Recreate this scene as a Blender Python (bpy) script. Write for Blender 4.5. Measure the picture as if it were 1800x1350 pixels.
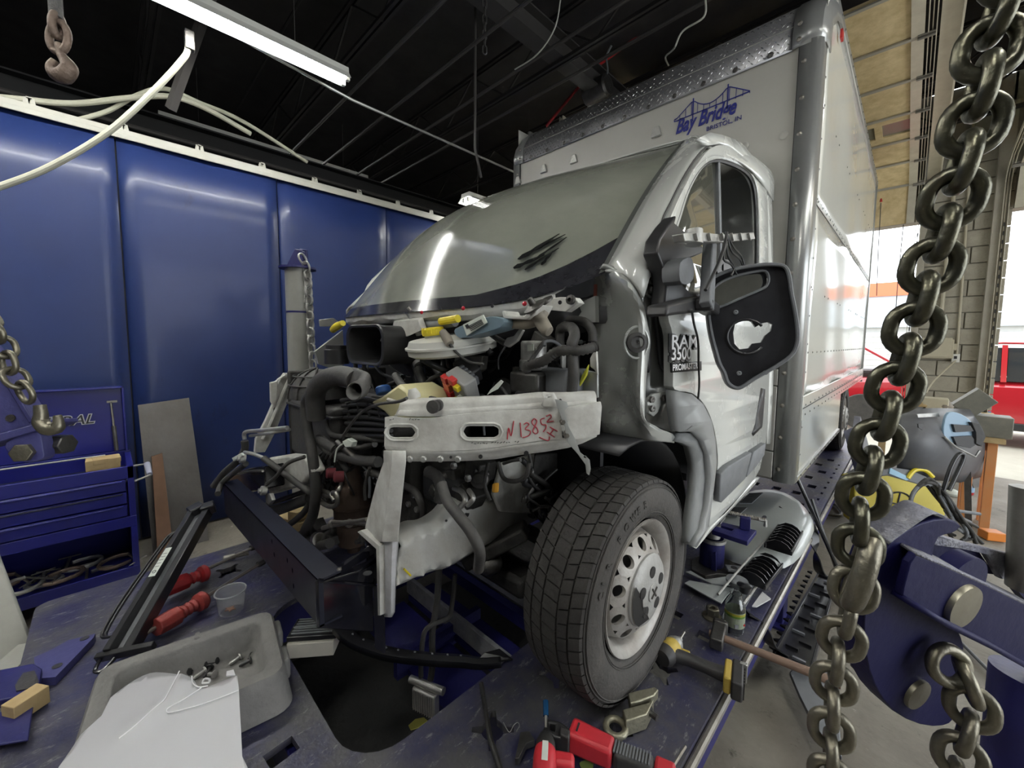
import bpy, bmesh, math, random
from mathutils import Vector as V, Matrix, noise, geometry
for o in list(bpy.data.objects): bpy.data.objects.remove(o)
scene = bpy.context.scene
COL = scene.collection
random.seed(7)
PI = math.pi

# ------------------------------------------------------------------ camera
FL, YAW, PITCH, ROLL, CYP = 706.0, .78185, .07998, .00971, 656.5
CAM = V((1.562, -1.151, 1.14))
cF = V((-math.sin(YAW)*math.cos(PITCH), math.cos(YAW)*math.cos(PITCH), -math.sin(PITCH)))
_r = V((math.cos(YAW), math.sin(YAW), 0)); _u = _r.cross(cF)
cR = _r*math.cos(ROLL) + _u*math.sin(ROLL); cU = -_r*math.sin(ROLL) + _u*math.cos(ROLL)
cd = bpy.data.cameras.new('camera'); cam = bpy.data.objects.new('camera', cd); COL.objects.link(cam)
cd.sensor_width = 36; cd.lens = FL*36/1800; cd.shift_y = -(675-CYP)/1800; cd.clip_start = .02; cd.clip_end = 200
mw = Matrix((cR, cU, -cF)).transposed().to_4x4(); mw.translation = CAM; cam.matrix_world = mw
scene.camera = cam
# ------------------------------------------------------------------ world, sun, exposure
scene.view_settings.view_transform = 'Standard'; scene.view_settings.look = 'None'
scene.view_settings.gamma = 1; scene.view_settings.use_curve_mapping = False
scene.view_settings.exposure = 0.55
world = bpy.data.worlds.new('world'); scene.world = world; world.use_nodes = True
wn = world.node_tree.nodes; wl = world.node_tree.links
bg = wn['Background']
sky = wn.new('ShaderNodeTexSky'); sky.sky_type = 'HOSEK_WILKIE'; sky.turbidity = 6; sky.ground_albedo = .4
sky.sun_direction = V((.5, .55, .67)).normalized()
mixw = wn.new('ShaderNodeMixRGB'); mixw.inputs[0].default_value = .75; mixw.inputs[2].default_value = (.93, .97, 1, 1)
wl.new(sky.outputs[0], mixw.inputs[1]); wl.new(mixw.outputs[0], bg.inputs[0]); bg.inputs[1].default_value = 4.2

def area(name, loc, direction, sx, sy, power, color=(1, 1, 1), portal=False):
    L = bpy.data.lights.new(name, 'AREA'); L.shape = 'RECTANGLE'; L.size = sx; L.size_y = sy; L.energy = power; L.color = color
    if portal: L.cycles.is_portal = True
    o = bpy.data.objects.new(name, L); COL.objects.link(o); o.location = loc
    o.rotation_euler = V(direction).to_track_quat('-Z', 'Y').to_euler()
    return o
area('door_portal', (0.1, 6.34, 1.15), (0, -1, 0), 2.9, 3.3, 1, portal=True)
area('door_portal', (4.0, 6.34, 1.15), (0, -1, 0), 3.6, 3.3, 1, portal=True)
area('door_portal', (6.08, 1.6, 1.2), (-1, 0, 0), 4.8, 3.4, 1, portal=True)

# ------------------------------------------------------------------ helpers
def W(px, py, X=None, Y=None, Z=None, D=None, P=None):
    """point of the world seen at a photo pixel, on a real plane of the place"""
    d = cF + cR*((px-900)/FL) - cU*((py-CYP)/FL)
    if X is not None: s = (X-CAM.x)/d.x
    elif Y is not None: s = (Y-CAM.y)/d.y
    elif Z is not None: s = (Z-CAM.z)/d.z
    elif P is not None: s = (P[0]-CAM).dot(P[1])/d.dot(P[1])
    else: s = D
    return CAM + d*s

MATS = {}
def mat(name, col, rough=.5, metal=0, var=None, bump=None, spec=.5, coat=0, emit=None, trans=0, alpha=1, aniso=None):
    """var=(scale, colour2, amount 0..1[, contrast])  bump=(scale, strength)"""
    if name in MATS: return MATS[name]
    m = bpy.data.materials.new(name); m.use_nodes = True
    N = m.node_tree.nodes; L = m.node_tree.links; b = N['Principled BSDF']
    b.inputs['Base Color'].default_value = (*col, 1); b.inputs['Roughness'].default_value = rough
    b.inputs['Metallic'].default_value = metal; b.inputs['Specular IOR Level'].default_value = spec
    b.inputs['Coat Weight'].default_value = coat; b.inputs['Coat Roughness'].default_value = .08
    b.inputs['Transmission Weight'].default_value = trans; b.inputs['Alpha'].default_value = alpha
    if emit: b.inputs['Emission Color'].default_value = (*emit[0], 1); b.inputs['Emission Strength'].default_value = emit[1]
    tc = N.new('ShaderNodeTexCoord')
    if var:
        n = N.new('ShaderNodeTexNoise'); n.inputs['Scale'].default_value = var[0]; n.inputs['Detail'].default_value = 6
        n.inputs['Roughness'].default_value = .65
        r = N.new('ShaderNodeMapRange'); k = var[3] if len(var) > 3 else .25
        r.inputs[1].default_value = .5-k; r.inputs[2].default_value = .5+k; r.inputs[4].default_value = var[2]
        x = N.new('ShaderNodeMixRGB'); x.inputs[1].default_value = (*col, 1); x.inputs[2].default_value = (*var[1], 1)
        L.new(tc.outputs['Object'], n.inputs['Vector']); L.new(n.outputs[0], r.inputs[0]); L.new(r.outputs[0], x.inputs[0])
        L.new(x.outputs[0], b.inputs['Base Color'])
        rr = N.new('ShaderNodeMapRange'); rr.inputs[3].default_value = max(0, rough-.06); rr.inputs[4].default_value = min(1, rough+.14)
        L.new(n.outputs[0], rr.inputs[0]); L.new(rr.outputs[0], b.inputs['Roughness'])
    if bump:
        n2 = N.new('ShaderNodeTexNoise'); n2.inputs['Scale'].default_value = bump[0]; n2.inputs['Detail'].default_value = 4
        bp = N.new('ShaderNodeBump'); bp.inputs['Strength'].default_value = bump[1]; bp.inputs['Distance'].default_value = .01
        L.new(tc.outputs['Object'], n2.inputs['Vector']); L.new(n2.outputs[0], bp.inputs['Height']); L.new(bp.outputs[0], b.inputs['Normal'])
    MATS[name] = m
    return m

class MB:
    def __init__(s): s.v = []; s.f = []
    def add(s, vs, fs):
        k = len(s.v); s.v += [tuple(p) for p in vs]; s.f += [tuple(i+k for i in f) for f in fs]; return s
    def box(s, c, d, rot=None):
        c = V(c); h = V(d)/2; vs = []
        for z in (-1, 1):
            for y in (-1, 1):
                for x in (-1, 1):
                    p = V((x*h.x, y*h.y, z*h.z))
                    if rot is not None: p = rot @ p
                    vs.append(c+p)
        return s.add(vs, [(0, 2, 3, 1), (4, 5, 7, 6), (0, 1, 5, 4), (2, 6, 7, 3), (0, 4, 6, 2), (1, 3, 7, 5)])
    def bar(s, a, b, w, h, up=(0, 0, 1), w2=None, h2=None):
        a = V(a); b = V(b); t = (b-a).normalized(); sd = t.cross(V(up))
        if sd.length < 1e-3: sd = t.cross(V((1, 0, 0)))
        sd.normalize(); u = sd.cross(t); vs = []
        for p, ww, hh in ((a, w, h), (b, w2 or w, h2 or h)):
            for i, j in ((-1, -1), (1, -1), (1, 1), (-1, 1)): vs.append(p+sd*(i*ww/2)+u*(j*hh/2))
        return s.add(vs, [(3, 2, 1, 0), (4, 5, 6, 7), (0, 1, 5, 4), (1, 2, 6, 5), (2, 3, 7, 6), (3, 0, 4, 7)])
    def tube(s, pts, r, n=8, closed=False, smooth=0, rib=None):
        P = [V(p) for p in pts]
        if smooth: P = crom(P, smooth, closed)
        m = len(P); R = r if isinstance(r, (list, tuple)) else None
        up = None; rings = []
        for i, p in enumerate(P):
            if closed: t = P[(i+1) % m]-P[i-1]
            else: t = P[min(i+1, m-1)]-P[max(i-1, 0)]
            if t.length < 1e-9: t = V((0, 0, 1))
            t.normalize()
            if up is None:
                up = t.cross(V((0, 0, 1)));
                if up.length < .1: up = t.cross(V((1, 0, 0)))
            up = (up-t*up.dot(t)).normalized(); sd = t.cross(up)
            if R: q = i*(len(R)-1)/max(1, m-1); k = min(int(q), len(R)-2); rr = R[k]+(R[k+1]-R[k])*(q-k)
            else: rr = r
            if rib: rr *= 1+rib*(i % 2)
            rings.append([p+up*(rr*math.cos(2*PI*j/n))+sd*(rr*math.sin(2*PI*j/n)) for j in range(n)])
        vs = [p for g in rings for p in g]; fs = []
        for i in range(m if closed else m-1):
            for j in range(n):
                a = i*n+j; b = i*n+(j+1) % n; c = ((i+1) % m)*n+(j+1) % n; d = ((i+1) % m)*n+j
                fs.append((a, d, c, b))
        if not closed: fs += [tuple(range(n)), tuple(range((m-1)*n, m*n))[::-1]]
        return s.add(vs, fs)
    def cyl(s, a, b, r, r2=None, n=16):
        return s.tube([a, b], [r, r if r2 is None else r2], n)
    def lathe(s, prof, o, axis=(0, 0, 1), n=24, cap=True, arc=None):
        o = V(o); q = V(axis).normalized().to_track_quat('Z', 'Y'); vs = []; fs = []; m = len(prof)
        for r, h in prof:
            for j in range(n): vs.append(o+q @ V((r*math.cos(2*PI*j/n), r*math.sin(2*PI*j/n), h)))
        for i in range(m-1):
            for j in range(n): fs.append((i*n+j, i*n+(j+1) % n, (i+1)*n+(j+1) % n, (i+1)*n+j))
        if cap:
            if prof[0][0] > 1e-6: fs.append(tuple(range(n))[::-1])
            if prof[-1][0] > 1e-6: fs.append(tuple(range((m-1)*n, m*n)))
        return s.add(vs, fs)
    def sph(s, c, r, n=12, m=8, sc=(1, 1, 1)):
        pr = [(max(1e-5, math.sin(PI*i/m)), -math.cos(PI*i/m)) for i in range(m+1)]
        k = len(s.v); s.lathe(pr, (0, 0, 0), n=n, cap=False)
        for i in range(k, len(s.v)):
            p = s.v[i]; s.v[i] = (c[0]+p[0]*r*sc[0], c[1]+p[1]*r*sc[1], c[2]+p[2]*r*sc[2])
        return s
    def loft(s, rows, closed=False):
        m = len(rows); n = len(rows[0]); fs = []
        for i in range(m-1):
            for j in range(n if closed else n-1): fs.append((i*n+j, i*n+(j+1) % n, (i+1)*n+(j+1) % n, (i+1)*n+j))
        return s.add([p for r in rows for p in r], fs)
    def prism(s, loops, off):
        """loops: outline then holes, 3-D points on a plane; off: extrusion vector"""
        loops = [[V(p) for p in l] for l in loops]
        tri = geometry.tessellate_polygon(loops); flat = [p for l in loops for p in l]; n = len(flat); off = V(off)
        fs = [tuple(t) for t in tri]+[tuple(i+n for i in t[::-1]) for t in tri]; k = 0
        for l in loops:
            for i in range(len(l)):
                a = k+i; b = k+(i+1) % len(l); fs.append((a, b, b+n, a+n))
            k += len(l)
        return s.add(flat+[p+off for p in flat], fs)

def crom(P, k, closed=False):
    out = []; m = len(P)
    for i in range(m if closed else m-1):
        if closed: a, b, c, d = P[i-1], P[i], P[(i+1) % m], P[(i+2) % m]
        else: a, b, c, d = P[max(i-1, 0)], P[i], P[i+1], P[min(i+2, m-1)]
        for j in range(k):
            t = j/k; out.append(.5*((2*b)+(c-a)*t+(2*a-5*b+4*c-d)*t*t+(3*b-a-3*c+d)*t*t*t))
    if not closed: out.append(P[-1])
    return out

OFF = {}
def build(name, mb, m, parent=None, label=None, cat=None, group=None, kind=None, smooth=True, ang=35, bevel=0, solid=0, sub=0, fix=True):
    me = bpy.data.meshes.new(name); me.from_pydata(mb.v, [], mb.f)
    if fix:
        b = bmesh.new(); b.from_mesh(me); bmesh.ops.recalc_face_normals(b, faces=b.faces); b.to_mesh(me); b.free()
    me.materials.append(m)
    o = bpy.data.objects.new(name, me); COL.objects.link(o)
    if parent is not None:
        o.parent = parent
        if parent.type == 'EMPTY': o.location = -V(parent.location)
    else: OFF[o.name] = 1
    if smooth: me.shade_smooth(); me.set_sharp_from_angle(angle=math.radians(ang))
    if solid: md = o.modifiers.new('solid', 'SOLIDIFY'); md.thickness = solid; md.offset = 0
    if sub: md = o.modifiers.new('sub', 'SUBSURF'); md.levels = sub; md.render_levels = sub
    if bevel: md = o.modifiers.new('bevel', 'BEVEL'); md.width = bevel; md.segments = 2; md.limit_method = 'ANGLE'; md.angle_limit = math.radians(40)
    tag(o, label, cat, group, kind)
    return o
def tag(o, label=None, cat=None, group=None, kind=None):
    for k, v in (('label', label), ('category', cat), ('group', group), ('kind', kind)):
        if v: o[k] = v
    return o
def thing(name, loc, label, cat, group=None):
    o = bpy.data.objects.new(name, None); COL.objects.link(o); o.location = loc; o.empty_display_size = .05
    return tag(o, label, cat, group)
def dup(src, parent=None, loc=None, rot=None, mat4=None):
    c = src.copy(); COL.objects.link(c)
    if parent is not None: c.parent = parent
    if mat4 is not None: c.matrix_basis = mat4
    if loc is not None: c.location = loc
    if rot is not None: c.rotation_euler = rot
    return c
def text(name, body, size, origin, u, v, m, parent, thick=.001, bold=0, shear=0, sx=1, label=None, align='LEFT'):
    cu = bpy.data.curves.new(name, 'FONT'); cu.body = body; cu.size = size; cu.extrude = thick/2; cu.offset = bold; cu.shear = shear
    cu.align_x = align; cu.resolution_u = 3
    t = bpy.data.objects.new(name+'_src', cu); COL.objects.link(t)
    dg = bpy.context.evaluated_depsgraph_get(); me = bpy.data.meshes.new_from_object(t.evaluated_get(dg))
    bpy.data.objects.remove(t); me.name = name
    u = V(u).normalized(); v = V(v); v = (v-u*v.dot(u)).normalized(); w = u.cross(v)
    M4 = Matrix((u*sx, v, w)).transposed().to_4x4(); M4.translation = V(origin); me.transform(M4)
    me.materials.clear(); me.materials.append(m)
    o = bpy.data.objects.new(name, me); COL.objects.link(o); o.parent = parent
    if parent is not None and parent.type == 'EMPTY': o.location = -V(parent.location)
    if label: o['label'] = label
    return o
def smoothstep(a, b, x):
    t = max(0, min(1, (x-a)/(b-a))); return t*t*(3-2*t)

# ------------------------------------------------------------------ materials
m_white = mat('white_paint', (.62, .63, .60), .22, 0, (3, (.5, .51, .48), .5), coat=.6)
m_whited = mat('worn_white_metal', (.66, .66, .62), .38, 0, (14, (.30, .28, .25), .55, .16), (40, .15))
m_primer = mat('silver_primer', (.42, .43, .41), .3, .35, (4, (.34, .35, .34), .5), coat=.3)
m_greyp = mat('grey_plastic', (.17, .18, .19), .55, 0, (20, (.11, .11, .12), .6))
m_black = mat('black_plastic', (.018, .018, .02), .38, 0, (12, (.035, .034, .034), .8))
m_blackg = mat('gloss_black_paint', (.006, .006, .009), .12, 0, coat=.5)
m_rubber = mat('black_rubber', (.03, .03, .03), .6, 0, (25, (.07, .065, .06), .8), (60, .2))
m_tyre = mat('tyre_rubber', (.035, .034, .033), .72, 0, (9, (.11, .10, .09), .7, .3), (90, .3))
m_steel = mat('bare_steel', (.38, .37, .34), .38, .9, (18, (.18, .15, .12), .7))
m_dsteel = mat('dark_steel', (.13, .13, .125), .42, .8, (15, (.06, .05, .045), .8), (70, .2))
m_alu = mat('cast_aluminium', (.5, .5, .48), .45, .8, (20, (.3, .29, .27), .6), (60, .3))
m_rust = mat('rusty_heat_shield', (.10, .065, .045), .6, .5, (10, (.05, .035, .03), .9), (30, .5))
m_engine = mat('dirty_engine_metal', (.07, .066, .06), .55, .4, (12, (.02, .02, .02), .9), (35, .5))
m_blue = mat('blue_enamel', (.02, .035, .25), .3, 0, (2.2, (.012, .02, .15), .7), coat=.25)
m_rackblue = mat('blue_machine_paint', (.020, .020, .13), .38, 0, (7, (.012, .012, .07), .8), (60, .1))
m_yellow = mat('yellow_plastic', (.75, .6, .03), .4)
m_red = mat('red_plastic', (.55, .03, .03), .35, 0, (30, (.3, .02, .02), .5))
m_wood = mat('raw_pine', (.48, .36, .18), .7, 0, (12, (.3, .2, .09), .7))
m_concrete = mat('concrete', (.30, .28, .245), .8, 0, (2.5, (.15, .135, .11), .8), (30, .4))
# ================================================================== SETTING
FZ = -.45; CEIL = 4.3
m_floor = mat('stained_concrete_floor', (.27, .25, .21), .62, 0, (1.3, (.11, .095, .075), .9, .2), (45, .35))
build('floor', MB().box((0, .7, FZ-.05), (14, 11.4, .1)), m_floor, kind='structure', smooth=False)
m_ceil = mat('black_painted_ceiling', (.030, .027, .028), .7, 0, (3, (.008, .008, .008), .8))
build('ceiling', MB().box((0, .7, CEIL+.05), (14, 11.4, .1)), m_ceil, kind='structure', smooth=False)
m_dwall = mat('dark_shop_wall', (.10, .10, .105), .8, 0, (2, (.05, .05, .05), .8))
build('wall_left', MB().box((-6.95, .7, 1.92), (.1, 11.4, 4.76)), m_dwall, kind='structure', smooth=False)
build('wall_front', MB().box((0, -4.95, 1.92), (14, .1, 4.76)), m_dwall, kind='structure', smooth=False)
m_rwall = mat('grey_shop_wall', (.30, .30, .27), .8, 0, (2, (.2, .2, .18), .8))
DT = 2.74                                   # door head height
mb = MB(); mb.box((6.2, -2.9, 1.92), (.2, 4.2, 4.76)); mb.box((6.2, 5.15, 1.92), (.2, 2.3, 4.76)); mb.box((6.2, 1.6, 3.6), (.2, 4.8, 1.4))
build('wall_right', mb, m_rwall, kind='structure', smooth=False)
# back wall, openings A (-1.4..1.54) and B (2.24..5.8)
m_bwall = mat('painted_block_mortar', (.30, .285, .235), .8, 0, (3, (.22, .2, .16), .6), (60, .3))
mb = MB(); YB = 6.42
mb.box((-4.2, YB+.1, 1.92), (5.6, .2, 4.76)); mb.box((1.89, YB+.1, 1.92), (.70, .2, 4.76)); mb.box((6.3, YB+.1, 1.92), (1.4, .2, 4.76))
mb.box((.07, YB+.1, 3.55), (2.94, .2, 1.6)); mb.box((3.92, YB+.1, 3.55), (3.4, .2, 1.6))
bw = build('wall_back', mb, m_bwall, kind='structure', smooth=False)
m_block = mat('painted_concrete_block', (.40, .375, .30), .75, 0, (8, (.27, .25, .20), .8), (70, .5))
m_blockb = mat('blue_painted_block', (.12, .26, .48), .7, 0, (8, (.2, .3, .4), .6), (70, .4))
for cx in range(0, 21):
    z = FZ+.1+.2*cx
    if z > 3.6: break
    x = 1.60
    row = [.40, .30] if cx % 2 else [.2, .40, .10]
    for w in row:
        ww = w
        b = MB().box((x+ww/2, YB-.012, z), (ww-.012, .03, .188))
        build('block', b, m_blockb if z < .32 else m_block, bw, bevel=.004)
        x += w
# steel jambs and pilaster
m_jamb = mat('painted_steel_jamb', (.42, .40, .33), .45, .1, (6, (.25, .22, .18), .6))
for i, (x, w) in enumerate(((1.57, .07), (2.20, .12))):
    mb = MB(); mb.box((x, YB-.06, 1.75), (w, .10, 4.4))
    build('trim_%d' % (i+1), mb, m_jamb, kind='structure', bevel=.004)

# blue partition wall
m_bluewall = mat('blue_wall_enamel', (.013, .029, .118), .36, 0, (1.1, (.010, .019, .078), .8), (6, .14), coat=.08)
WX = -2.65
def flecks(m, sc_, lo, hi, colr, stretch=(1, 1, 1)):
    N = m.node_tree.nodes; L = m.node_tree.links; b = N['Principled BSDF']
    tc = N.new('ShaderNodeTexCoord'); mp = N.new('ShaderNodeMapping'); mp.inputs['Scale'].default_value = stretch
    n = N.new('ShaderNodeTexNoise'); n.inputs['Scale'].default_value = sc_; n.inputs['Detail'].default_value = 8; n.inputs['Roughness'].default_value = .75
    r = N.new('ShaderNodeMapRange'); r.inputs[1].default_value = lo; r.inputs[2].default_value = hi; x = N.new('ShaderNodeMixRGB'); x.inputs[2].default_value = (*colr, 1)
    src = b.inputs['Base Color'].links[0].from_socket
    L.new(tc.outputs['Object'], mp.inputs[0]); L.new(mp.outputs[0], n.inputs['Vector']); L.new(n.outputs[0], r.inputs[0]); L.new(r.outputs[0], x.inputs[0]); L.new(src, x.inputs[1]); L.new(x.outputs[0], b.inputs['Base Color'])
flecks(m_bluewall, 16, .70, .74, (.35, .37, .45), (1, .6, 1)); flecks(m_bluewall, 1.7, .62, .70, (.010, .018, .07), (1, 1, .5))
flecks(m_floor, 22, .62, .72, (.40, .37, .32)); flecks(m_floor, 5, .60, .68, (.08, .07, .055))
mb = MB(); mb.box((WX-.05, -.6, 1.05), (.06, 8.6, 3.0))
wall = build('wall_side', mb, m_dwall, kind='structure', smooth=False)
def wy(px, py): return W(px, py, X=WX).y
seams = [wy(201, 233), wy(485, 312), wy(677, 366)]
pitch = (seams[2]-seams[0])/2
ys = [seams[0]-pitch*2.6, seams[0]-pitch, seams[0], seams[1], seams[2], seams[2]+pitch, seams[2]+2*pitch, seams[2]+2.6*pitch]
zt = [2.615, 2.61]
for a, b in zip(ys, ys[1:]):
    mb = MB(); n = 10; rows = []
    for i in range(n+1):
        t = i/n; y = a+.005+(b-a-.01)*t
        bow = .006*math.sin(PI*t)+.012*max(0, (1-t*9))+.004*math.sin(7*t+a)
        rows.append([(WX+.012-bow, y, z) for z in [FZ+.02+(2.60-FZ-.02)*k/8 for k in range(9)]])
    mb.loft(rows)
    o = build('panel', mb, m_bluewall, wall, solid=.012)
m_cream = mat('cream_rail_paint', (.40, .40, .36), .45, 0, (6, (.4, .38, .3), .5))
mb = MB(); mb.box((WX, -.6, 2.625), (.09, 8.6, .05)); mb.box((WX+.04, -.6, 2.60), (.012, 8.6, .035))
rail = build('trim_3', mb, m_cream, kind='structure', bevel=.003)
yy = seams[0]+.02
for k in range(-3, 14):
    y = seams[0]+.05+k*pitch*.42
    mb = MB()
    for q in (-.016, .016): mb.bar((WX, y+q, 2.65), (WX, y+q*.5, 2.70), .03, .006, (1, 0, 0))
    mb.bar((WX, y-.012, 2.70), (WX, y+.012, 2.70), .03, .006)
    build('bracket', mb, m_cream, rail)

# ------------------------------------------------------------------ ceiling steel
m_joist = mat('dark_joist_steel', (.022, .021, .022), .5, .2, (8, (.035, .03, .028), .6))
m_joistl = mat('dusty_beam', (.055, .052, .05), .6, .1, (8, (.05, .045, .04), .6))
js = []
JL = ['farthest behind the camera', 'just behind the camera', 'nearest above the tube light', 'crossing at the end of the tube light', 'crossing in front of the box top', 'hidden first above the box roof', 'hidden second above the box roof', 'last before the block wall']
def joist(y, z=3.72, x0=-6.6, x1=6.0, h=.42):
    t = thing('roof_joist', (0, y, z), 'black open-web roof joist '+JL[len(js)], 'joist', 'roof joists')
    mb = MB()
    for zz in (z, z+h):
        for q in (-.022, .022): mb.bar((x0, y+q, zz), (x1, y+q, zz), .026, .03)
    build('chord', mb, m_joist, t, smooth=False)
    mb = MB(); k = 0; x = x0
    while x < x1-.3:
        mb.bar((x, y, z if k % 2 else z+h), (x+.55, y, z+h if k % 2 else z), .016, .016); x += .55; k += 1
    build('web', mb, m_joist, t, smooth=False)
    return t
for y in (-3.6, -2.1, -.75, .55, 1.95, 3.3, 4.7, 5.9): js.append(joist(y))
def girder(x, z, mt, lab, w=.16, h=.2, y0=-4.8, y1=6.3):
    mb = MB(); mb.box((x, (y0+y1)/2, z), (.012, y1-y0, h))
    for s in (-1, 1): mb.box((x, (y0+y1)/2, z+s*h/2), (w, y1-y0, .014))
    return build('roof_beam', mb, mt, label=lab, cat='beam', smooth=False)
girder(-3.5, 3.02, mat('black_beam', (.008, .008, .009), .7), 'long dark steel beam just above the blue wall', .2, .26)
girder(-.95, 3.85, m_joistl, 'dusty grey roof beam running over the cab towards the box corner')
girder(3.4, 3.95, m_joistl, 'grey roof beam above the right-hand block wall')
# diagonal braces
mb = MB()
a = W(352, 45, X=-2.1); b = W(300, 192, X=-2.4)
a = a+(a-b)*((CEIL-a.z)/(a.z-b.z))
build('brace', MB().bar(a, b, .05, .05), m_joistl, label='grey diagonal strut standing beside the near tube light', cat='strut', smooth=False)
h_ = W(835, 262, X=-1.2)
build('brace', MB().tube([W(846, 312, X=-1.25), h_, (h_.x, h_.y, CEIL)], .012, 6), m_joistl, label='short grey hanger rod beside the box top corner', cat='rod')
# conduits along y
def conduit(pts, r, m, lab, sm=0):
    return build('conduit', MB().tube(pts, r, 8, smooth=sm), m, label=lab, cat='conduit')
m_cond = mat('galvanised_conduit', (.5, .5, .47), .35, .7)
conduit([W(190, -60, X=-2.0), W(618, 175, X=-2.0), V(W(618, 175, X=-2.0)).lerp(V((-2.0, 6.2, W(800, 262, X=-2.0).z)), 1)], .012, m_cond, 'thin bright conduit running beside the tube light to the box')
cz = W(620, 305, X=-3.0).z
conduit([(-3.4, -4.5, 2.98), (-3.4, 1.2, 2.98), (-3.4, 6, 2.98)], .02, m_joistl, 'dark pipe running behind the top of the blue wall')
for k, (p, q, yv) in enumerate((((0, 330), (300, 120), .2), ((600, 240), (930, 0), .9), ((606, 300), (1100, 0), 1.3), ((640, 345), (1190, 30), 1.75), ((560, 215), (740, 40), .5))):
    a = W(*q, Y=yv); a2 = W(*p, Y=yv)
    conduit([(-6.5, yv, min(a.z, 4.12-.03*k)), (5.9, yv, min(a.z, 4.12-.03*k))], .014, m_joistl if k else m_joist, ['dark conduit crossing high over the left wall', 'upper grey conduit crossing left of the box', 'second grey conduit crossing the roof', 'grey conduit passing just before the box top', 'dark conduit nearest the end of the tube light'][k])
# red sprinkler pipe
conduit([W(960, 222, Y=2.6), W(1045, 120, Y=2.8), W(1210, 0, Y=3.0)], .016, mat('red_pipe', (.35, .015, .02), .4), 'thin red sprinkler pipe rising behind the box top')
# motor up by roof
t = thing('ceiling_motor', W(1060, 150, Y=2.6), 'dark door-opener motor hanging under the roof behind the box edge', 'motor')
a = W(1030, 170, Y=2.6); b = W(1085, 140, Y=2.6)
build('body', MB().lathe([(.0, 0), (.09, 0), (.11, .02), (.11, .26), (.09, .28), (0, .28)], a, b-a, 20), m_dsteel, t)
build('cable', MB().tube([W(1062, 150, Y=2.6), W(1068, 125, Y=2.6), W(1066, 100, Y=2.6), W(1075, 80, Y=2.6)], .01, 6, smooth=4), m_greyp, t)
m_cable = mat('pale_cable', (.45, .45, .40), .5)
def cable(pts, r, m, lab, name='cable', cat='cable', n=8, k=6):
    return build(name, MB().tube(pts, r, n, smooth=k), m, label=lab, cat=cat)
cable([W(985, 0, Y=1.2), W(975, 50, Y=1.2), W(945, 95, Y=1.2), W(905, 122, Y=1.2)], .005, m_cable, 'thin white cable curling down from the roof left of the box')
cable([W(1240, 0, Y=1.6), W(1237, 30, Y=1.6), W(1200, 55, Y=1.6), W(1185, 85, Y=1.6), W(1170, 100, Y=1.8), W(1175, 115, Y=2)], .006, m_cable, 'thin white cable hooked over the diamond-plate cap')
# thick cream hoses over wall
m_hose = mat('cream_air_hose', (.50, .50, .40), .45, 0, (10, (.35, .34, .27), .5))
hx = -1.9
cable([W(-60, 345, X=hx), W(0, 328, X=hx), W(90, 292, X=hx), W(190, 232, X=hx), W(270, 160, X=hx), W(318, 108, X=hx), W(330, 88, X=hx), W(332, 60, X=hx)], .017, m_hose, 'cream air hose sagging in front of the blue wall from the roof strut', 'air_hose', 'hose', 10)
cable([W(-40, 168, X=-2.8), W(40, 175, X=-2.8), W(130, 182, X=-2.8), W(230, 172, X=-2.7), W(300, 170, X=-2.6), W(360, 190, X=-2.6), W(440, 235, X=-2.7)], .02, m_hose, 'cream hose lying along the top of the blue wall', 'air_hose', 'hose', 10)
cable([W(140, 210, X=-2.8), W(190, 195, X=-2.8), W(240, 168, X=-2.7), W(290, 156, X=-2.6), W(350, 180, X=-2.6), W(430, 215, X=-2.7), W(540, 285, X=-2.8)], .016, m_hose, 'second cream hose crossing the top of the blue wall', 'air_hose', 'hose', 10)
mb = MB(); mb.box(W(333, 72, X=hx), (.05, .05, .12)); build('hose_hanger', mb, m_dsteel, label='dark bracket holding the cream air hose under the tube light', cat='bracket', bevel=.005)

# ------------------------------------------------------------------ tube lights
m_tube = mat('lit_tube', (1, 1, 1), .5, emit=((1, 1, .96), 48))
m_fix = mat('light_fixture_white', (.75, .75, .70), .35)
def tube_light(x, y, z, L, lab, group=None, ax='y', w=.16):
    t = thing('tube_light', (x, y, z), lab, 'light', group)
    e = V((0, 1, 0)) if ax == 'y' else V((1, 0, 0)); s = V((1, 0, 0)) if ax == 'y' else V((0, 1, 0)); c = V((x, y, z))
    mb = MB(); rows = []
    for q in (-1, 1):
        rows.append([c+e*(q*L/2)+s*a*w/2+V((0, 0, h)) for a, h in ((-1, -.02), (-.55, .03), (-.5, .07), (.5, .07), (.55, .03), (1, -.02), (.9, -.022), (.45, .02), (-.45, .02), (-.9, -.022))])
    mb.loft(rows, True); mb.f += [tuple(range(10)), tuple(range(10, 20))[::-1]]
    build('housing', mb, m_fix, t, smooth=False)
    for q in (-.04, .04):
        build('tube', MB().cyl(c+e*(-L/2+.03)+s*q+V((0, 0, -.012)), c+e*(L/2-.03)+s*q+V((0, 0, -.012)), .014, n=10), m_tube, t)
        mb = MB()
        for r in (-1, 1): mb.box(c+e*(r*(L/2-.012))+s*q+V((0, 0, -.01)), (.03, .03, .045))
        build('end_cap', mb, m_fix, t, bevel=.003)
    for r in (-.35, .35): build('hanging_wire', MB().cyl(c+e*(r*L)+V((0, 0, .07)), c+e*(r*L)+V((0, 0, CEIL-z)), .003, n=5), m_joistl, t)
    return t
z1 = 3.15
e1 = W(614, 142, Z=z1)
tube_light(e1.x, e1.y-1.24, z1, 2.44, 'long bright twin-tube light over the blue wall, nearest of all')
e2 = W(818, 345, X=-2.35)
tube_light(-2.35, e2.y+.65, e2.z-.03, 1.3, 'small lit tube light far beyond the windshield', w=.30)
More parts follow.
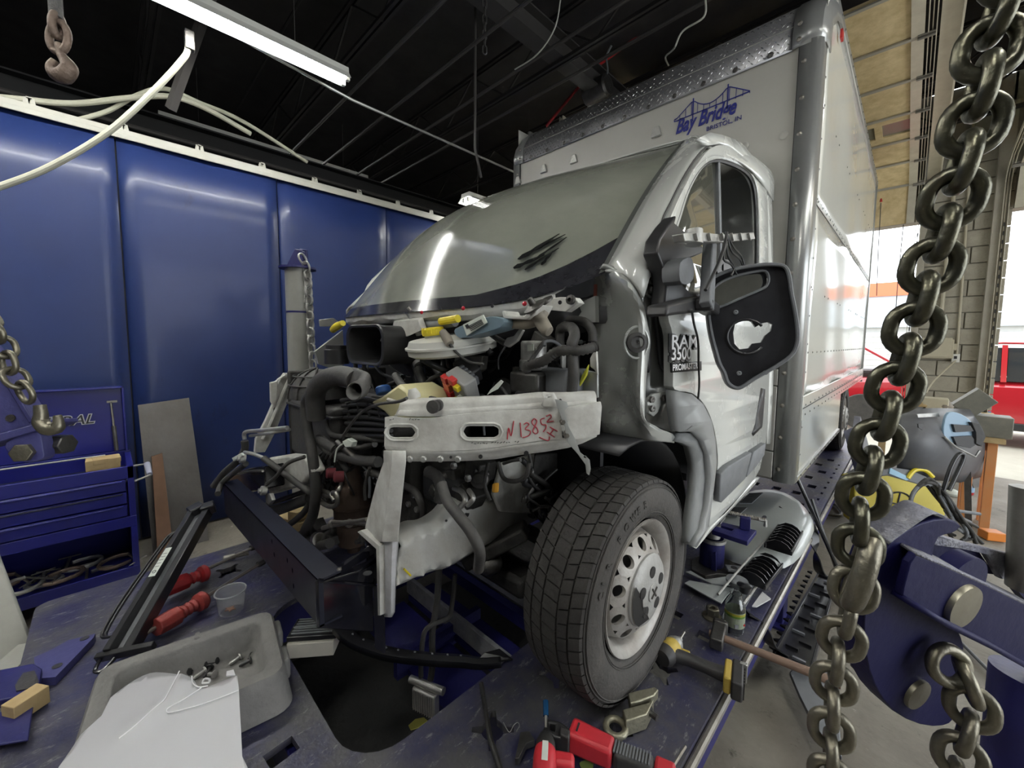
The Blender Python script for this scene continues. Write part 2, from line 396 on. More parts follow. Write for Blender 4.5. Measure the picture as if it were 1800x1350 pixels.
for k, (x, y, z, L) in enumerate(((1.6, -2.6, 3.5, 2.44), (-1.0, -3.4, 3.5, 2.44), (3.0, .6, 3.6, 2.44), (3.4, 3.6, 3.6, 2.44), (-1.2, 3.4, 3.62, 1.3), (-4.6, .6, 3.6, 2.44))):  # unseen fixtures; the pair behind the camera is added to brighten the front
    tube_light(x, y, z, L, ['added fill tube light, unseen behind the camera on the right', 'added fill tube light, unseen behind the camera on the left', 'lit tube light over the right-hand aisle', 'lit tube light near the far roller door', 'lit tube light hidden above the box', 'lit tube light beyond the blue wall'][k], ax='y')

# ------------------------------------------------------------------ roller doors
m_door = mat('yellowed_door_panel', (.72, .58, .33), .55, 0, (9, (.5, .38, .18), .8, .15), (30, .3))
m_alutrack = mat('cream_track_steel', (.60, .57, .46), .4, .3, (8, (.4, .36, .28), .6))
m_glass = mat('window_glass', (.5, .55, .55), .05, 0, trans=0.0)
def roller(xa, xb, n, label, wi=2, num=1):
    # panels run up the wall and slope in under the roof
    path = [V((0, YB-.13, DT-.02)), V((0, YB-.13, 3.10)), V((0, YB-.45, 3.27)), V((0, 2.9, 3.62))]
    L = [(path[i+1]-path[i]).length for i in range(3)]; tot = sum(L)
    def at(s):
        for i in range(3):
            if s <= L[i] or i == 2:
                return path[i].lerp(path[i+1], s/L[i])
            s -= L[i]
    d = tag(thing('door_%d' % num, (xa, YB-.13, DT), label, None), kind='structure'); del d['label']; d['label'] = label
    ph = tot/n
    for k in range(n):
        a = at(k*ph+.006); b = at((k+1)*ph-.006); u = (b-a).normalized(); nn = u.cross(V((1, 0, 0)))
        p = MB(); xm = V((xa, 0, 0)); xl = xb-xa
        if k == wi:
            for q0, q1, r0, r1 in ((0, xl, 0, .25), (0, xl, .75, 1)):
                p.prism([[a+u*(r*ph*.98)+V((x, 0, 0)) for x, r in ((xa+q0, r0), (xa+q1, r0), (xa+q1, r1), (xa+q0, r1))]], nn*.035)
            q = xa+.0
            while q < xb:
                p.prism([[a+u*(r*ph*.98)+V((x, 0, 0)) for x, r in ((q, .25), (q+.06, .25), (q+.06, .75), (q, .75))]], nn*.035); q += .62
            o = build('panel', p, m_door, d, smooth=False)
            build('pane', MB().prism([[a+u*(r*ph)+V((x, 0, 0))+nn*.015 for x, r in ((xa+.03, .25), (xb-.03, .25), (xb-.03, .75), (xa+.03, .75))]], nn*.004), mat('door_pane', (.22, .22, .17), .15), o, smooth=False)
        else:
            p.prism([[a+V((xa, 0, 0)), a+V((xb, 0, 0)), b+V((xb, 0, 0)), b+V((xa, 0, 0))]], nn*.035)
            o = build('panel', p, m_door, d, smooth=False)
        # ribs and joint strips
        s = MB()
        for x in (xa+.03, xb-.03): s.bar(a+V((x, 0, 0))-nn*.012, b+V((x, 0, 0))-nn*.012, .075, .012, nn)
        build('stile', s, m_alutrack, d, smooth=False)
        build('joint_strip', MB().bar(b+V((xa, 0, 0))-nn*.012, b+V((xb, 0, 0))-nn*.012, .03, .014, nn), m_jamb, d, smooth=False)
        for x in (xa-.02, xb+.02):
            h = MB(); h.bar(b+V((x, 0, 0))-nn*.02-u*.03, b+V((x, 0, 0))-nn*.02+u*.03, .10, .01, nn); h.cyl(b+V((x-.05, 0, 0))-nn*.03, b+V((x+.05, 0, 0))-nn*.03, .012, n=8)
            build('hinge', h, m_steel, d, bevel=.002)
    for x in (xa-.07, xb+.05):
        tr = MB(); pts = [V((x, YB-.12, FZ)), V((x, YB-.12, 3.02)), V((x, YB-.2, 3.16)), V((x, YB-.45, 3.27)), V((x, 2.6, 3.66))]
        for i in range(4):
            for dx in (-.022, .022): tr.bar(pts[i]+V((dx, 0, 0)), pts[i+1]+V((dx, 0, 0)), .006, .055, (0, -1, .5))
            tr.bar(pts[i]+V((0, .02, .01)), pts[i+1]+V((0, .02, .01)), .05, .006, (1, 0, 0))
        build('track', tr, m_alutrack, d, smooth=False)
        sl = MB()
        for k in range(30): sl.box((x, YB-.155, FZ+.1+k*.1), (.012, .004, .045))
        build('slots', sl, mat('slot_black', (.02, .02, .02), .6), d, smooth=False)['kind'] = 'stuff'
    return d
roller(-1.35, 1.47, 7, 'raised cream sectional door beside the box', 3, 1)
roller(2.30, 5.6, 7, 'raised cream sectional door at the far right', 3, 2)
# broad cream post hanging beside door track
a = W(1640, 0, X=1.62); 
mb = MB(); mb.bar((1.62, YB-.2, 3.22), (1.62, 1.5, 3.80), .12, .012, (0, 0, 1)); mb.bar((1.675, YB-.2, 3.19), (1.675, 1.5, 3.77), .012, .07, (0, 0, 1))
build('trim_4', mb, m_alutrack, kind='structure', smooth=False)
for k, (x1, y1, x2, y2) in enumerate(((1588, 395, 1572, 577), (1549, 350, 1541, 520))):
    build('door_rope', MB().tube([W(x1, y1, Y=6.2), W((x1+x2)/2-1, (y1+y2)/2, Y=6.2), W(x2, y2, Y=6.2)], .005, 6), m_dsteel, label=['thin dark pull rope hanging in the bright doorway', 'second thin rope with red tape beside the box side'][k], cat='rope')
build('tape', MB().cyl(W(1549, 345, Y=6.19), W(1549, 355, Y=6.19), .012, n=8), m_red, bpy.data.objects['door_rope.001'])

# wall fittings on block wall
m_beige = mat('beige_panel_paint', (.50, .46, .34), .45, 0, (6, (.35, .32, .24), .5))
yw = YB-.03
def wbox(px0, py0, px1, py1, y, dep, m, **k):
    a = W(px0, py0, Y=y); b = W(px1, py1, Y=y)
    return MB().box(((a.x+b.x)/2, y-dep/2, (a.z+b.z)/2), (abs(b.x-a.x), dep, abs(b.z-a.z)))
t = thing('breaker_panel', W(1650, 630, Y=yw), 'beige electrical breaker panel on the block wall', 'electrical panel')
build('case', wbox(1622, 597, 1674, 630, yw, .10, 0), m_beige, t, bevel=.005)
build('cover', wbox(1618, 594, 1671, 628, yw-.10, .012, 0), m_beige, t, bevel=.004)
build('latch', wbox(1673, 604, 1681, 616, yw, .05, 0), m_beige, t, bevel=.004)
t = thing('wall_outlet', W(1680, 630, Y=yw), 'small white outlet box below the conduit on the block wall', 'outlet')
build('box', wbox(1673, 622, 1686, 637, yw, .05, 0), mat('outlet_white', (.7, .7, .65), .4), t, bevel=.004)
build('socket', wbox(1677, 626, 1682, 631, yw-.05, .004, 0), m_black, t)
cable([W(1680, 634, Y=yw-.06), W(1660, 652, Y=yw-.2), W(1640, 672, Y=yw-.3), W(1628, 690, Y=yw-.4)], .008, m_beige, 'pale cord hanging from the wall outlet', 'power_cord', 'cord')
conduit([W(1690, 520, Y=yw-.02), W(1682, 622, Y=yw-.02)], .012, m_beige, 'short beige conduit down to the wall outlet')
conduit([W(1712, 200, Y=yw-.02), W(1690, 520, Y=yw-.02)], .012, m_beige, 'upper beige conduit above the wall outlet')
conduit([W(1678, 330, Y=yw-.03), W(1650, 596, Y=yw-.03)], .02, m_beige, 'thick beige conduit rising from the breaker panel')
# ================================================================== FRAME RACK
m_deck = mat('worn_blue_deck_steel', (.042, .042, .105), .40, .3, (3.5, (.10, .097, .10), .95, .10), (50, .25))
def mk_deck_mat():
    m = m_deck; N = m.node_tree.nodes; L = m.node_tree.links; b = N['Principled BSDF']
    tc = N.new('ShaderNodeTexCoord'); n = N.new('ShaderNodeTexNoise'); n.inputs['Scale'].default_value = 38; n.inputs['Detail'].default_value = 9; n.inputs['Roughness'].default_value = .8
    mp = N.new('ShaderNodeMapping'); mp.inputs['Scale'].default_value = (1, .35, 1); mp.inputs['Rotation'].default_value = (0, 0, .7)
    L.new(tc.outputs['Object'], mp.inputs[0]); L.new(mp.outputs[0], n.inputs['Vector'])
    r = N.new('ShaderNodeMapRange'); r.inputs[1].default_value = .56; r.inputs[2].default_value = .66
    x = N.new('ShaderNodeMixRGB'); x.inputs[2].default_value = (.30, .29, .28, 1)
    src = b.inputs['Base Color'].links[0].from_socket
    L.new(n.outputs[0], r.inputs[0]); L.new(r.outputs[0], x.inputs[0]); L.new(src, x.inputs[1]); L.new(x.outputs[0], b.inputs['Base Color'])
mk_deck_mat()
rack = thing('frame_rack', (0, 0, FZ), 'long worn blue steel frame-straightening rack carrying the truck', 'frame rack')
DX0, DX1, DY0, DY1 = -1.02, 1.19, -1.42, 5.05
def arc(cx, cy, r, a0, a1, n=6): return [(cx+r*math.cos(math.radians(a0+(a1-a0)*i/n)), cy+r*math.sin(math.radians(a0+(a1-a0)*i/n))) for i in range(n+1)]
outer = arc(DX1-.05, DY0+.05, .05, -90, 0)+[(DX1, DY1), (DX0, DY1)]+arc(DX0+.05, DY0+.05, .05, 180, 270)
OX0, OX1, OY0, OY1 = -.30, .60, -.745, 1.4
hole = arc(OX1-.14, OY0+.14, .14, 0, -90)+arc(OX0+.14, OY0+.14, .14, -90, -180)+[(OX0, OY1), (OX1, OY1)]
def star(cx, cy, R=.062, r=.034, rot=45):
    o = []
    for k in range(4):
        a = math.radians(rot+90*k); da = .12
        o += [(cx+R*math.cos(a-da), cy+R*math.sin(a-da)), (cx+R*math.cos(a+da), cy+R*math.sin(a+da))]
        for q in (.35, .6, .97, 1.22):
            b = a+q; o.append((cx+r*math.cos(b), cy+r*math.sin(b)))
    return o[::-1]
def sq(cx, cy, w, h, rot=0):
    c, s = math.cos(rot), math.sin(rot)
    return [(cx+c*x-s*y, cy+s*x+c*y) for x, y in ((-w/2, -h/2), (-w/2, h/2), (w/2, h/2), (w/2, -h/2))]
holes = [hole]
for p in ((866, 1283), (975, 1183), (1160, 1178), (561, 992), (402, 1003), (1075, 1290)):
    w = W(*p, Z=0); holes.append(star(w.x, w.y))
w = W(495, 1322, Z=0); holes.append(sq(w.x, w.y, .055, .075, .1))
for p in ((1237, 1118), (1187, 1080)):
    w = W(*p, Z=0); holes.append(sq(w.x, w.y, .05, .05))
for x in (.78, .93, 1.06):
    for k in range(9): holes.append(sq(x-(.06 if k % 2 else 0), 1.75+k*.26, .055, .085))
for k in range(15): holes.append(sq(1.14, 1.3+k*.17, .016, .05))
for k in range(7): holes.append(star(-.68, -.05+k*.55))
mb = MB().prism([[(x, y, 0) for x, y in l] for l in [outer]+holes], (0, 0, -.022))
build('deck', mb, m_deck, rack, smooth=False)
mb = MB()
def frame_rail(x, y0, y1): build('side_rail', MB().box((x, (y0+y1)/2, -.115), (.075, y1-y0, .17)), m_rackblue, rack, bevel=.006)
frame_rail(DX1-.05, DY0+.1, DY1); frame_rail(DX0+.05, DY0+.1, DY1); frame_rail(OX1+.06, OY0-.05, DY1-.2); frame_rail(OX0-.06, OY0-.05, DY1-.2)
build('edge_tube', MB().cyl((DX1+.012, DY0+.12, -.025), (DX1+.012, DY1, -.025), .013, n=10), m_steel, rack, label='bright worn steel edge tube')
for y in (DY0+.16, OY0-.06, 1.45, 3.2, DY1-.1):
    build('cross_beam', MB().box((.085, y, -.12), (2.1, .08, .15)), m_rackblue, rack, bevel=.005)
for x in (DX0+.1, DX1-.1):
    for y in (DY0+.3, 1.5, 4.6):
        mb = MB(); mb.box((x, y, (FZ-.2)/2), (.11, .11, -FZ-.2)); mb.box((x, y, FZ+.01), (.2, .2, .02))
        build('leg', mb, m_rackblue, rack, bevel=.005)
build('shade_mat', MB().box((.15, -.25, FZ+.006), (1.3, 1.3, .008)), mat('shade_mat_black', (.018, .018, .017), .75, 0, (6, (.035, .033, .03), .7), (40, .4)), label='black mat added to darken the shaded floor under the rack opening', cat='mat')  # mat added to deepen the shade on the floor inside the opening
# cross members seen down through the opening
m_wornpl = mat('scraped_silver_plate', (.34, .34, .34), .45, .4, (7, (.10, .10, .14), .9, .2), (40, .4))
a = W(775, 1045, Z=-.14); b = W(885, 1120, Z=-.14)
build('slide_beam', MB().bar((-.30, -.06, -.18), (.60, -.06, -.18), .02, .085), m_wornpl, rack, smooth=False, label='pale scraped cross plate')
build('slide_beam', MB().bar((-.30, .02, -.26), (.60, .02, -.26), .16, .03), m_rackblue, rack, smooth=False)
build('slide_beam', MB().bar((-.30, -.20, -.28), (.60, -.20, -.28), .22, .03), m_rackblue, rack, smooth=False)
build('slide_beam', MB().bar((-.30, .24, -.13), (.60, .24, -.13), .12, .03), m_wornpl, rack, smooth=False, label='wide silver cross plate')
build('slide_beam', MB().bar((-.30, .15, -.15), (.60, .15, -.15), .04, .06), m_rackblue, rack, smooth=False)
build('slide_beam', MB().bar((.10, -.36, -.24), (.10, .10, -.24), .03, .10), m_rackblue, rack, smooth=False)

# ================================================================== TRUCK
BX, BY = 1.13, 1.55
truck = thing('box_truck', (0, 1.5, 0), 'white cutaway box truck with its front end stripped to the engine', 'truck')
def T(name, mb, m, **k): return build(name, mb, m, truck, **k)
m_panel = mat('dull_cream_panel', (.50, .495, .455), .38, 0, (1.6, (.40, .39, .35), .8), (4, .05), coat=.15)
m_sidep = mat('glossy_white_side', (.72, .72, .67), .13, 0, (1.0, (.62, .63, .58), .7), (2.2, .10), coat=.4)
m_cap = mat('silver_corner_extrusion', (.42, .43, .42), .28, .6, (6, (.3, .3, .3), .5))
m_dia = mat('diamond_plate', (.30, .30, .31), .32, .75, (8, (.17, .17, .18), .6))
m_seam = mat('dark_seam', (.03, .03, .03), .7)
T('front_panel', MB().box((0, BY+.02, 1.60), (2.10, .04, 2.50)), m_panel, smooth=False)
# lower front boards of the box
for i, (z0, z1) in enumerate(((.36, .52), (.52, .90), (.90, 1.0), (1.0, 1.06))):
    T('lower_board', MB().box((.86, BY-.01, (z0+z1)/2), (.34, .02, z1-z0-.008)), m_panel, bevel=.003)
for s in (-1, 1):
    mb = MB(); rows = []
    for z in (.345, 2.74):
        r = [(s*1.035, BY-.012, z), (s*1.09, BY-.012, z)]+[(s*(1.09+.045*math.sin(a)), BY+.033-.045*math.cos(a), z) for a in (.4, .8, 1.2, 1.57)]+[(s*1.135, BY+.10, z)]
        rows.append([V(p) for p in r])
    mb.loft(rows); T('corner_extrusion', mb, m_cap, solid=.006)
    riv = MB()
    z = .42
    while z < 2.7:
        riv.lathe([(.013, 0), (.012, .004), (.006, .008), (0, .009)], (s*1.058, BY-.014, z), (0, -1, 0), 8); z += .185
    T('rivets', riv, m_steel, kind='stuff')
    T('seam', MB().box((s*1.034, BY-.008, 1.55), (.006, .012, 2.4)), m_seam, smooth=False)
prof = [(BY-.008, 2.72), (BY-.008, 2.80), (BY+.015, 2.88), (BY+.07, 2.965), (BY+.16, 3.04), (BY+.30, 3.095), (BY+.45, 3.12)]
_pf = crom([V((0, y, z)) for y, z in prof], 4)
rows = [[(x, q.y, q.z) for q in _pf] for x in (-1.0, 1.0)]
T('diamond_plate_cap', MB().loft(rows), m_dia, solid=.004)
mb = MB(); Ls = [0]
for i in range(len(prof)-1): Ls.append(Ls[-1]+math.dist(prof[i], prof[i+1]))
def pat(s):
    for i in range(len(prof)-1):
        if s <= Ls[i+1] or i == len(prof)-2:
            t = (s-Ls[i])/(Ls[i+1]-Ls[i]); a, b = prof[i], prof[i+1]
            d = V((0, b[0]-a[0], b[1]-a[1])).normalized(); return V((0, a[0]+(b[0]-a[0])*t, a[1]+(b[1]-a[1])*t)), d
q = 0; s = .02
while s < .62:
    p, d = pat(s); n = V((1, 0, 0)).cross(d); n = -n if n.y > 0 and n.z < 0 else n
    if n.y > 0: n = -n
    x = -.985+(.0 if q % 2 == 0 else .016)
    k = 0
    while x < .99:
        sg = 1 if (k+q) % 2 else -1
        e = (V((1, 0, 0))+d*sg).normalized(); f = n.cross(e); c = p+V((x, 0, 0))+n*.003
        mb.add([c+e*.013, c+f*.003, c-e*.013, c-f*.003, c+n*.0035], [(0, 1, 4), (1, 2, 4), (2, 3, 4), (3, 0, 4)]); x += .032; k += 1
    s += .021; q += 1
T('tread_lozenges', mb, mat('tread_metal', (.42, .42, .42), .25, .9), kind='stuff', fix=False, smooth=False)
for s in (-1, 1):
    rows = []
    for x, dy in ((1.0, 0), (1.08, 0), (1.125, .02), (1.142, .06), (1.145, .12)):
        rows.append([V((s*x, y+dy-.006, z-(dy*.35 if z > 2.9 else 0)+.003)) for y, z in prof])
    rows.append([V((s*1.145, min(y+.16, BY+.6), min(z, 2.9) if z < 2.9 else z-.06)) for y, z in prof])
    T('corner_cap', MB().loft(rows), m_cap, solid=.006)
    riv = MB()
    for z in (2.76, 2.84): riv.lathe([(.013, 0), (.012, .004), (0, .009)], (s*1.03, BY-.018, z), (0, -1, 0), 8)
    T('rivets', riv, m_steel, kind='stuff')
riv = MB()
for k in range(11): riv.lathe([(.016, 0), (.014, .004), (0, .009)], (-.9+k*.18, BY-.012, 2.745), (0, -1, 0), 8)
T('rivets', riv, m_dsteel, kind='stuff')
# side panels with lap strips
def sidez(px, py): return W(px, py, X=BX).z
zs1 = sidez(1406, 697); zs2 = sidez(1404, 740); zb = .365; zr = sidez(1472, 616); zu = sidez(1433, 359)
yE = 5.55
for s in (-1, 1):
    for (y0, y1, z0, z1) in ((1.62, yE, zs1, zu), (1.62, yE, zu, 3.08)):
        rows = []; n = 24
        for i in range(n+1):
            y = y0+(y1-y0)*i/n
            rows.append([(s*(BX+.0035*math.sin(y*5.1+z*2.2)+.002*math.sin(z*9+y*3)), y, z) for z in [z0+(z1-z0)*j/12 for j in range(13)]])
        T('side_panel', MB().loft(rows), m_sidep, solid=.002)
    T('skirt_panel', MB().box((s*(BX-.004), 2.56, (zb+zs2)/2), (.012, 1.88, zs2-zb)), m_sidep, bevel=.002)
    T('lap_strip', MB().box((s*(BX+.006), (1.62+yE)/2, (zs1+zs2)/2), (.014, yE-1.62, zs1-zs2)), m_sidep, bevel=.003)
    T('bottom_trim', MB().box((s*(BX+.004), 2.56, zb), (.016, 1.88, .03)), m_cap, bevel=.003)
    T('seam', MB().box((s*(BX+.0145), (1.62+yE)/2, (zs1+zs2)/2), (.002, yE-1.62, .005)), m_seam, smooth=False)
    T('seam', MB().box((s*(BX+.0045), (1.62+yE)/2, zu), (.002, yE-1.62, .004)), m_seam, smooth=False)
    T('roof_rail', MB().box((s*(BX), (1.75+yE)/2, 3.085), (.03, yE-1.75, .06)), m_cap, bevel=.008)
    riv = MB(); y = 1.7
    while y < yE:
        for z, ok in ((zs2+.03, 1), (zs2+.085, 1), (zr, 1), (zb+.005, y < 3.5), (zu+.02, 1), (3.08, 1), (1.45, int(y*10) % 2), (2.45, int(y*10) % 2)):
            if ok: riv.lathe([(.007, 0), (.005, .003), (0, .004)], (s*(BX+(.013 if z < 1 else .016 if z > 3 else .006)), y, z), (s, 0, 0), 6)
        y += .155
    y = 1.75
    while y < yE:
        riv.lathe([(.005, 0), (.004, .0015), (0, .002)], (s*(BX+.006), y, zu+.035), (s, 0, 0), 6); y += .075
    z = .5
    while z < 3.0:
        riv.lathe([(.007, 0), (0, .004)], (s*(BX+.008), 1.66, z), (s, 0, 0), 6); z += .16
    T('rivets', riv, m_dsteel, kind='stuff')
T('roof_sheet', MB().box((0, (BY+.4+yE)/2, 3.10), (2.24, yE-BY-.4, .03)), m_panel, smooth=False)
T('rear_frame', MB().box((0, yE+.02, 1.9), (2.28, .06, 2.45)), m_cap, smooth=False)
T('cargo_floor', MB().box((0, (BY+yE)/2, .72), (2.2, yE-BY-.05, .08)), m_dsteel, smooth=False)
# frame under the box
for x in (-.5, .5): T('chassis_rail', MB().box((x, 2.8, .52), (.09, 5.6, .16)), m_dsteel, bevel=.005)
# red mark on corner
w = W(1480, 62, X=BX+.02)
T('red_tape', MB().box((BX+.02, w.y, w.z), (.012, .05, .05)), m_red)
# logo on the front panel
m_logo = mat('logo_blue', (.015, .02, .20), .4)
YL = BY-.004
o = W(1187, 236, Y=YL); e = W(1306, 190, Y=YL)
text('lettering', 'Bay Bridge', .125, (o.x, YL, o.z), (1, 0, 0), (0, 0, 1), m_logo, truck, .002, .003, .35, (e.x-o.x)/.60, label='blue script lettering')
o2 = W(1241, 231, Y=YL)
text('lettering', 'BRISTOL, IN', .036, (o2.x, YL, o2.z), (1, 0, 0), (0, 0, 1), m_logo, truck, .002, 0, 0, 1.05)
mb = MB(); za = W(1250, 204, Y=YL).z
def lb(x0, z0, x1, z1, w=.004): mb.bar((x0, YL, z0), (x1, YL, z1), .002, w, (0, 0, 1))
xa = W(1185, 212, Y=YL).x; xb = W(1318, 163, Y=YL).x; zl = W(1188, 213, Y=YL).z; Lb = xb-xa
lb(xa, zl, xb, zl+.01, .006)
cab = []
for i in range(25):
    t = i/24
    h = .075*max(0, 1-abs(t-.27)*4.2) if t < .27 else (.02+.055*((t-.5)/.23)**2 if t < .73 else .075*max(0, 1-(t-.73)*3.7))
    cab.append((xa+Lb*t, zl+.012+h))
    if i % 2 == 0: lb(xa+Lb*t, zl, xa+Lb*t+.0001, zl+.012+h, .003)
for p, q in zip(cab, cab[1:]): lb(p[0], p[1], q[0], q[1], .005)
for t in (.27, .73): mb.box((xa+Lb*t, YL, zl+.03), (.007, .002, .14))
T('bridge_emblem', mb, m_logo, label='blue suspension bridge drawing', smooth=False)
# marker lamps on front panel (clear, along the cab roof line)
for px, py in ((912, 320), (957, 300), (1010, 283), (1155, 236)):
    w = W(px, py, Y=BY)
    mb = MB(); mb.prism([[w+V((-.035, 0, -.02)), w+V((.035, 0, -.02)), w+V((.018, 0, .045)), w+V((-.018, 0, .045))]], (0, -.02, 0))
    T('marker_lamp', mb, m_alu, bevel=.004)
for px, py in ((1378, 238), (1310, 257)):
    w = W(px, py, Y=BY); T('plug', MB().lathe([(.022, 0), (.022, .006), (.015, .009), (0, .009)], w, (0, -1, 0), 14), m_panel)

# ---- cab
def Xs(z):
    x = 1.02
    if z > 1.15: x -= .07*((z-1.15)/.85)**1.3
    if z > 1.98: x -= 1.9*(z-1.98)**2
    return max(.80, x)
def side(px, py, off=0):
    x = 1.0
    for i in range(40):
        p = W(px, py, X=x+off); x = .5*x+.5*Xs(p.z)
    return W(px, py, X=x+off)
def skin(name, out, m, holes=(), off=0, thick=.012, sgn=1, parent=None, raw=False, fn=None, sm=0, **k):
    loops = [[(p if raw else side(*p, off)) for p in l] for l in [out]+list(holes)]
    if sm: loops = [crom(l, sm, True) for l in loops]
    bm = bmesh.new(); flat = [V((0, p.y, p.z)) for l in loops for p in l]
    tri = geometry.tessellate_polygon([[V((p.y, p.z, 0)) for p in l] for l in loops])
    vs = [bm.verts.new(p) for p in flat]
    for t in tri:
        try: bm.faces.new([vs[i] for i in t])
        except ValueError: pass
    z = .3
    while z < 2.3:
        bmesh.ops.bisect_plane(bm, geom=bm.verts[:]+bm.edges[:]+bm.faces[:], plane_co=(0, 0, z), plane_no=(0, 0, 1)); z += .07
    mb = MB()
    f = fn or (lambda y, z: Xs(z))
    for v in bm.verts: v.co.x = sgn*(f(v.co.y, v.co.z)+off)
    bm.verts.index_update(); mb.v = [tuple(v.co) for v in bm.verts]; mb.f = [tuple(v.index for v in fc.verts) for fc in bm.faces]; bm.free()
    return build(name, mb, m, parent or truck, solid=thick, **k)
def ws(s, t, off=0):
    a = abs(s)
    B = V((.88*s, -.36+.30*a**2.4, 1.255+.10*a**5)); P = V((.72*s, .75+.13*a**2, 2.085+.035*s*s))
    return B.lerp(P, t)+V((0, -.7, .72))*(.14*(1-.85*a**3)*math.sin(PI*t)+off)
m_ws = mat('dusty_windshield', (.20, .21, .175), .10, 0, (3.2, (.30, .31, .26), .8), spec=.5, alpha=.9, coat=.3)
m_frit = mat('black_frit', (.012, .012, .016), .10, 0, (8, (.05, .05, .055), .6))
m_wsrim = mat('glass_edge_shade', (.085, .09, .085), .12)
N = 28
T('windshield', MB().loft([[ws(-1+2*i/N, .03+.97*j/12) for j in range(13)] for i in range(N+1)]), m_ws, label='dusty grey-green windshield glass')
T('frit_band', MB().loft([[ws(-1+2*i/N, -.01+(.040+(.16 if i > N*.8 else .03)*abs(-1+2*i/N)**6)*j/3, .002) for j in range(4)] for i in range(N+1)]), m_frit)
T('glass_border', MB().loft([[ws(-1+2*i/N, .955+.045*j, .003) for j in range(2)] for i in range(N+1)]), m_wsrim)
for s in (-1, 1):
    T('glass_border', MB().loft([[ws(s*(.982+.018*j), i/20, .0035) for j in range(2)] for i in range(21)]), m_wsrim)
# smeared prints wiped in the dust
m_smear = mat('wiped_glass_smear', (.015, .016, .016), .12)
def wsp(px, py):
    """point on windshield under a photo pixel"""
    d = W(px, py, D=1)-CAM; best = None
    for i in range(41):
        for j in range(31):
            p = ws(-1+i/20, j/30); q = p-CAM; e = (q-d*(q.dot(d)/d.dot(d))).length
            if best is None or e < best[0]: best = (e, i, j)
    a, t = -1+best[1]/20, best[2]/30; h = .03
    for k in range(6):
        for da in (-h, 0, h):
            for dt in (-h, 0, h):
                p = ws(a+da, t+dt); q = p-CAM; e = (q-d*(q.dot(d)/d.dot(d))).length
                if e < best[0]: best = (e, a+da, t+dt)
        if len(best) == 3 and isinstance(best[1], float): a, t = best[1], best[2]
        h *= .6
    return ws(a, t, .004)
mb = MB()
for (x0, y0, x1, y1, r0, r1) in ((913, 460, 985, 415, .022, .008), (940, 445, 996, 416, .012, .007), (945, 458, 998, 421, .01, .006), (905, 475, 960, 452, .02, .01), (925, 478, 985, 440, .012, .008), (955, 470, 975, 445, .010, .006)):
    a = wsp(x0, y0); b = wsp(x1, y1); t = (b-a).normalized(); nn = V((0, -.7, .72)); sd = t.cross(nn)
    rows = []
    for i in range(7):
        p = a.lerp(b, i/6)+nn*.006; r = (r0+(r1-r0)*i/6)*(1 if 0 < i < 6 else .4)*(1+.3*math.sin(i*2.3)); rows.append([p-sd*r, p+sd*r])
    mb.loft(rows)
T('smears', mb, m_smear, label='dark hand-wiped smears', fix=False)
# papers lying inside on the dash
m_paper = mat('paper', (.62, .66, .60), .7)
# roof
POUT = side(1242, 258)
rows = []
for i in range(41):
    s = -1+i/20; a = abs(s); sg = 1 if s >= 0 else -1
    if a < .8: f = ws(s/.8, 1.0)+V((0, .0, .008))
    else:
        f = ws(1, 1.0).lerp(POUT, (a-.8)/.2); f.x *= sg; f.z += .03*math.sin(PI*(a-.8)/.2)
    th = (1-a)*PI/2; c = math.cos(th)**.55; sn = math.sin(th)**.55 if th > 1e-6 else 0
    q = V((sg*.962*c, 1.50, 1.93+.33*sn))
    r = []
    for k in range(9):
        t = k/8; p = f.lerp(q, t); p.z += .055*math.sin(PI*t)*(1-a**3*.4); p.x += sg*.02*math.sin(PI*t)*a; r.append(p)
    rows.append(r)
T('cab_roof', MB().loft(rows), m_white, solid=.008)
# A pillars
oc = [(1130, 523), (1140, 490), (1148, 465), (1155, 443), (1157, 420), (1160, 401), (1167, 380), (1176, 362), (1189, 336), (1201, 313), (1213, 293), (1225, 276), (1242, 258)]
def mirror(o, name=None):
    c = o.copy(); COL.objects.link(c); c.scale = (-1, 1, 1); return c
outer_l = [side(*p) for p in oc]; n = len(oc); rows = []
inn = [ws(1, i/(n-1)*1.0, 0) for i in range(n)]
inn[0] = ws(1, 0)+V((.0, .0, -.0))
for q in range(6):
    t = q/5
    rows.append([inn[i].lerp(outer_l[i], t)+V((.5, -.55, .3))*(.055*math.sin(PI*t)*(.4+.6*(1-i/(n-1)))) for i in range(n)])
ap = T('a_pillar', MB().loft(rows), m_white, solid=.01)
mirror(ap).scale = (-.935, 1, 1)
# cab side above door and behind it
skin('roof_side', [(1242, 257), (1262, 254), (1281, 259), (1316, 286), (1338, 308), (1347, 340), (1349, 500), (1349, 700), (1346, 780), (1352, 780), (1356, 700), (1357, 500), (1354, 330), (1341, 296), (1335, 286), (1316, 266), (1291, 247), (1267, 238), (1245, 234), (1222, 246)], m_white)
for s in (-1, 1):
    T('cab_back', MB().box((s*.47, 1.49, 1.3), (.9, .02, 1.6)), m_white, smooth=False)
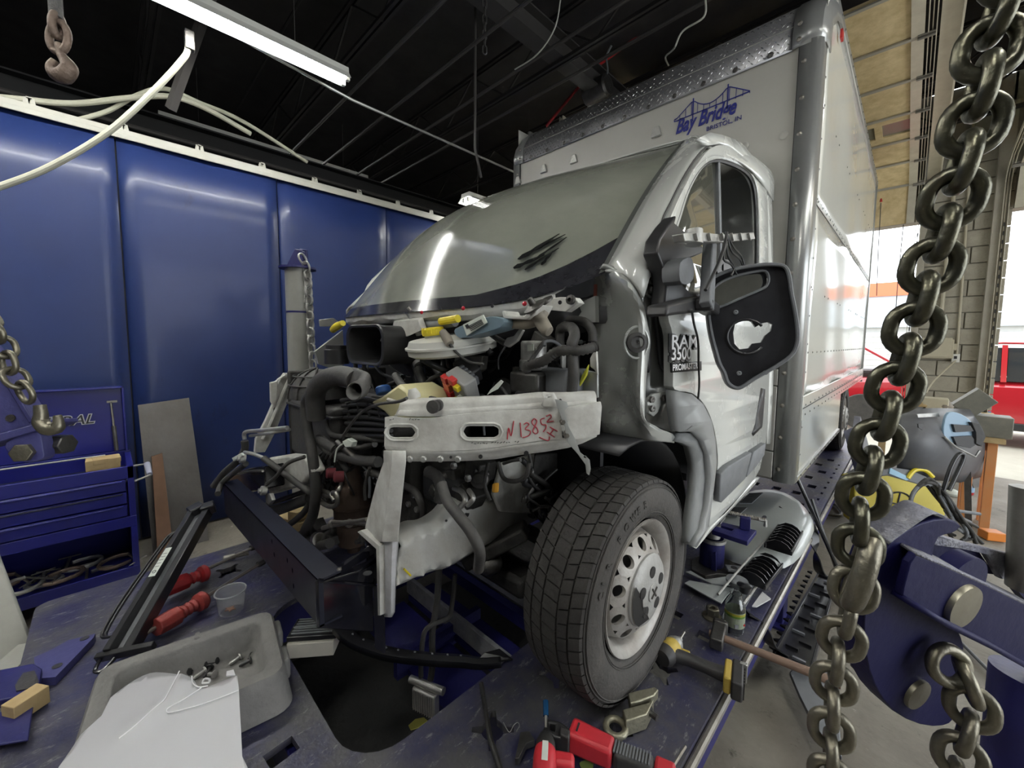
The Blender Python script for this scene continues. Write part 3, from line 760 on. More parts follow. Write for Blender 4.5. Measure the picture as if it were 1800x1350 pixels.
# door
door_out = [(1166, 558), (1174, 590), (1175, 659), (1178, 684), (1208, 690), (1229, 708), (1244, 738), (1252, 773), (1255, 812), (1250, 856), (1241, 924), (1322, 838), (1335, 800), (1341, 773), (1345, 700), (1345, 500), (1343, 345), (1335, 312), (1314, 290), (1280, 263), (1262, 258), (1245, 262), (1228, 278), (1204, 315), (1179, 364), (1164, 402), (1160, 425), (1158, 445), (1162, 480), (1168, 520)]
win = [(1191, 379), (1206, 335), (1228, 298), (1252, 282), (1281, 287), (1309, 302), (1322, 322), (1327, 352), (1329, 406), (1329, 470), (1322, 530), (1195, 545), (1176, 500), (1174, 440)]
door = skin('front_door', door_out, m_white, [win[::-1]], thick=.03, sm=3, label='glossy white driver door', bevel=.004)
# reflective front surface, seam lines
mb = MB(); mb.tube([side(x, y, .002) for x, y in oc[2:]+[(1262, 255), (1281, 260), (1316, 287), (1336, 306), (1345, 335), (1347, 400), (1347, 600), (1345, 720), (1340, 780)]], .004, 6, smooth=2)
T('door_seal', mb, m_rubber)
wf = []
for a, b in zip(win, win[1:]+win[:1]): wf.append(side(*a, .008))
build('window_seal', MB().tube(wf, .008, 6, closed=True, smooth=3), m_black, door)
build('window_rim', MB().tube([side(x, y, .012) for x, y in ((1180, 390), (1200, 338), (1223, 293), (1250, 275), (1282, 281), (1313, 297), (1327, 320), (1332, 352), (1334, 410), (1334, 480))], .006, 6, smooth=3), m_white, door)
build('window_divider', MB().bar(side(1260, 283, .0), side(1265, 500, .0), .022, .02, (1, 0, 0)), m_greyp, door, bevel=.003)
m_qg = mat('reflective_quarter_glass', (.10, .10, .08), .02, .0, spec=1.0, coat=1.0)
qg = [(1192, 380), (1207, 336), (1229, 299), (1250, 284), (1256, 284), (1262, 500), (1200, 540), (1178, 500), (1178, 430)]
skin('quarter_glass', qg, m_qg, off=-.004, thick=.004, parent=door, label='front glass mirroring the yellow roller door')
# interior
m_int = mat('dark_cab_interior', (.012, .012, .014), .7)
m_intg = mat('grey_cab_trim', (.07, .07, .075), .6)
mb = MB(); mb.box((.45, .95, .95), (.5, .5, .25)); T('seat_cushion', mb, m_intg, bevel=.05)
mb = MB(); mb.bar((.45, 1.18, 1.0), (.45, 1.32, 1.65), .48, .14, (0, 1, 0)); T('seat_back', mb, m_intg, bevel=.04)
mb = MB(); mb.box((.45, 1.34, 1.78), (.28, .10, .2)); T('headrest', mb, m_intg, bevel=.03)
mb = MB(); mb.bar((-.45, 1.18, 1.0), (-.45, 1.32, 1.65), .9, .14, (0, 1, 0)); T('seat_back', mb, m_intg, bevel=.04)
rows = [[V((x, y, z)) for y, z in ((-.16+.22*abs(x)**2.2, 1.20), (-.02, 1.25), (.15, 1.30), (.35, 1.24), (.42, 1.1), (.40, .8))] for x in [-.86+i*.172 for i in range(11)]]
T('dashboard', MB().loft(rows), m_intg, solid=.01)
T('steering_wheel', MB().tube([V((.42+.19*math.cos(a), .62+.19*math.sin(a)*.45, 1.28+.19*math.sin(a)*.6)) for a in [i*PI/12 for i in range(24)]], .014, 8, closed=True), m_int)
T('interior_shell', MB().box((0, .97, .60), (1.9, 1.0, .03)).box((0, .47, 1.1), (1.7, .03, .5)), m_int, smooth=False)
for i, (p, w_, h_, r) in enumerate(((W(815, 505, Y=.02), .32, .12, .1), (W(902, 505, Y=.05), .12, .05, .0), (W(700, 520, Y=0), .36, .1, .1))):
    q = Matrix.Rotation(r, 3, 'Z') @ Matrix.Rotation(.12, 3, 'X')
    build('paper_sheet', MB().box((p.x, max(p.y, .02), 1.32), (w_, h_, .002), q), m_paper, label=['large sheet of paper lying on the dashboard behind the windshield', 'small white card on the dashboard by the wiper corner', 'pale paper lying at the passenger end of the dashboard'][i], cat='paper')
p = W(1062, 426, Y=.2)
build('paper_tag', MB().box((.70, .16, 1.45), (.12, .004, .05), Matrix.Rotation(.3, 3, 'Z')), mat('orange_card', (.45, .16, .06), .6), label='orange card standing in the lower corner of the windshield', cat='card')
T('rear_window', MB().box((.2, 1.478, 1.62), (.8, .004, .45)), mat('back_glass', (.06, .07, .08), .1))
# lower door mouldings
mo = [[(1261, 832), (1275, 818), (1316, 794), (1304, 841), (1262, 882), (1258, 880)], [(1319, 793), (1341, 778), (1338, 800), (1322, 822), (1307, 838)]]
for l in mo: skin('door_moulding', l, m_greyp, off=.025, thick=.03, parent=door, bevel=.006)
skin('door_vent_slot', [(1336, 682), (1343, 684), (1338, 750), (1322, 766), (1320, 762), (1326, 745)], m_black, off=.012, thick=.012, parent=door, label='tall black slot at the rear edge')
skin('rocker', [(1241, 926), (1322, 841), (1330, 838), (1322, 850), (1240, 935), (1217, 962)], m_white, thick=.03)
# badge
m_badge = mat('badge_black', (.02, .02, .02), .4); m_badgew = mat('badge_chrome', (.85, .85, .85), .3, .1)
def badge(body, px, py, h, sx, m, thick, m2=None):
    p = side(px, py, .022)
    if m2:
        text('badge_shadow', body, h*1.04, p+V((-.003, -.004, -.003)), (0, 1, 0), (-.02, 0, 1), m2, door, thick*.6, .0055, 0, sx)
    return text('badge_lettering', body, h, p, (0, 1, 0), (-.02, 0, 1), m, door, thick, .0008, 0, sx)
badge('RAM', 1178, 611, .056, 1.85, m_badgew, .006, m_badge)
badge('3500', 1178, 633, .056, 1.42, m_badgew, .006, m_badge)
skin('badge_plate', [(1179, 638), (1232, 635), (1232, 651), (1180, 655)], m_badge, off=.018, thick=.005, parent=door)
p = side(1182, 652, .026); text('badge_lettering', 'PROMASTER', .028, p, (0, 1, 0), (-.02, 0, 1), m_badgew, door, .002, .0004, 0, 1.3)
# wheel arch trim
arch_o = [(1178, 686), (1208, 692), (1229, 710), (1244, 740), (1251, 775), (1253, 812), (1248, 856), (1239, 924), (1217, 960), (1212, 958), (1229, 930), (1238, 886), (1242, 841), (1238, 797), (1228, 773), (1212, 757), (1187, 758), (1183, 745), (1180, 715)]
skin('arch_trim', arch_o, mat('grey_arch_trim', (.30, .31, .31), .4, 0, (6, (.2, .2, .2), .6)), off=.02, thick=.03)
arch_i = [(1187, 761), (1212, 760), (1227, 776), (1236, 798), (1239, 841), (1235, 886), (1226, 930), (1212, 957), (1204, 955), (1207, 915), (1215, 860), (1215, 815), (1208, 785), (1195, 778), (1180, 775)]
skin('arch_lip', arch_i, mat('grey_arch_lip', (.23, .24, .24), .5, 0, (6, (.16, .16, .16), .6)), off=.0, thick=.03)
# liner
rows = []
for x in (.45, .70, .97):
    rows.append([V((x, .02+.43*math.cos(a), .36+.47*math.sin(a))) for a in [math.radians(-18+i*125/14) for i in range(15)]])
T('wheel_liner', MB().loft(rows), m_black, solid=.01)
# body side filler pieces behind door gap: hinge pillar
def hsk(name, l, m, off, thick=.012, **k): return skin(name, l, m, off=off, thick=thick, **k)
hsk('hinge_pillar', [(1131, 520), (1150, 455), (1172, 520), (1176, 560), (1184, 690), (1184, 760), (1170, 757), (1135, 740), (1128, 700), (1140, 640), (1142, 560), (1133, 540)], m_primer, -.07)
hsk('pillar_gap', [(1150, 445), (1160, 470), (1172, 520), (1172, 660), (1160, 640), (1152, 560), (1148, 500)], m_black, -.045, label='black gap in front of the door')
for (cx, cy, q) in ((1158, 492, 0), (1160, 700, 1)):
    l = [(cx-22, cy+26), (cx-26, cy+4), (cx-14, cy-8), (cx+14, cy-12), (cx+16, cy+8), (cx-2, cy+12), (cx-6, cy+24), (cx-14, cy+32)]
    h = hsk('door_hinge', l, m_primer, -.02, .012, bevel=.003)
    for dx, dy in ((-16, 2), (-15, 18), (6, -1)):
        p = side(cx+dx, cy+dy, -.008); build('bolt', MB().lathe([(.011, 0), (.011, .008), (.006, .009), (0, .006)], p, (1, -.2, 0), 6), m_dsteel, h)
# front fender / cowl side panel: rounded column from inner edge to outer flange
colI = [(1047, 482), (1047, 560), (1048, 640), (1050, 700), (1052, 748)]
def CI(px, py): return W(px, py, Y=-.12)
colL = [  # rows: inner edge, mid, crest, outer
 [(1059, 466), (1072, 468), (1085, 474), (1105, 490), (1130, 523)],
 [(1047, 486), (1065, 486), (1085, 492), (1112, 512), (1134, 560)],
 [(1046, 540), (1068, 535), (1096, 540), (1122, 556), (1141, 600)],
 [(1047, 600), (1070, 596), (1103, 596), (1124, 604), (1136, 640)],
 [(1049, 660), (1072, 660), (1104, 664), (1122, 676), (1132, 700)],
 [(1051, 706), (1076, 712), (1108, 716), (1125, 728), (1136, 742)],
 [(1056, 740), (1084, 745), (1116, 748), (1140, 756), (1180, 762)],
 [(1060, 762), (1090, 766), (1120, 770), (1150, 774), (1183, 778)]]
xs_ = [(.80, .85, .91, .985, 1.00)]*8
rows = []
for i, r in enumerate(colL):
    rr = []
    for j, (px, py) in enumerate(r):
        X = (.815, .86, .935, .995, 1.005)[j]
        if i == 0: X = (.875, .90, .93, .97, 1.01)[j]
        if i >= 6: X = (.83, .89, .95, 1.0, 1.02)[j]
        rr.append(W(px, py, X=X))
    rows.append(rr)
m_fprim = mat('silver_fender', (.44, .45, .43), .22, .25, (3, (.34, .35, .33), .5), coat=.5)
# refine by interpolation
def refine(rows, k=4):
    out = [crom(r, k) for r in rows]; cols = list(zip(*out)); cols = [crom(list(c), k) for c in cols]; return [list(r) for r in zip(*cols)]
col = T('cowl_side_column', MB().loft(refine(rows)), m_fprim, solid=.01, label='silver-grey bare cowl side column')
p = W(1119, 602, X=.99)
build('grommet', MB().lathe([(.030, -.004), (.030, .006), (.02, .010), (.016, .004), (.008, .004), (0, -.002)], p, (.75, -.65, 0), 20), m_rubber, col)
build('grommet_ring', MB().tube([p+V((-.65, -.75, 0)).normalized()*(.036*math.cos(a))+V((0, 0, .046*math.sin(a))) for a in [i*PI/10 for i in range(20)]], .004, 6, closed=True), m_fprim, col)
build('red_edge', MB().tube([W(1047, 500, X=.818), W(1046, 530, X=.818), W(1047, 566, X=.818)], .006, 6), mat('red_primer', (.42, .12, .09), .6), col, label='red primer along the cut edge')
# slot in hinge pillar
hsk('pillar_slot', [(1138, 590), (1142, 600), (1142, 640), (1138, 655), (1135, 640), (1136, 605)], m_black, -.04)

# ---- wheels
m_rim = mat('painted_steel_wheel', (.44, .43, .41), .42, .3, (7, (.20, .17, .14), .75, .2), (40, .25))
m_hubcap = mat('grey_hub_cap', (.46, .46, .45), .45, .2, (14, (.26, .25, .23), .7), (50, .2))
def wheel(c, s=1, steer=0, parent=truck, R=.368, lab=None):
    """c: centre of the tyre, s=+1 outer face towards +x"""
    cx, cy, cz = c; w = .112
    rot = Matrix.Translation(V(c)) @ Matrix.Rotation(steer, 4, 'Z') @ Matrix.Diagonal((s, .957, .957, 1))
    def fx(mb): mb.v = [tuple(rot @ V(v)) for v in mb.v]; return mb
    prof = [(.225, .085), (.240, .098), (.262, .110), (.300, .116), (.335, .108), (.352, .096), (.360, .085)]
    mb = MB(); mb.lathe([(r, -h) for r, h in prof]+[(.3615, -.02), (.3615, .02)]+[(r, h) for r, h in prof[::-1]], (0, 0, 0), (1, 0, 0), 72, cap=False)
    ty = build('tyre', fx(mb), m_tyre, parent, label=lab)
    # tread blocks
    tb = MB(); nb = 56
    for row, (x0, x1) in enumerate(((-.100, -.068), (-.062, -.030), (-.024, .024), (.030, .062), (.068, .100))):
        for k in range(nb):
            a0 = 2*PI*(k+.04+(row % 2)*.5)/nb; a1 = 2*PI*(k+.94+(row % 2)*.5)/nb
            sk = .012*(1 if row < 2 else -1 if row > 2 else .6)
            vs = []
            for (a, da) in ((a0, 0), (a1, 0)):
                for x in (x0, x1):
                    aa = a+(sk/.36)*((x-x0)/(x1-x0))
                    edge = abs(x) > .09
                    for r in (.352 if edge else .356, .3615 if edge else .3685):
                        xx = x+(.004 if x > 0 else -.004)*(1 if edge and r < .36 else 0)
                        vs.append((xx, r*math.cos(aa), r*math.sin(aa)))
            tb.add(vs, [(1, 3, 7, 5), (0, 1, 5, 4), (2, 6, 7, 3), (0, 2, 3, 1), (4, 5, 7, 6)])
    build('tread_blocks', fx(tb), mat('tread_rubber', (.022, .021, .02), .75, 0, (9, (.06, .055, .05), .7, .3), (90, .3)), ty, smooth=False, kind='stuff')
    rb = MB()
    for r, x in ((.338, .108), (.345, .103), (.252, .106), (.246, .1035)):
        rb.tube([(x, r*math.cos(2*PI*i/60), r*math.sin(2*PI*i/60)) for i in range(60)], .0022, 5, closed=True)
    build('sidewall_rib', fx(rb), m_tyre, ty, kind='stuff')
    # raised sidewall lettering
    def arc_text(body, r, a_mid, h, step):
        n = len(body)
        for i, ch in enumerate(body):
            if ch == ' ': continue
            a = a_mid+(i-(n-1)/2)*step
            # viewed from +x: clockwise text; up = radial
            up = V((0, math.cos(a), math.sin(a))); u = V((0, math.sin(a), -math.cos(a))) if False else V((1, 0, 0)).cross(up)*-1
            u = up.cross(V((1, 0, 0)))
            u = -u if s*0+1 else u
            u = -u
            p = V((.1155, 0, 0))+up*r-u*h*.3
            M3 = rot.to_3x3()
            t = text('sidewall_letter', ch, h, rot @ p, M3 @ u, M3 @ up, m_tyre, ty, .003, .0008)
            if i: pass
    if s > 0 and steer == 0 and R > .36 and cy < 1:
        for k, ch_ in enumerate(('A/P POWER', 'MOMENTA')):
            pass
        arc_text('CIR POWER', .290, math.radians(128), .032, -.14)
    # rim
    rm = MB(); rm.lathe([(.222, -.09), (.206, -.08), (.200, -.02), (.196, .03), (.200, .07), (.212, .082), (.222, .090), (.226, .094), (.224, .100), (.218, .098), (.206, .088), (.194, .074), (.188, .045), (.186, .025)], (0, 0, 0), (1, 0, 0), 64, cap=False)
    rim = build('rim', fx(rm), m_rim, parent)
    # disc with hand holes
    nh = 10; out = []; disc = MB()
    prof2 = [(.186, .040), (.170, .080), (.150, .096), (.128, .108), (.112, .114), (.104, .112), (.098, .10), (.085, .095)]
    # faceted ring with holes made as gaps: build sector by sector
    seg = 8
    for k in range(nh):
        for q in range(seg):
            a0 = 2*PI*(k+q/seg)/nh; a1 = 2*PI*(k+(q+1)/seg)/nh
            for i in range(len(prof2)-1):
                if i in (1, 2): continue
                (r0, x0), (r1, x1) = prof2[i], prof2[i+1]
                disc.add([(x0, r0*math.cos(a0), r0*math.sin(a0)), (x0, r0*math.cos(a1), r0*math.sin(a1)), (x1, r1*math.cos(a1), r1*math.sin(a1)), (x1, r1*math.cos(a0), r1*math.sin(a0))], [(0, 1, 2, 3)])
        # band between r .17 and .128 with a round hole
        ac = 2*PI*(k+.5)/nh; rc = .149; hr = .0195; half = PI/nh
        m_ = 24; inner = []; outer_ = []
        def fr(r): 
            return .080+(.108-.080)*min(1, max(0, (.170-r)/(.042)))**.8
        for j in range(m_):
            t = 2*PI*j/m_; c_, s_ = math.cos(t), math.sin(t)
            rr = rc+hr*c_; aa = ac+hr*s_/rc
            inner.append((fr(rr), rr*math.cos(aa), rr*math.sin(aa)))
            kx = min(.021/max(1e-6, abs(c_)), half*rc/max(1e-6, abs(s_)))
            rr = rc+kx*c_; aa = ac+kx*s_/rc
            outer_.append((fr(rr), rr*math.cos(aa), rr*math.sin(aa)))
        b0 = [(x-.012, y*.998, z*.998) for x, y, z in inner]
        disc.loft([outer_, inner, b0], True)
    build('wheel_disc', fx(disc), m_rim, rim, fix=True, ang=50)
    dk = MB(); dk.lathe([(0, -.02), (.15, -.02), (.185, -.03)], (0, 0, 0), (1, 0, 0), 24); build('brake_shadow', fx(dk), m_black, rim, label='black disc standing in for the shade behind the wheel')  # black dish paints the shade seen through the hand holes
    # hub cap
    hc = MB(); hc.lathe([(.118, .106), (.118, .118), (.111, .125), (.084, .131), (.060, .134), (.032, .136), (.030, .140), (0, .141)], (0, 0, 0), (1, 0, 0), 40)
    cap = build('hub_cap', fx(hc), m_hubcap, parent)
    for k in range(5):
        a = 2*PI*k/5+.3
        lug = MB(); lug.lathe([(.019, 0), (.019, .0035), (.015, .004), (0, .0035)], (.1315, .066*math.cos(a), .066*math.sin(a)), (1, 0, 0), 14)
        build('lug_recess', fx(lug), m_black, cap)
    em = MB()
    for a in (.6, 2.2, 3.8, 5.4): em.bar((.142, .0, 0), (.142, .022*math.cos(a), .022*math.sin(a)), .004, .005)
    build('emblem', fx(em), m_dsteel, cap)
    if cy < 1 and s > 0:
        # broken piece missing from the cap
        bk = MB(); an_ = [math.radians(150+i*9) for i in range(10)]
        pts = [(.1235, .115*math.cos(a), .115*math.sin(a)) for a in an_]+[(.13, -.018*1, -.085), (.131, -.035, -.06), (.132, -.05, -.055), (.131, -.045, -.03), (.130, -.066, -.022), (.13, -.07, .01)]
        bk.add(pts+[(.129, -.06, -.04)], [(i, (i+1) % 16, 16) for i in range(16)]); bk.v = [(x+.0065 if i > 9 else x+.004, y, z) for i, (x, y, z) in enumerate(bk.v)]
        build('broken_gap', fx(bk), m_black, cap, label='dark gap where the cap is broken away', fix=False)
    return ty
FW = (.892, .028, .353)
wheel(FW, 1, lab='worn all-season tyre with heavy tread blocks')
wheel((-.892, .028, .353), -1)
wheel((.985, 4.42, .353), 1); wheel((-.985, 4.42, .353), -1)
# ================================================================== ENGINE BAY (parts of the truck)
def WP(l, **k): return [W(x, y, **k) for x, y in l]
def slab(name, l, m, off, holes=(), label=None, parent=None, bevel=.003, sm=0, **k):
    L = [WP(l, **k)]+[WP(h, **k) for h in holes]
    if sm: L = [crom(a, sm, True) for a in L]
    return build(name, MB().prism(L, off), m, parent or truck, label=label, bevel=bevel)
def hose(l, r, m=m_rubber, name='hose', label=None, parent=None, n=10, k=6, rib=None, **kw):
    """l: (px, py, X, Y or None) list"""
    pts = []
    for q in l:
        if len(q) == 3: pts.append(W(q[0], q[1], Y=q[2]))
        else: pts.append(W(q[0], q[1], X=q[2]))
    return build(name, MB().tube(pts, r, n, smooth=k, rib=rib), m, parent or truck, label=label, ang=60)
# firewall and bay walls
T('firewall', MB().box((0, .06, .85), (1.62, .02, .86)), m_int, smooth=False)
T('bay_floor_shield', MB().box((-.1, -.02, .30), (.9, .35, .04)), m_int, bevel=.01)
T('inner_fender', MB().box((-.74, -.22, .70), (.03, .55, .55)), m_engine, bevel=.01)
# cowl strip under the glass
rows = []; M_ = 32
for i in range(M_+1):
    s = -1+2*i/M_*.93
    p = ws(s, 0); rows.append([p+V((0, .05, .01)), p+V((0, .0, -.012)), p+V((0, .002, -.030-.004*math.sin(i*1.7))), p+V((0, .018, -.045)), p+V((0, .10, -.05))])
cowl = T('cowl_strip', MB().loft(rows), m_whited, solid=.004, label='dirty white cowl strip under the glass')
for px, py in ((741, 549), (814, 542), (922, 534)):
    p = W(px, py, Y=ws((px-790)/300, 0).y-.004)
    build('red_plug', MB().sph(p, .0085, 10, 6, (1, .5, .8)), mat('bright_red_cap', (.5, .01, .03), .35), cowl)
for px in (700, 775, 866, 985):
    p = W(px, 546-(px-700)*.05, Y=ws((px-790)/300, 0).y-.003)
    build('bolt_hole', MB().lathe([(.006, 0), (.006, .003), (0, .003)], p, (0, -1, 0), 8), m_black, cowl)
rows = []
for i in range(21):
    s = -1+2*i/20*.95
    p = ws(s, 0); rows.append([p+V((0, .05, -.05)), p+V((0, .08, -.09)), p+V((0, .10, -.14))])
T('cowl_trough', MB().loft(rows), m_black, solid=.006)
T('grey_cowl_end', MB().prism([WP([(985, 548), (1046, 520), (1047, 566), (960, 572)], Y=-.06)], (0, .02, 0)), m_primer)
# brackets and pipes under the cowl
slab('white_bracket', [(692, 565), (735, 562), (742, 580), (716, 592), (700, 592), (686, 603), (667, 600), (675, 581), (688, 580)], m_whited, (0, .02, .01), [[(675, 585), (679, 585), (679, 588), (675, 588)], [(689, 583), (693, 583), (693, 587), (689, 587)]], Y=-.36)
hose([(718, 547, -.34), (730, 565, -.33), (738, 588, -.31)], .016, m_alu, 'strut_mount')
hose([(722, 545, -.36), (717, 540, -.37)], .006, m_steel, 'stud')
hose([(735, 565, -.32), (760, 572, -.32), (800, 566, -.32)], .016, m_greyp, 'wiper_link')
build('yellow_label', MB().tube(WP([(775, 565), (805, 560)], Y=-.345), .013, 10), m_yellow, truck)
# washer bottle neck with white label
p = WP([(800, 578), (830, 566), (862, 556), (884, 562), (880, 575), (850, 585), (815, 594), (802, 590)], Y=-.36)
T('blue_grey_canister', MB().prism([crom(p, 3, True)], (0, .07, 0)), mat('blue_grey_plastic', (.17, .24, .29), .35), bevel=.012)
T('white_label', MB().prism([WP([(813, 571), (849, 553), (856, 567), (820, 590)], Y=-.368)], (0, .004, 0)), m_paper, bevel=.001)
mb = MB()
for k in range(4):
    a = W(823+k*1.5, 574+k*2.5, Y=-.37); b = W(846+k*1.2, 562+k*2.2, Y=-.37); mb.bar(a, b, .001, .002)
mb.prism([WP([(817, 572), (822, 569.5), (825, 575), (820, 578)], Y=-.371)], (0, .001, 0))
T('label_print', mb, m_black, smooth=False)
slab('wiper_bracket', [(882, 547), (887, 546), (890, 553), (921, 555), (940, 537), (948, 535), (940, 552), (927, 562), (884, 560)], m_whited, (0, .06, 0), Y=-.34)
T('wiper_spindle', MB().lathe([(.030, 0), (.032, .006), (.022, .010), (.010, .012), (.008, .03), (0, .03)], W(941, 541, Y=-.34), (-.2, -.6, .8), 18), m_dsteel)
T('wiper_spindle', MB().lathe([(.022, 0), (.023, .006), (.012, .010), (0, .012)], W(960, 531, Y=-.30), (-.2, -.6, .8), 16), m_dsteel)
m_tan = mat('dusty_tan_plastic', (.25, .225, .18), .6, 0, (20, (.14, .12, .10), .6))
hose([(895, 568, -.30), (925, 568, -.31), (947, 560, -.31), (955, 548, -.30)], .017, m_tan, 'cowl_drain')
hose([(945, 550, -.31), (952, 566, -.31), (960, 578, -.32), (966, 583, -.32)], [.024, .020, .018, .014], m_tan, 'cowl_drain')
slab('cowl_end_bracket', [(958, 525), (985, 522), (1010, 523), (1018, 532), (995, 548), (965, 545)], m_whited, (0, .03, 0), Y=-.20)
T('bolt', MB().lathe([(.014, 0), (.014, .01), (.006, .012), (.006, .003), (0, .003)], W(1005, 527, Y=-.215), (0, -1, 0), 12), m_dsteel)
slab('dangling_bracket', [(912, 578), (919, 580), (908, 600), (893, 611), (884, 606), (890, 594), (903, 590)], m_alu, (0, .012, 0), Y=-.30)
hose([(860, 585, -.28), (875, 596, -.28), (888, 604, -.29)], .009, m_rubber)
# brake reservoir, yellow cap
c = W(795, 605, Y=-.30); r = (W(845, 605, Y=-.30)-W(747, 605, Y=-.30)).length/2
res = T('brake_fluid_reservoir', MB().lathe([(r*.86, -.030), (r*.95, -.022), (r*.96, -.004), (r, -.002), (r, .004), (r*.95, .006), (r*.90, .024), (r*.5, .032), (0, .034)], c, (0, -.15, 1), 32), mat('milky_reservoir', (.50, .50, .46), .4), label='milky white oval reservoir')
res_c = W(762, 592, Y=-.36)
build('filler_neck', MB().lathe([(.030, -.03), (.030, .005)], res_c, (0, -.15, 1), 20), MATS['milky_reservoir'], res)
cp = MB(); cp.lathe([(.036, 0), (.038, .004), (.038, .022), (.034, .026), (0, .027)], res_c+V((0, 0, .006)), (0, -.15, 1), 24)
build('cap', cp, m_yellow, res, label='yellow cap')
for k in range(16):
    a = 2*PI*k/16; build('cap_rib', MB().box(res_c+V((.038*math.cos(a), .038*math.sin(a), .019)), (.004, .004, .018)), m_yellow, res) if k > 6 else None
hose([(778, 583, -.40), (785, 594, -.40), (791, 605, -.40)], [.012, .016, .014], m_tan, 'sensor')
hose([(791, 605, -.40), (805, 622, -.38), (825, 636, -.37), (850, 640, -.36)], .004, m_rubber, 'wire')
# big air duct mouth
def rrect(cx, cz, w, h, r, n=5):
    o = []
    for (sx, sz, a0) in ((1, 1, 0), (-1, 1, 90), (-1, -1, 180), (1, -1, 270)):
        for i in range(n+1):
            a = math.radians(a0+90*i/n); o.append((cx+sx*(w/2-r)+r*math.cos(a), cz+sz*(h/2-r)+r*math.sin(a)))
    return o
pA = W(604, 604, Y=-.42); pB = W(690, 604, Y=-.42)
cA = W(640, 606, Y=-.45); dW = (W(664, 606, Y=-.45)-W(603, 606, Y=-.45)).length; dH = abs(W(640, 572, Y=-.45).z-W(640, 640, Y=-.45).z)
rows = []
for (dy, k) in ((.30, .90), (.02, 1.0), (0, 1.04), (-.004, 1.0), (.0, .90), (.03, .86), (.28, .74)):
    rows.append([V((cA.x+x*k+.10*(dy if dy > .05 else 0), cA.y+dy, cA.z+z*k)) for x, z in rrect(0, 0, dW, dH, .05)])
T('air_duct', MB().loft(rows, True), m_black, ang=50, label='large black air duct with an open rounded mouth')
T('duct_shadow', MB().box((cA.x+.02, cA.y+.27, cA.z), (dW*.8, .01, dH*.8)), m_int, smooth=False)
slab('tin_tab', [(560, 562), (585, 559), (603, 572), (590, 574), (561, 574)], m_alu, (.01, .0, 0), X=-.98)
# slab above uses plane x
hose([(585, 580, -.45), (592, 574, -.45), (603, 568, -.45)], [.014, .017, .012], m_yellow, 'yellow_cap_strap')
slab('far_fender_edge', [(553, 618), (603, 580), (606, 640), (590, 650), (560, 640)], m_primer, (-.02, .0, 0), X=-.93)
T('strut_cap', MB().lathe([(.05, -.06), (.05, 0), (.044, .004), (.044, .02), (0, .02)], W(592, 615, Y=-.45), (0, 0, 1), 20), m_black)
# air filter dome with ribs
c = W(560, 690, Y=-.47); 
dome = MB(); dr = .125
rows = []
for i in range(9):
    a = i/8*PI/2
    rows.append([c+V((dr*math.cos(a)*math.cos(t)*1.05, dr*math.cos(a)*math.sin(t), .13*math.sin(a)-.02)) for t in [j*PI/14 for j in range(28)]])
dome.loft(rows, True)
dm = T('air_filter_dome', dome, m_rubber, label='black ribbed air filter dome')
for t in (.5, 1.1, 1.7, 2.3, 2.9):
    build('rib', MB().tube([c+V((dr*1.02*math.cos(a)*math.cos(-t)*1.05, dr*1.02*math.cos(a)*math.sin(-t), .133*math.sin(a)-.02)) for a in [i*PI/20 for i in range(11)]], .004, 6), m_rubber, dm)
for h in (.05, .09): build('rib', MB().tube([c+V((dr*1.02*math.sqrt(1-(h/.15)**2)*math.cos(t)*1.05, dr*1.02*math.sqrt(1-(h/.15)**2)*math.sin(t), h-.01)) for t in [j*PI/14 for j in range(28)]], .004, 6, closed=True), m_rubber, dm)
# filter box body
b0 = W(508, 695, Y=-.50); b1 = W(575, 695, Y=-.50); b2 = W(508, 795, Y=-.50)
bx = MB(); bx.box(((b0.x+b1.x)/2+.02, -.40, (b0.z+b2.z)/2+.0), (b1.x-b0.x+.06, .20, b0.z-b2.z)); T('air_filter_box', bx, m_rubber, bevel=.03)
T('box_rim', MB().box(((b0.x+b1.x)/2+.02, -.40, b0.z-.04), (b1.x-b0.x+.08, .22, .012)), m_black, bevel=.004)
# big elbow intake pipe and duck-bill mouth
hose([(556, 735, -.56), (555, 690, -.57), (572, 668, -.57), (600, 660, -.56), (625, 668, -.55)], [.036, .038, .038, .036, .034], m_rubber, 'intake_elbow', 'thick black intake elbow', n=16)
rows = []
for (px, py, Y_, rx, rz) in ((600, 662, -.55, .034, .034), (620, 665, -.56, .040, .034), (640, 672, -.57, .040, .030), (636, 682, -.60, .042, .026), (622, 688, -.63, .046, .022)):
    p = W(px, py, Y=Y_); rows.append([p+V((rx*math.cos(t), .3*rx*math.sin(t), rz*math.sin(t)-.2*rx*math.cos(t))) for t in [j*PI/8 for j in range(16)]])
T('intake_mouth', MB().loft(rows, True), m_rubber, ang=60, solid=.004, label='open duck-bill intake mouth')
hose([(548, 690, -.58), (537, 710, -.58), (541, 760, -.58), (549, 800, -.58), (555, 860, -.58), (550, 905, -.57), (536, 935, -.56), (545, 960, -.55), (580, 955, -.53)], .021, m_rubber, 'radiator_hose', 'long black vertical radiator hose', n=12)
hose([(590, 790, -.52), (560, 772, -.54), (580, 792, -.52), (625, 808, -.50), (665, 812, -.48)], .020, m_rubber, 'radiator_hose', n=12)
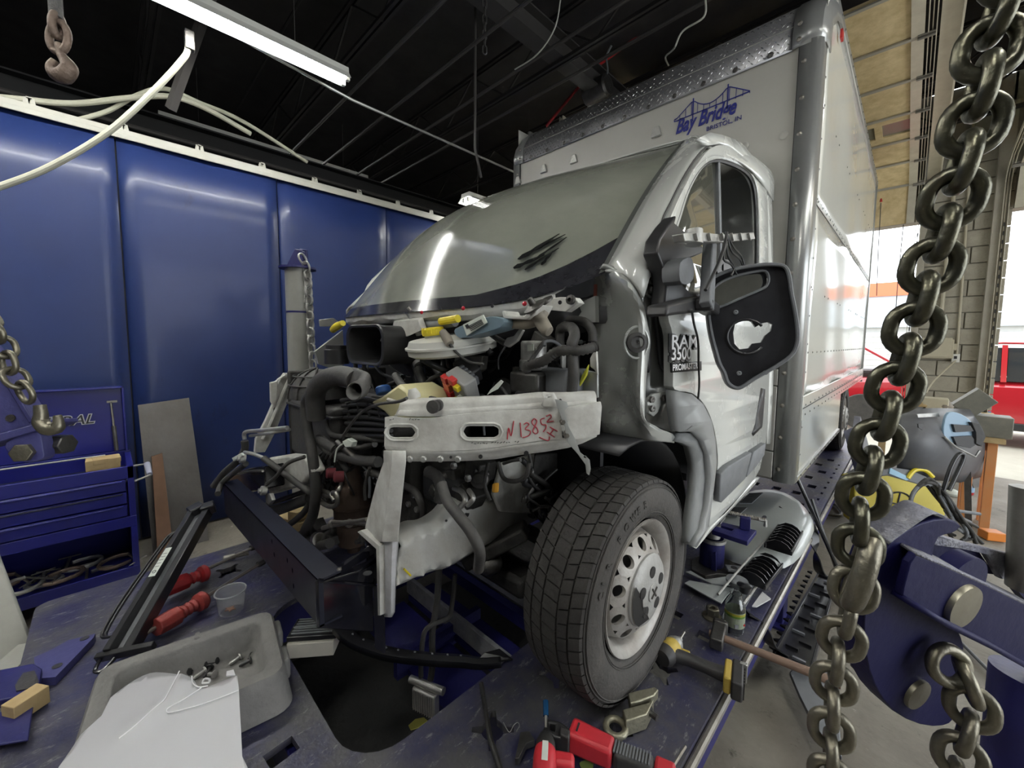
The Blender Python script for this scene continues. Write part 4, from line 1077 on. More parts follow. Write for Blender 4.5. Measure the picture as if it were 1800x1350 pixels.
# engine block and cover
T('engine_block', MB().box((-.10, -.18, .62), (.62, .30, .55)), m_engine, bevel=.03)
T('engine_block', MB().box((.25, -.16, .50), (.35, .25, .38)), m_engine, bevel=.03, label='dark gearbox side of the engine')
ec = slab('engine_cover', [(602, 705), (640, 692), (690, 700), (690, 770), (655, 778), (606, 765)], m_rubber, (0, .22, 0), Y=-.44, bevel=.02)
for k in range(7):
    build('cover_rib', MB().tube(WP([(600+k*2, 704+k*10), (640, 700+k*11), (688, 712+k*9)], Y=-.455), .008, 8, smooth=4), m_black, ec)
for k in range(4):
    build('cover_rib', MB().tube(WP([(612+k*18, 708), (616+k*18, 735)], Y=-.455), .009, 8), m_black, ec)
# expansion tank
m_milk = mat('yellowed_tank_plastic', (.62, .58, .33), .4, 0, (8, (.5, .45, .22), .6))
tk = slab('expansion_tank', [(649, 707), (668, 698), (698, 676), (718, 690), (728, 720), (720, 752), (700, 752), (690, 742), (672, 722), (660, 715)], m_milk, (0, .14, .0), Y=-.52, bevel=.012)
build('tank_cap', MB().lathe([(.024, 0), (.027, .004), (.027, .022), (.022, .028), (0, .028)], W(675, 692, Y=-.46), (-.4, 0, 1), 20), mat('blue_cap', (.03, .10, .32), .4), tk, label='blue cap')
hose([(695, 660, -.45), (706, 676, -.47), (722, 692, -.48), (745, 700, -.46), (765, 705, -.44)], .013, m_rubber)
hose([(600, 770, -.60), (630, 730, -.60), (660, 712, -.60), (700, 706, -.61), (715, 700, -.61)], .0045, m_rubber, 'wire')
# diagonal black hoses behind
hose([(712, 570, -.22), (720, 610, -.25), (735, 650, -.30), (752, 690, -.36), (770, 705, -.38)], .019, m_rubber, n=12)
hose([(700, 590, -.22), (715, 630, -.24), (742, 670, -.28), (765, 700, -.30)], .026, m_rubber, n=12)
hose([(736, 600, -.25), (760, 640, -.25), (785, 670, -.25), (800, 700, -.25)], .030, m_black, n=12)
T('hose_clamp', MB().cyl(W(734, 637, Y=-.30), W(737, 642, Y=-.30), .022, n=14), m_alu)
hose([(735, 690, -.35), (760, 665, -.35), (795, 655, -.34), (806, 650, -.34)], .008, m_rubber)
# fuse / relay box
q = Matrix.Rotation(.35, 3, 'Y') @ Matrix.Rotation(.5, 3, 'X')
c = W(815, 683, Y=-.36)
fb = T('fuse_box', MB().box(c, (.10, .05, .11), q), mat('grey_fuse_box', (.28, .28, .27), .5), bevel=.006)
for k, (dx, dz, cc, s_) in enumerate(((-.045, .035, m_red, .022), (-.04, .008, MATS['red_plastic'], .026), (-.042, -.022, m_red, .03), (.02, .035, m_yellow, .018), (-.005, -.03, m_yellow, .016), (.03, -.01, m_paper, .024), (.0, .05, m_red, .022))):
    build('fuse', MB().box(c+q @ V((dx, -.03, dz)), (s_*1.3, .02, s_), q), cc if k != 1 else mat('orange_fuse', (.55, .12, .05), .4), fb, bevel=.002)
build('relay', MB().box(W(806, 662, Y=-.38), (.035, .03, .025), q), mat('magenta_connector', (.4, .01, .05), .4), fb, bevel=.002)
T('connector_block', MB().box(W(822, 652, Y=-.30), (.10, .05, .05), q), m_black, bevel=.006)
for k in range(5): T('connector_pin', MB().box(W(812+k*6, 650+k*5, Y=-.33), (.012, .02, .03), q), m_greyp, bevel=.002)
# white tag on wires
T('white_tag', MB().prism([WP([(856, 694), (862, 685), (880, 668), (884, 671), (874, 684), (862, 690)], Y=-.42)], (0, .003, 0)), m_paper)
slab('yellow_tie', [(1014, 685), (1022, 660), (1034, 640), (1030, 660), (1021, 675)], mat('yellow_tag_plastic', (.55, .55, .05), .4), (0, .01, 0), Y=-.15)
# hydraulic pump / abs unit
c = W(938, 622, Y=-.20)
pu = T('hydraulic_pump', MB().lathe([(.040, -.05), (.045, -.04), (.045, -.022), (.041, -.018), (.041, .035), (.037, .041), (0, .042)], c, (0, 0, 1), 24), m_alu, label='silver cylindrical pump')
build('pump_label', MB().prism([WP([(927, 606), (938, 605), (938, 616), (927, 617)], Y=-.247)], (0, .002, 0)), m_paper, pu, smooth=False)
build('pump_body', MB().box(c+V((0, 0, -.09)), (.12, .10, .07)), m_dsteel, pu, bevel=.01)
build('pump_body', MB().box(c+V((.0, -.02, -.16)), (.06, .08, .09)), m_black, pu, bevel=.012)
T('control_module', MB().box(W(985, 640, Y=-.10), (.12, .06, .12)), m_black, bevel=.008)
T('module_plate', MB().box(W(990, 640, Y=-.14), (.008, .02, .12)), m_alu, bevel=.002)
T('battery_tray', MB().box(W(973, 668, Y=-.15), (.20, .12, .08)), m_greyp, bevel=.01)
hose([(1050, 608, -.18), (1020, 616, -.22), (980, 618, -.24), (955, 635, -.25), (930, 642, -.25), (925, 650, -.24)], .013, m_rubber, 'corrugated_hose', rib=.25, k=10)
hose([(1005, 690, -.20), (1008, 650, -.22), (1005, 610, -.22), (1010, 588, -.2), (1003, 575, -.16), (985, 580, -.12), (985, 620, -.12)], .016, m_rubber)
hose([(1042, 600, -.12), (1040, 580, -.12), (1025, 565, -.12), (1000, 562, -.1)], .014, m_rubber)
slab('tab_bracket', [(1042, 620), (1048, 616), (1050, 660), (1044, 650), (1037, 645), (1037, 630)], m_whited, (0, .01, 0), Y=-.14)
slab('inner_apron', [(1028, 650), (1050, 655), (1050, 700), (1022, 695)], m_primer, (0, .01, 0), Y=-.13)
slab('booster_bracket', [(800, 622), (848, 626), (845, 650), (815, 672), (795, 660)], m_alu, (0, .03, 0), [[(818, 632), (826, 634), (822, 642)]], Y=-.22)
# clutter of wires and hoses
rnd = random.Random(11)
cl = []
for k in range(46):
    x0 = rnd.uniform(620, 1030); y0 = rnd.uniform(600, 700)
    if x0 < 740: y0 = rnd.uniform(650, 720)
    Y0 = rnd.uniform(-.30, -.05)
    pts = [W(x0, y0, Y=Y0)]
    d = V((rnd.uniform(-1, 1), rnd.uniform(-.4, .4), rnd.uniform(-.8, .8)))
    for j in range(4):
        d = (d+V((rnd.uniform(-1, 1), rnd.uniform(-.5, .5), rnd.uniform(-1, 1)))*.8).normalized()
        q_ = pts[-1]+d*rnd.uniform(.04, .10); q_.y = max(-.42, min(-.02, q_.y)); q_.z = max(.7, min(1.14, q_.z)); q_.x = max(-.7, min(.78, q_.x)); pts.append(q_)
    r_ = rnd.choice((.003, .004, .005, .007, .011))
    T('wiring' if r_ < .006 else 'hose', MB().tube(pts, r_, 7, smooth=5), rnd.choice((m_rubber, m_rubber, m_black, m_greyp)), ang=60)
for k in range(40):
    x0 = rnd.uniform(560, 660); y0 = rnd.uniform(775, 850); Y0 = rnd.uniform(-.52, -.35)
    pts = [W(x0, y0, Y=Y0)]; d = V((rnd.uniform(-1, 1), 0, rnd.uniform(-.8, .8)))
    for j in range(3):
        d = (d+V((rnd.uniform(-1, 1), rnd.uniform(-.4, .4), rnd.uniform(-1, 1)))*.8).normalized(); pts.append(pts[-1]+d*rnd.uniform(.03, .07))
    for q_ in pts: q_.x = max(-.62, min(.25, q_.x)); q_.y = max(-.56, min(-.3, q_.y)); q_.z = max(.4, min(.74, q_.z))
    T('hose' if k % 2 else 'wiring', MB().tube(pts, rnd.choice((.004, .006, .010, .013)), 7, smooth=5), rnd.choice((m_rubber, m_engine, m_dsteel, m_greyp)), ang=60)
for k in range(26):
    px, py = rnd.uniform(560, 700), rnd.uniform(775, 870)
    c = W(px, py, Y=rnd.uniform(-.42, -.3)); a = V((rnd.uniform(-1, 1), -1, rnd.uniform(-1, 1))); r_ = rnd.uniform(.01, .03)
    T('engine_fitting', MB().lathe([(r_, -.03), (r_, 0), (r_*.7, .004), (r_*.6, .015), (0, .015)], c, a, rnd.choice((6, 14))), rnd.choice((m_engine, m_dsteel, m_black, m_alu)))
for k in range(30):
    px, py = rnd.uniform(720, 1010), rnd.uniform(600, 690)
    c = W(px, py, Y=rnd.uniform(-.16, -.04)); r_ = rnd.uniform(.012, .035)
    if k % 2: T('engine_fitting', MB().box(c, (r_*2, .05, r_*1.6), Matrix.Rotation(rnd.uniform(-.5, .5), 3, 'Y')), rnd.choice((m_engine, m_black, m_dsteel)), bevel=.004)
    else: T('engine_fitting', MB().lathe([(r_, -.03), (r_, 0), (r_*.7, .006), (0, .012)], c, (rnd.uniform(-1, 1), -1, rnd.uniform(-.5, 1)), 14), rnd.choice((m_engine, m_black, m_dsteel)))
hose([(610, 765, -.50), (600, 790, -.50), (588, 800, -.5)], .010, m_engine)
hose([(575, 740, -.5), (585, 765, -.5), (640, 770, -.46), (690, 775, -.42)], .012, m_rubber)
T('drive_pulley', MB().lathe([(.045, -.02), (.045, -.012), (.036, -.008), (.036, .008), (.045, .012), (.045, .02), (.02, .022), (0, .022)], W(575, 830, Y=-.50), (-.3, -1, 0), 24), m_dsteel)
for px, py in ((580, 832), (594, 838)):
    T('red_cap', MB().lathe([(.022, -.02), (.022, .01), (.015, .016), (0, .016)], W(px, py, Y=-.53), (-.3, -1, .1), 16), mat('dull_red_cap', (.14, .02, .028), .55))
slab('white_connector', [(601, 776), (610, 771), (620, 777), (617, 786), (606, 786)], m_paper, (0, .02, 0), Y=-.54)
hose([(603, 780, -.54), (592, 790, -.55), (588, 812, -.55)], .003, m_paper, 'wire')
slab('ribbed_manifold', [(553, 800), (570, 795), (580, 800), (566, 820), (553, 812)], m_alu, (0, .04, 0), Y=-.50)
for k in range(4): hose([(555+k*9, 810-k*2, -.53), (562+k*9, 800-k*2, -.53), (575+k*9, 792-k*3, -.52)], .007, m_dsteel, 'manifold_rib')
# catalytic converter
def cat(px0, py0, px1, py1, r, **k):
    pass
c0 = W(617, 820, Y=-.42); c1 = W(622, 960, Y=-.42)
cm = MB(); L_ = (c1-c0).length; ax = (c1-c0).normalized()
cm.lathe([(.030, -.02), (.034, .0), (.045, .05), (.070, .10), (.076, .12), (.078, .16), (.080, .165), (.080, .172), (.078, .176), (.078, .24), (.068, .25), (.066, .34), (.030, .36), (.028, L_+.02)], c0, ax, 28)
ct = T('catalytic_converter', cm, m_rust, label='brown rusty heat-shielded converter')
build('clamp', MB().tube([c0+ax*.17+V((.082*math.cos(a), .082*math.sin(a), 0)) for a in [i*PI/12 for i in range(24)]], .004, 6, closed=True), m_rust, ct)
build('crease', MB().tube([c0+ax*t+V((.03*math.sin(t*20), -.06-.02*math.sin(t*9), 0)) for t in (.06, .09, .12, .15)], .010, 8, smooth=3), m_rust, ct)
build('bolt', MB().lathe([(.018, 0), (.018, .008), (.01, .012), (.008, .03), (0, .03)], W(637, 948, Y=-.50), (.2, -1, 0), 6), m_dsteel, ct)
# silver pipes
for q_ in ([(563, 868, -.55), (580, 872, -.55), (595, 862, -.54), (600, 850, -.52)], [(560, 880, -.55), (578, 890, -.56), (592, 886, -.56), (592, 868, -.56), (585, 866, -.56)], [(565, 862, -.54), (580, 868, -.55), (588, 880, -.55)]):
    hose(q_, .009, m_steel, 'coolant_pipe')
hose([(568, 928, -.54), (600, 920, -.56), (630, 918, -.57), (660, 922, -.58)], .010, m_steel, 'lower_pipe')
hose([(583, 917, -.56), (610, 918, -.57), (645, 913, -.58)], .007, m_steel, 'lower_pipe')
for px in (584, 614): T('pipe_clamp', MB().lathe([(.014, -.008), (.016, 0), (.014, .008)], W(px, 920, Y=-.56), (1, 0, -.1), 12), m_steel)
# big lower coolant hose and flange
hose([(450, 905, -.62), (480, 900, -.60), (520, 885, -.57), (545, 875, -.55)], .024, m_rubber, 'lower_hose', n=12)
hose([(445, 893, -.60), (490, 880, -.58), (540, 862, -.55)], .012, m_black, 'lower_hose')
hose([(505, 925, -.58), (530, 905, -.57), (545, 885, -.56)], .014, m_rubber, 'lower_hose')
T('hose_band', MB().cyl(W(466, 904, Y=-.61), W(472, 902, Y=-.61), .026, n=14), m_steel)
hose([(530, 935, -.56), (540, 950, -.55), (565, 950, -.52), (590, 935, -.48)], .026, m_rubber, 'lower_hose', n=12)
T('hose_band', MB().cyl(W(556, 946, Y=-.54), W(561, 948, Y=-.54), .028, n=14), m_steel)
slab('lower_bracket', [(530, 935), (545, 915), (552, 930), (580, 945), (583, 960), (560, 965), (540, 955)], m_engine, (0, .06, 0), Y=-.52)
# far-side frame horn and black crush bracket
fh = slab('frame_horn', [(470, 805), (500, 800), (535, 804), (548, 830), (530, 855), (500, 862), (474, 870), (466, 850)], m_whited, (0, .06, 0), Y=-.60, bevel=.012, label='cream dented far-side frame horn')
slab('far_bracket', [(400, 833), (440, 822), (464, 820), (466, 860), (430, 868), (405, 850)], m_blackg, (0, .08, 0), Y=-.70, bevel=.006)
hose([(412, 835, -.71), (436, 829, -.71), (462, 828, -.71)], .005, m_steel, 'bright_edge')
# a/c lines
hose([(430, 772, -.72), (431, 760, -.72), (455, 757, -.71), (505, 752, -.66)], .009, m_alu, 'ac_pipe')
hose([(440, 766, -.71), (470, 762, -.7), (510, 755, -.64)], .007, m_alu, 'ac_pipe')
hose([(430, 775, -.72), (430, 790, -.72), (418, 810, -.74), (395, 830, -.76), (375, 855, -.8)], .016, m_rubber, 'ac_hose')
hose([(432, 815, -.74), (410, 832, -.76), (390, 850, -.79), (383, 868, -.82)], .013, m_rubber, 'ac_hose')
hose([(430, 795, -.73), (445, 798, -.72), (463, 805, -.7)], .008, m_alu, 'ac_pipe')
hose([(463, 805, -.70), (490, 825, -.66), (520, 848, -.62), (540, 862, -.60), (550, 870, -.58)], .013, m_rubber, 'ac_hose', n=10)
hose([(468, 852, -.70), (485, 838, -.68), (505, 815, -.66), (535, 803, -.62)], .008, m_rubber, 'ac_hose')
T('ac_fitting', MB().lathe([(.020, 0), (.020, .02), (.010, .022), (.010, .03), (0, .03)], W(431, 806, Y=-.74), (0, -1, .2), 14), m_alu)
T('ac_fitting', MB().lathe([(.020, 0), (.020, .02), (.010, .022), (.010, .03), (0, .03)], W(468, 862, Y=-.70), (0, -1, .2), 14), m_alu)
slab('ac_flange', [(466, 868), (474, 868), (478, 880), (472, 888), (467, 882)], m_alu, (0, .015, 0), Y=-.70)
slab('paper_wrap', [(407, 805), (423, 796), (427, 801), (410, 811)], m_paper, (0, .01, 0), Y=-.76)
# far-side headlamp upright
up = slab('headlamp_upright', [(500, 656), (520, 656), (525, 664), (513, 690), (497, 728), (482, 765), (466, 795), (448, 796), (450, 772), (466, 742), (480, 710), (482, 686), (492, 668)], m_whited, (-.03, .0, .0), [[(481, 726), (484, 726), (484, 731), (481, 731)]], X=-.80, bevel=.004, label='cream far-side headlamp upright')
build('flange', MB().prism([WP([(473, 672), (482, 670), (498, 661), (500, 657), (486, 666), (484, 700), (478, 712), (474, 705)], X=-.79)], (.03, .0, 0)), m_whited, up, bevel=.003)
build('ridge', MB().tube(WP([(508, 668), (492, 705), (478, 740), (462, 772)], X=-.785), .010, 6, smooth=4), m_whited, up)
# behind-window clutter under the front rail
T('steering_box', MB().box(W(795, 858, Y=-.25), (.26, .12, .13)), m_int, bevel=.03)
hose([(752, 828, -.42), (768, 838, -.42), (775, 858, -.43), (772, 880, -.43)], .018, m_rubber, n=10, rib=.1)
hose([(776, 850, -.54), (786, 880, -.55), (805, 905, -.56), (828, 935, -.56), (843, 968, -.55), (841, 1000, -.52)], .014, m_rubber, 'long_hose', 'black hose hanging over the frame rail', n=12)
hose([(808, 892, -.38), (818, 880, -.38), (812, 865, -.36), (798, 858, -.35)], .009, m_alu, 'power_steering_pipe')
hose([(822, 888, -.38), (832, 876, -.38), (824, 862, -.36)], .008, m_alu, 'power_steering_pipe')
for px, py in ((800, 818), (825, 840), (720, 885), (735, 895), (730, 870)):
    T('bolt_head', MB().lathe([(.012, 0), (.012, .012), (.006, .014), (.005, .006), (0, .006)], W(px, py, Y=-.33), (0, -1, 0), 6), m_alu)
for k in range(26):
    px, py = rnd.uniform(712, 850), rnd.uniform(822, 925)
    if py > 895-(px-712)*.2: continue
    c = W(px, py, Y=rnd.uniform(-.30, -.16)); r_ = rnd.uniform(.015, .04)
    if k % 2: T('engine_fitting', MB().lathe([(r_, -.03), (r_, 0), (r_*.7, .006), (r_*.5, .02), (0, .02)], c, (rnd.uniform(-1, 1), -1, rnd.uniform(-1, 1)), 14), rnd.choice((m_engine, m_black, m_dsteel)))
    else: T('engine_fitting', MB().box(c, (r_*2, .08, r_*1.8), Matrix.Rotation(rnd.uniform(-.6, .6), 3, 'Y')), rnd.choice((m_engine, m_black, m_rubber)), bevel=.006)
hose([(700, 850, -.35), (730, 865, -.36), (745, 905, -.36), (735, 935, -.36)], .014, m_rubber)
slab('orange_clip', [(865, 850), (870, 848), (869, 866), (864, 866)], mat('orange_clip', (.6, .3, .03), .5), (.01, .01, 0), Y=-.34)
# inner apron (strut tower side) with hoses
T('inner_apron', MB().prism([WP([(883, 815), (935, 800), (990, 795), (985, 890), (955, 905), (880, 900), (868, 870)], X=.56)], (-.02, 0, 0)), m_whited, bevel=.006, label='scuffed white inner apron')
T('wheel_well_dark', MB().prism([WP([(940, 800), (1040, 790), (1060, 900), (985, 950), (930, 900)], X=.62)], (-.02, .02, 0)), m_engine, bevel=.006)
hose([(875, 812, -.30), (885, 840, -.30), (905, 846, -.30), (925, 836, -.30), (930, 812, -.30)], .007, m_rubber)
hose([(858, 812, -.30), (852, 850, -.3), (862, 880, -.3)], .006, m_rubber, 'wire')
hose([(885, 815, -.33), (900, 810, -.33), (915, 808, -.33)], .005, m_rubber, 'wire')
for k in range(16):
    pts = []
    px, py = rnd.uniform(930, 1000), rnd.uniform(810, 900); X_ = rnd.uniform(.62, .72)
    for j in range(4): pts.append(W(px+rnd.uniform(-22, 22), py+j*14+rnd.uniform(-8, 8), X=X_))
    T('brake_line', MB().tube(pts, rnd.choice((.004, .006, .010)), 7, smooth=5), rnd.choice((m_rubber, m_black, m_dsteel)), ang=60)
# ---- N13852 front rail: swept from the nose back to the fender
def railp(u, z, d=0):
    x = .47+.475*u; y = -.60+.42*u-.015*math.sin(PI*u)
    n = V((.42, -.475, 0)).normalized(); n = V((n.x, n.y, 0))
    return V((x, y, z))+n*d
def ru(px, py):
    best = None
    for i in range(201):
        u = -.05+i*1.1/200; p = railp(u, .9)
        v = p-CAM; x = 900+FL*v.dot(cR)/v.dot(cF)
        if best is None or abs(x-px) < best[0]: best = (abs(x-px), u, p)
    u, p = best[1], best[2]
    d = W(px, py, D=1)-CAM; s_ = ((p-CAM).xy.length)/d.xy.length
    return u, (CAM+d*s_).z
def rl(px, py, off=0): u, z = ru(px, py); return railp(u, z, off)
def ribbon(top, bot, nrow, offs):
    rows = []
    for j in range(nrow):
        t = j/(nrow-1); r = []
        for (a, b) in zip(top, bot):
            px = a[0]+(b[0]-a[0])*t; py = a[1]+(b[1]-a[1])*t; r.append(rl(px, py, offs[j]))
        rows.append(r)
    return rows
topL = [(681, 732), (693, 730), (715, 733), (760, 733), (800, 728), (840, 724), (880, 721), (920, 719), (952, 717), (985, 716)]
botL = [(678, 782), (695, 783), (720, 788), (760, 791), (800, 790), (840, 788), (880, 783), (920, 777), (952, 772), (988, 770)]
def rail_face():
    # flat face with two slot holes
    cx = [(709, 757, 22, 10), (847, 757, 30, 11)]
    out = [rl(x, y, .012) for x, y in topL]+[rl(x, y, .012) for x, y in botL[::-1]]
    return out, cx
def slot(cx, cy, w, h, n=8):
    o = []
    for s_ in (1, -1):
        for i in range(n+1):
            a = -PI/2+PI*i/n if s_ > 0 else PI/2+PI*i/n
            o.append((cx+s_*(w-h)+h*math.cos(a), cy+h*math.sin(a)))
    return o
# build with local 2-D (u,z) tessellation and subdivision in u
def railskin(name, outer_px, holes_px, off, thick, m, parent=None, label=None, bev=0):
    loops = [[ru(*p) for p in l] for l in [outer_px]+holes_px]
    flat = [p for l in loops for p in l]
    tri = geometry.tessellate_polygon([[V((u, z, 0)) for u, z in l] for l in loops])
    bm = bmesh.new(); vs = [bm.verts.new((u, 0, z)) for u, z in flat]
    for t in tri:
        try: bm.faces.new([vs[i] for i in t])
        except ValueError: pass
    for i in range(1, 30):
        bmesh.ops.bisect_plane(bm, geom=bm.verts[:]+bm.edges[:]+bm.faces[:], plane_co=(i/30, 0, 0), plane_no=(1, 0, 0))
    bm.verts.index_update(); mb = MB()
    mb.v = [tuple(railp(v.co.x, v.co.z, off)) for v in bm.verts]; mb.f = [tuple(v.index for v in f.verts) for f in bm.faces]; bm.free()
    return build(name, mb, m, parent or truck, solid=thick, label=label, bevel=bev)
fr = railskin('front_rail', topL+botL[::-1], [slot(709, 758, 23, 9), slot(847, 757, 31, 10)], .012, .006, m_whited, label='white battered front rail with red handwriting', bev=.0015)
for c_ in ((709, 758, 28, 14), (847, 757, 36, 15)):
    build('slot_lip', MB().tube([rl(x, y, .016) for x, y in slot(*c_)], .0035, 6, closed=True), m_whited, fr)
topU = [(698, 726), (704, 706), (730, 703), (780, 702), (850, 699), (900, 697), (945, 692), (990, 692), (1030, 690), (1046, 690)]
botU = [(695, 731), (702, 729), (730, 731), (780, 731), (850, 724), (900, 720), (945, 717), (990, 716), (1030, 712), (1048, 712)]
build('upper_flange', MB().loft(ribbon(topU, botU, 4, (-.012, -.006, -.004, .010))), m_whited, fr, solid=.005)
build('upper_flange_top', MB().loft([[rl(x, y, -.012) for x, y in topU], [rl(x, y, -.012)+V((-.03, .035, -.004)) for x, y in topU]]), m_whited, fr, solid=.004)
botF = [(676, 806), (692, 812), (720, 812), (770, 812), (820, 811), (870, 808), (920, 800), (960, 795), (1000, 788), (1025, 780), (1050, 768)]
topF = [(678, 782), (695, 783), (720, 788), (770, 791), (820, 790), (870, 785), (920, 778), (960, 773), (1000, 768), (1028, 764), (1050, 758)]
build('lower_flange', MB().loft(ribbon(topF, botF, 4, (.012, .002, -.006, -.008))), m_whited, fr, solid=.005)
railskin('rail_end_box', [(985, 716), (1052, 704), (1054, 712), (1053, 760), (1028, 768), (992, 770), (984, 745)], [], .020, .010, m_whited, label='cleaner white outer section of the front rail', bev=.003)
for px, py, r_ in ((720, 806, 0), (745, 806, 0), (774, 806, 0), (806, 806, 0)):
    build('spot_weld', MB().lathe([(.010, 0), (.010, .003), (.006, .006), (0, .006)], rl(px, py, .004), (.66, -.75, 0), 12), m_alu, fr)
for px, py, r_ in ((792, 803, .004), (845, 802, .006), (925, 796, .007), (760, 713, .004), (985, 703, .004), (1035, 745, .006), (683, 751, .004)):
    build('bolt_hole', MB().lathe([(r_, 0), (r_, .003), (0, .003)], rl(px, py, .014 if 730 < py < 770 else .003), (.66, -.75, 0), 12), m_black, fr)
build('rubber_stop', MB().lathe([(.017, -.01), (.017, .004), (.012, .006), (.012, .016), (.019, .018), (.019, .028), (0, .030)], rl(769, 713, .0), (.45, -.9, 0), 18), m_rubber, fr)
build('stud', MB().cyl(rl(696, 708, -.01), rl(696, 708, -.01)+V((-.03, -.012, .006)), .006, n=8), m_steel, fr)
build('cable_clip', MB().lathe([(.018, -.01), (.02, 0), (.012, .02), (0, .02)], rl(722, 697, -.03), (-.2, -.2, 1), 12), m_whited, fr)
railskin('headlamp_tab', [(951, 690), (955, 687), (973, 689), (979, 702), (975, 712), (960, 716), (951, 710), (954, 700)], [slot(957, 693, 1.6, 1.5, 4), slot(966, 694, 1.6, 1.5, 4)], .022, .005, m_whited, parent=fr)
hb = railskin('hood_stay_bracket', [(973, 697), (992, 702), (995, 710), (988, 718), (998, 745), (1008, 765), (1018, 788), (1033, 800), (1036, 815), (1033, 826), (1029, 823), (1028, 808), (1014, 790), (996, 770), (991, 745), (980, 716)], [slot(1026, 795, 2.5, 2.4, 4)], .045, .006, m_primer, parent=fr, bev=.001)
for px, py in ((989, 736), (995, 759)):
    build('bracket_bolt', MB().lathe([(.012, 0), (.012, .008), (.007, .010), (.006, .02), (0, .02)], rl(px, py, .03), (.66, -.75, 0), 6), m_steel, fr)
# handwriting, drawn as strokes on the rail
m_ink = mat('red_marker', (.42, .03, .05), .5)
strokes = [[(892, 770), (894, 750), (900, 764), (904, 738)], [(914, 741), (917, 766)], [(921, 744), (926, 741), (931, 744), (924, 752), (932, 755), (930, 763), (920, 767)],
 [(934, 739), (936, 744), (943, 750), (946, 757), (941, 760), (937, 755), (942, 745), (944, 738), (939, 734), (934, 739)], [(958, 733), (950, 736), (952, 744), (959, 745), (960, 751), (955, 757)], [(959, 730), (965, 727), (968, 731), (964, 736), (961, 740), (973, 738)],
 [(948, 766), (963, 772), (967, 765)], [(961, 757), (974, 766)], [(966, 748), (979, 756)], [(967, 762), (973, 752)]]
for st in strokes:
    pts = crom([rl(x, y, .0165) for x, y in st], 4)
    build('red_handwriting', MB().tube(pts, .0016, 5), m_ink, fr)
for x0, x1, y in ((830, 860, 776), (865, 900, 775), (905, 915, 774), (722, 745, 735), (688, 700, 735)):
    mb = MB()
    for k in range(int((x1-x0)/5)): mb.tube([rl(x0+k*5, y+rnd.uniform(-1, 2), .0155), rl(x0+k*5+3, y+rnd.uniform(-2, 2), .0155)], .0009, 4)
    build('scribble', mb, m_black, fr, kind='stuff')
# ---- post and sleeve
# post: cross-section loft
def quadrow(px_l, px_m, px_r, py, X):
    return [W(px_l, py, Y=-.56)+V((-.0, .05, 0)), W(px_l, py, Y=-.60), W(px_m, py, Y=-.625), W(px_r, py, Y=-.60), W(px_r, py, Y=-.56)]
rows = [quadrow(676, 690, 712, 792, 0), quadrow(676, 690, 712, 812, 0), quadrow(663, 685, 708, 850, 0), quadrow(650, 680, 703, 900, 0), quadrow(643, 676, 700, 928, 0), quadrow(650, 674, 699, 938, 0), quadrow(664, 673, 698, 952, 0)]
T('headlamp_post', MB().loft(rows), m_whited, solid=.006, label='white tapering post below the rail', bevel=.002)
rows = []
for (py, w_) in ((945, 17), (960, 17), (1000, 14), (1050, 12), (1075, 11), (1084, 6)):
    rows.append([W(682-w_*.95 if i == 0 else 682+w_*math.sin(a), py, Y=-.61+.03*(1-math.cos(a))) for i, a in enumerate([math.radians(-85+k*170/6) for k in range(7)])])
T('tow_sleeve', MB().loft(rows), mat('scuffed_white_tube', (.6, .6, .62), .3, 0, (20, (.3, .3, .3), .7, .2)), solid=.005, label='rounded white sleeve at the end of the frame rail')
slab('flange_plate', [(628, 935), (634, 932), (667, 960), (668, 1082), (664, 1082), (661, 965)], m_whited, (.004, .02, 0), Y=-.625, bevel=.001)
# frame rail (crinkled)
rows = []
def frX(y): return .50+.03*math.sin(y*20)*0
tp = [(700, 946), (730, 930), (755, 926), (780, 910), (800, 890), (840, 878), (870, 868), (900, 858), (985, 860)]
bp = [(690, 1034), (712, 1026), (735, 1015), (765, 1004), (790, 998), (830, 975), (865, 955), (905, 935), (985, 895)]
nf = 34
tpc = crom([W(x, y, X=.50) for x, y in tp], 4); bpc = crom([W(x, y, X=.50) for x, y in bp], 4)
for i, (a, b) in enumerate(zip(tpc, bpc)):
    r = [a+V((-.07, 0, 0)), a+V((-.01, 0, 0))]
    for k in range(1, 9):
        t = k/9; p = a.lerp(b, t)
        d_ = .010*math.sin(i*1.3+k*.9)*math.sin(i*.47+k*1.7)*(1 if i < 20 else .2)
        p.x += .012+d_; p.z += .003*math.sin(i*2.1); r.append(p)
    r += [b+V((-.01, 0, 0)), b+V((-.07, 0, 0))]
    rows.append(r)
T('frame_rail', MB().loft(rows), mat('crinkled_white_metal', (.58, .585, .56), .28, 0, (9, (.40, .37, .31), .55, .2), (25, .35)), solid=.005, label='crumpled white frame rail', ang=50)
for px, py, r_ in ((820, 904, .010), (784, 915, .004)):
    T('bolt_hole', MB().lathe([(r_, 0), (r_, .003), (0, .003)], W(px, py, X=.514), (1, 0, 0), 12), m_black)
T('yellow_mark', MB().tube([W(x, y, X=.526) for x, y in ((710, 1000), (716, 1006), (722, 1012))], .003, 5), m_yellow)
# lower wishbone / subframe pieces under the rail
T('control_arm', MB().bar(W(820, 985, X=.42), W(925, 930, X=.6), .10, .05), m_engine, bevel=.01)
T('subframe', MB().box((.2, .05, .22), (.8, .35, .08)), m_engine, bevel=.02)
T('ball_joint', MB().sph(W(860, 990, X=.5), .05, 16, 10, (1, 1, .8)), m_dsteel)
T('axle_shaft', MB().cyl((.1, .05, .36), (.72, .03, .355), .03), m_dsteel)
T('brake_drum', MB().cyl((.70, .028, .353), (.80, .028, .353), .16, n=28), m_dsteel)
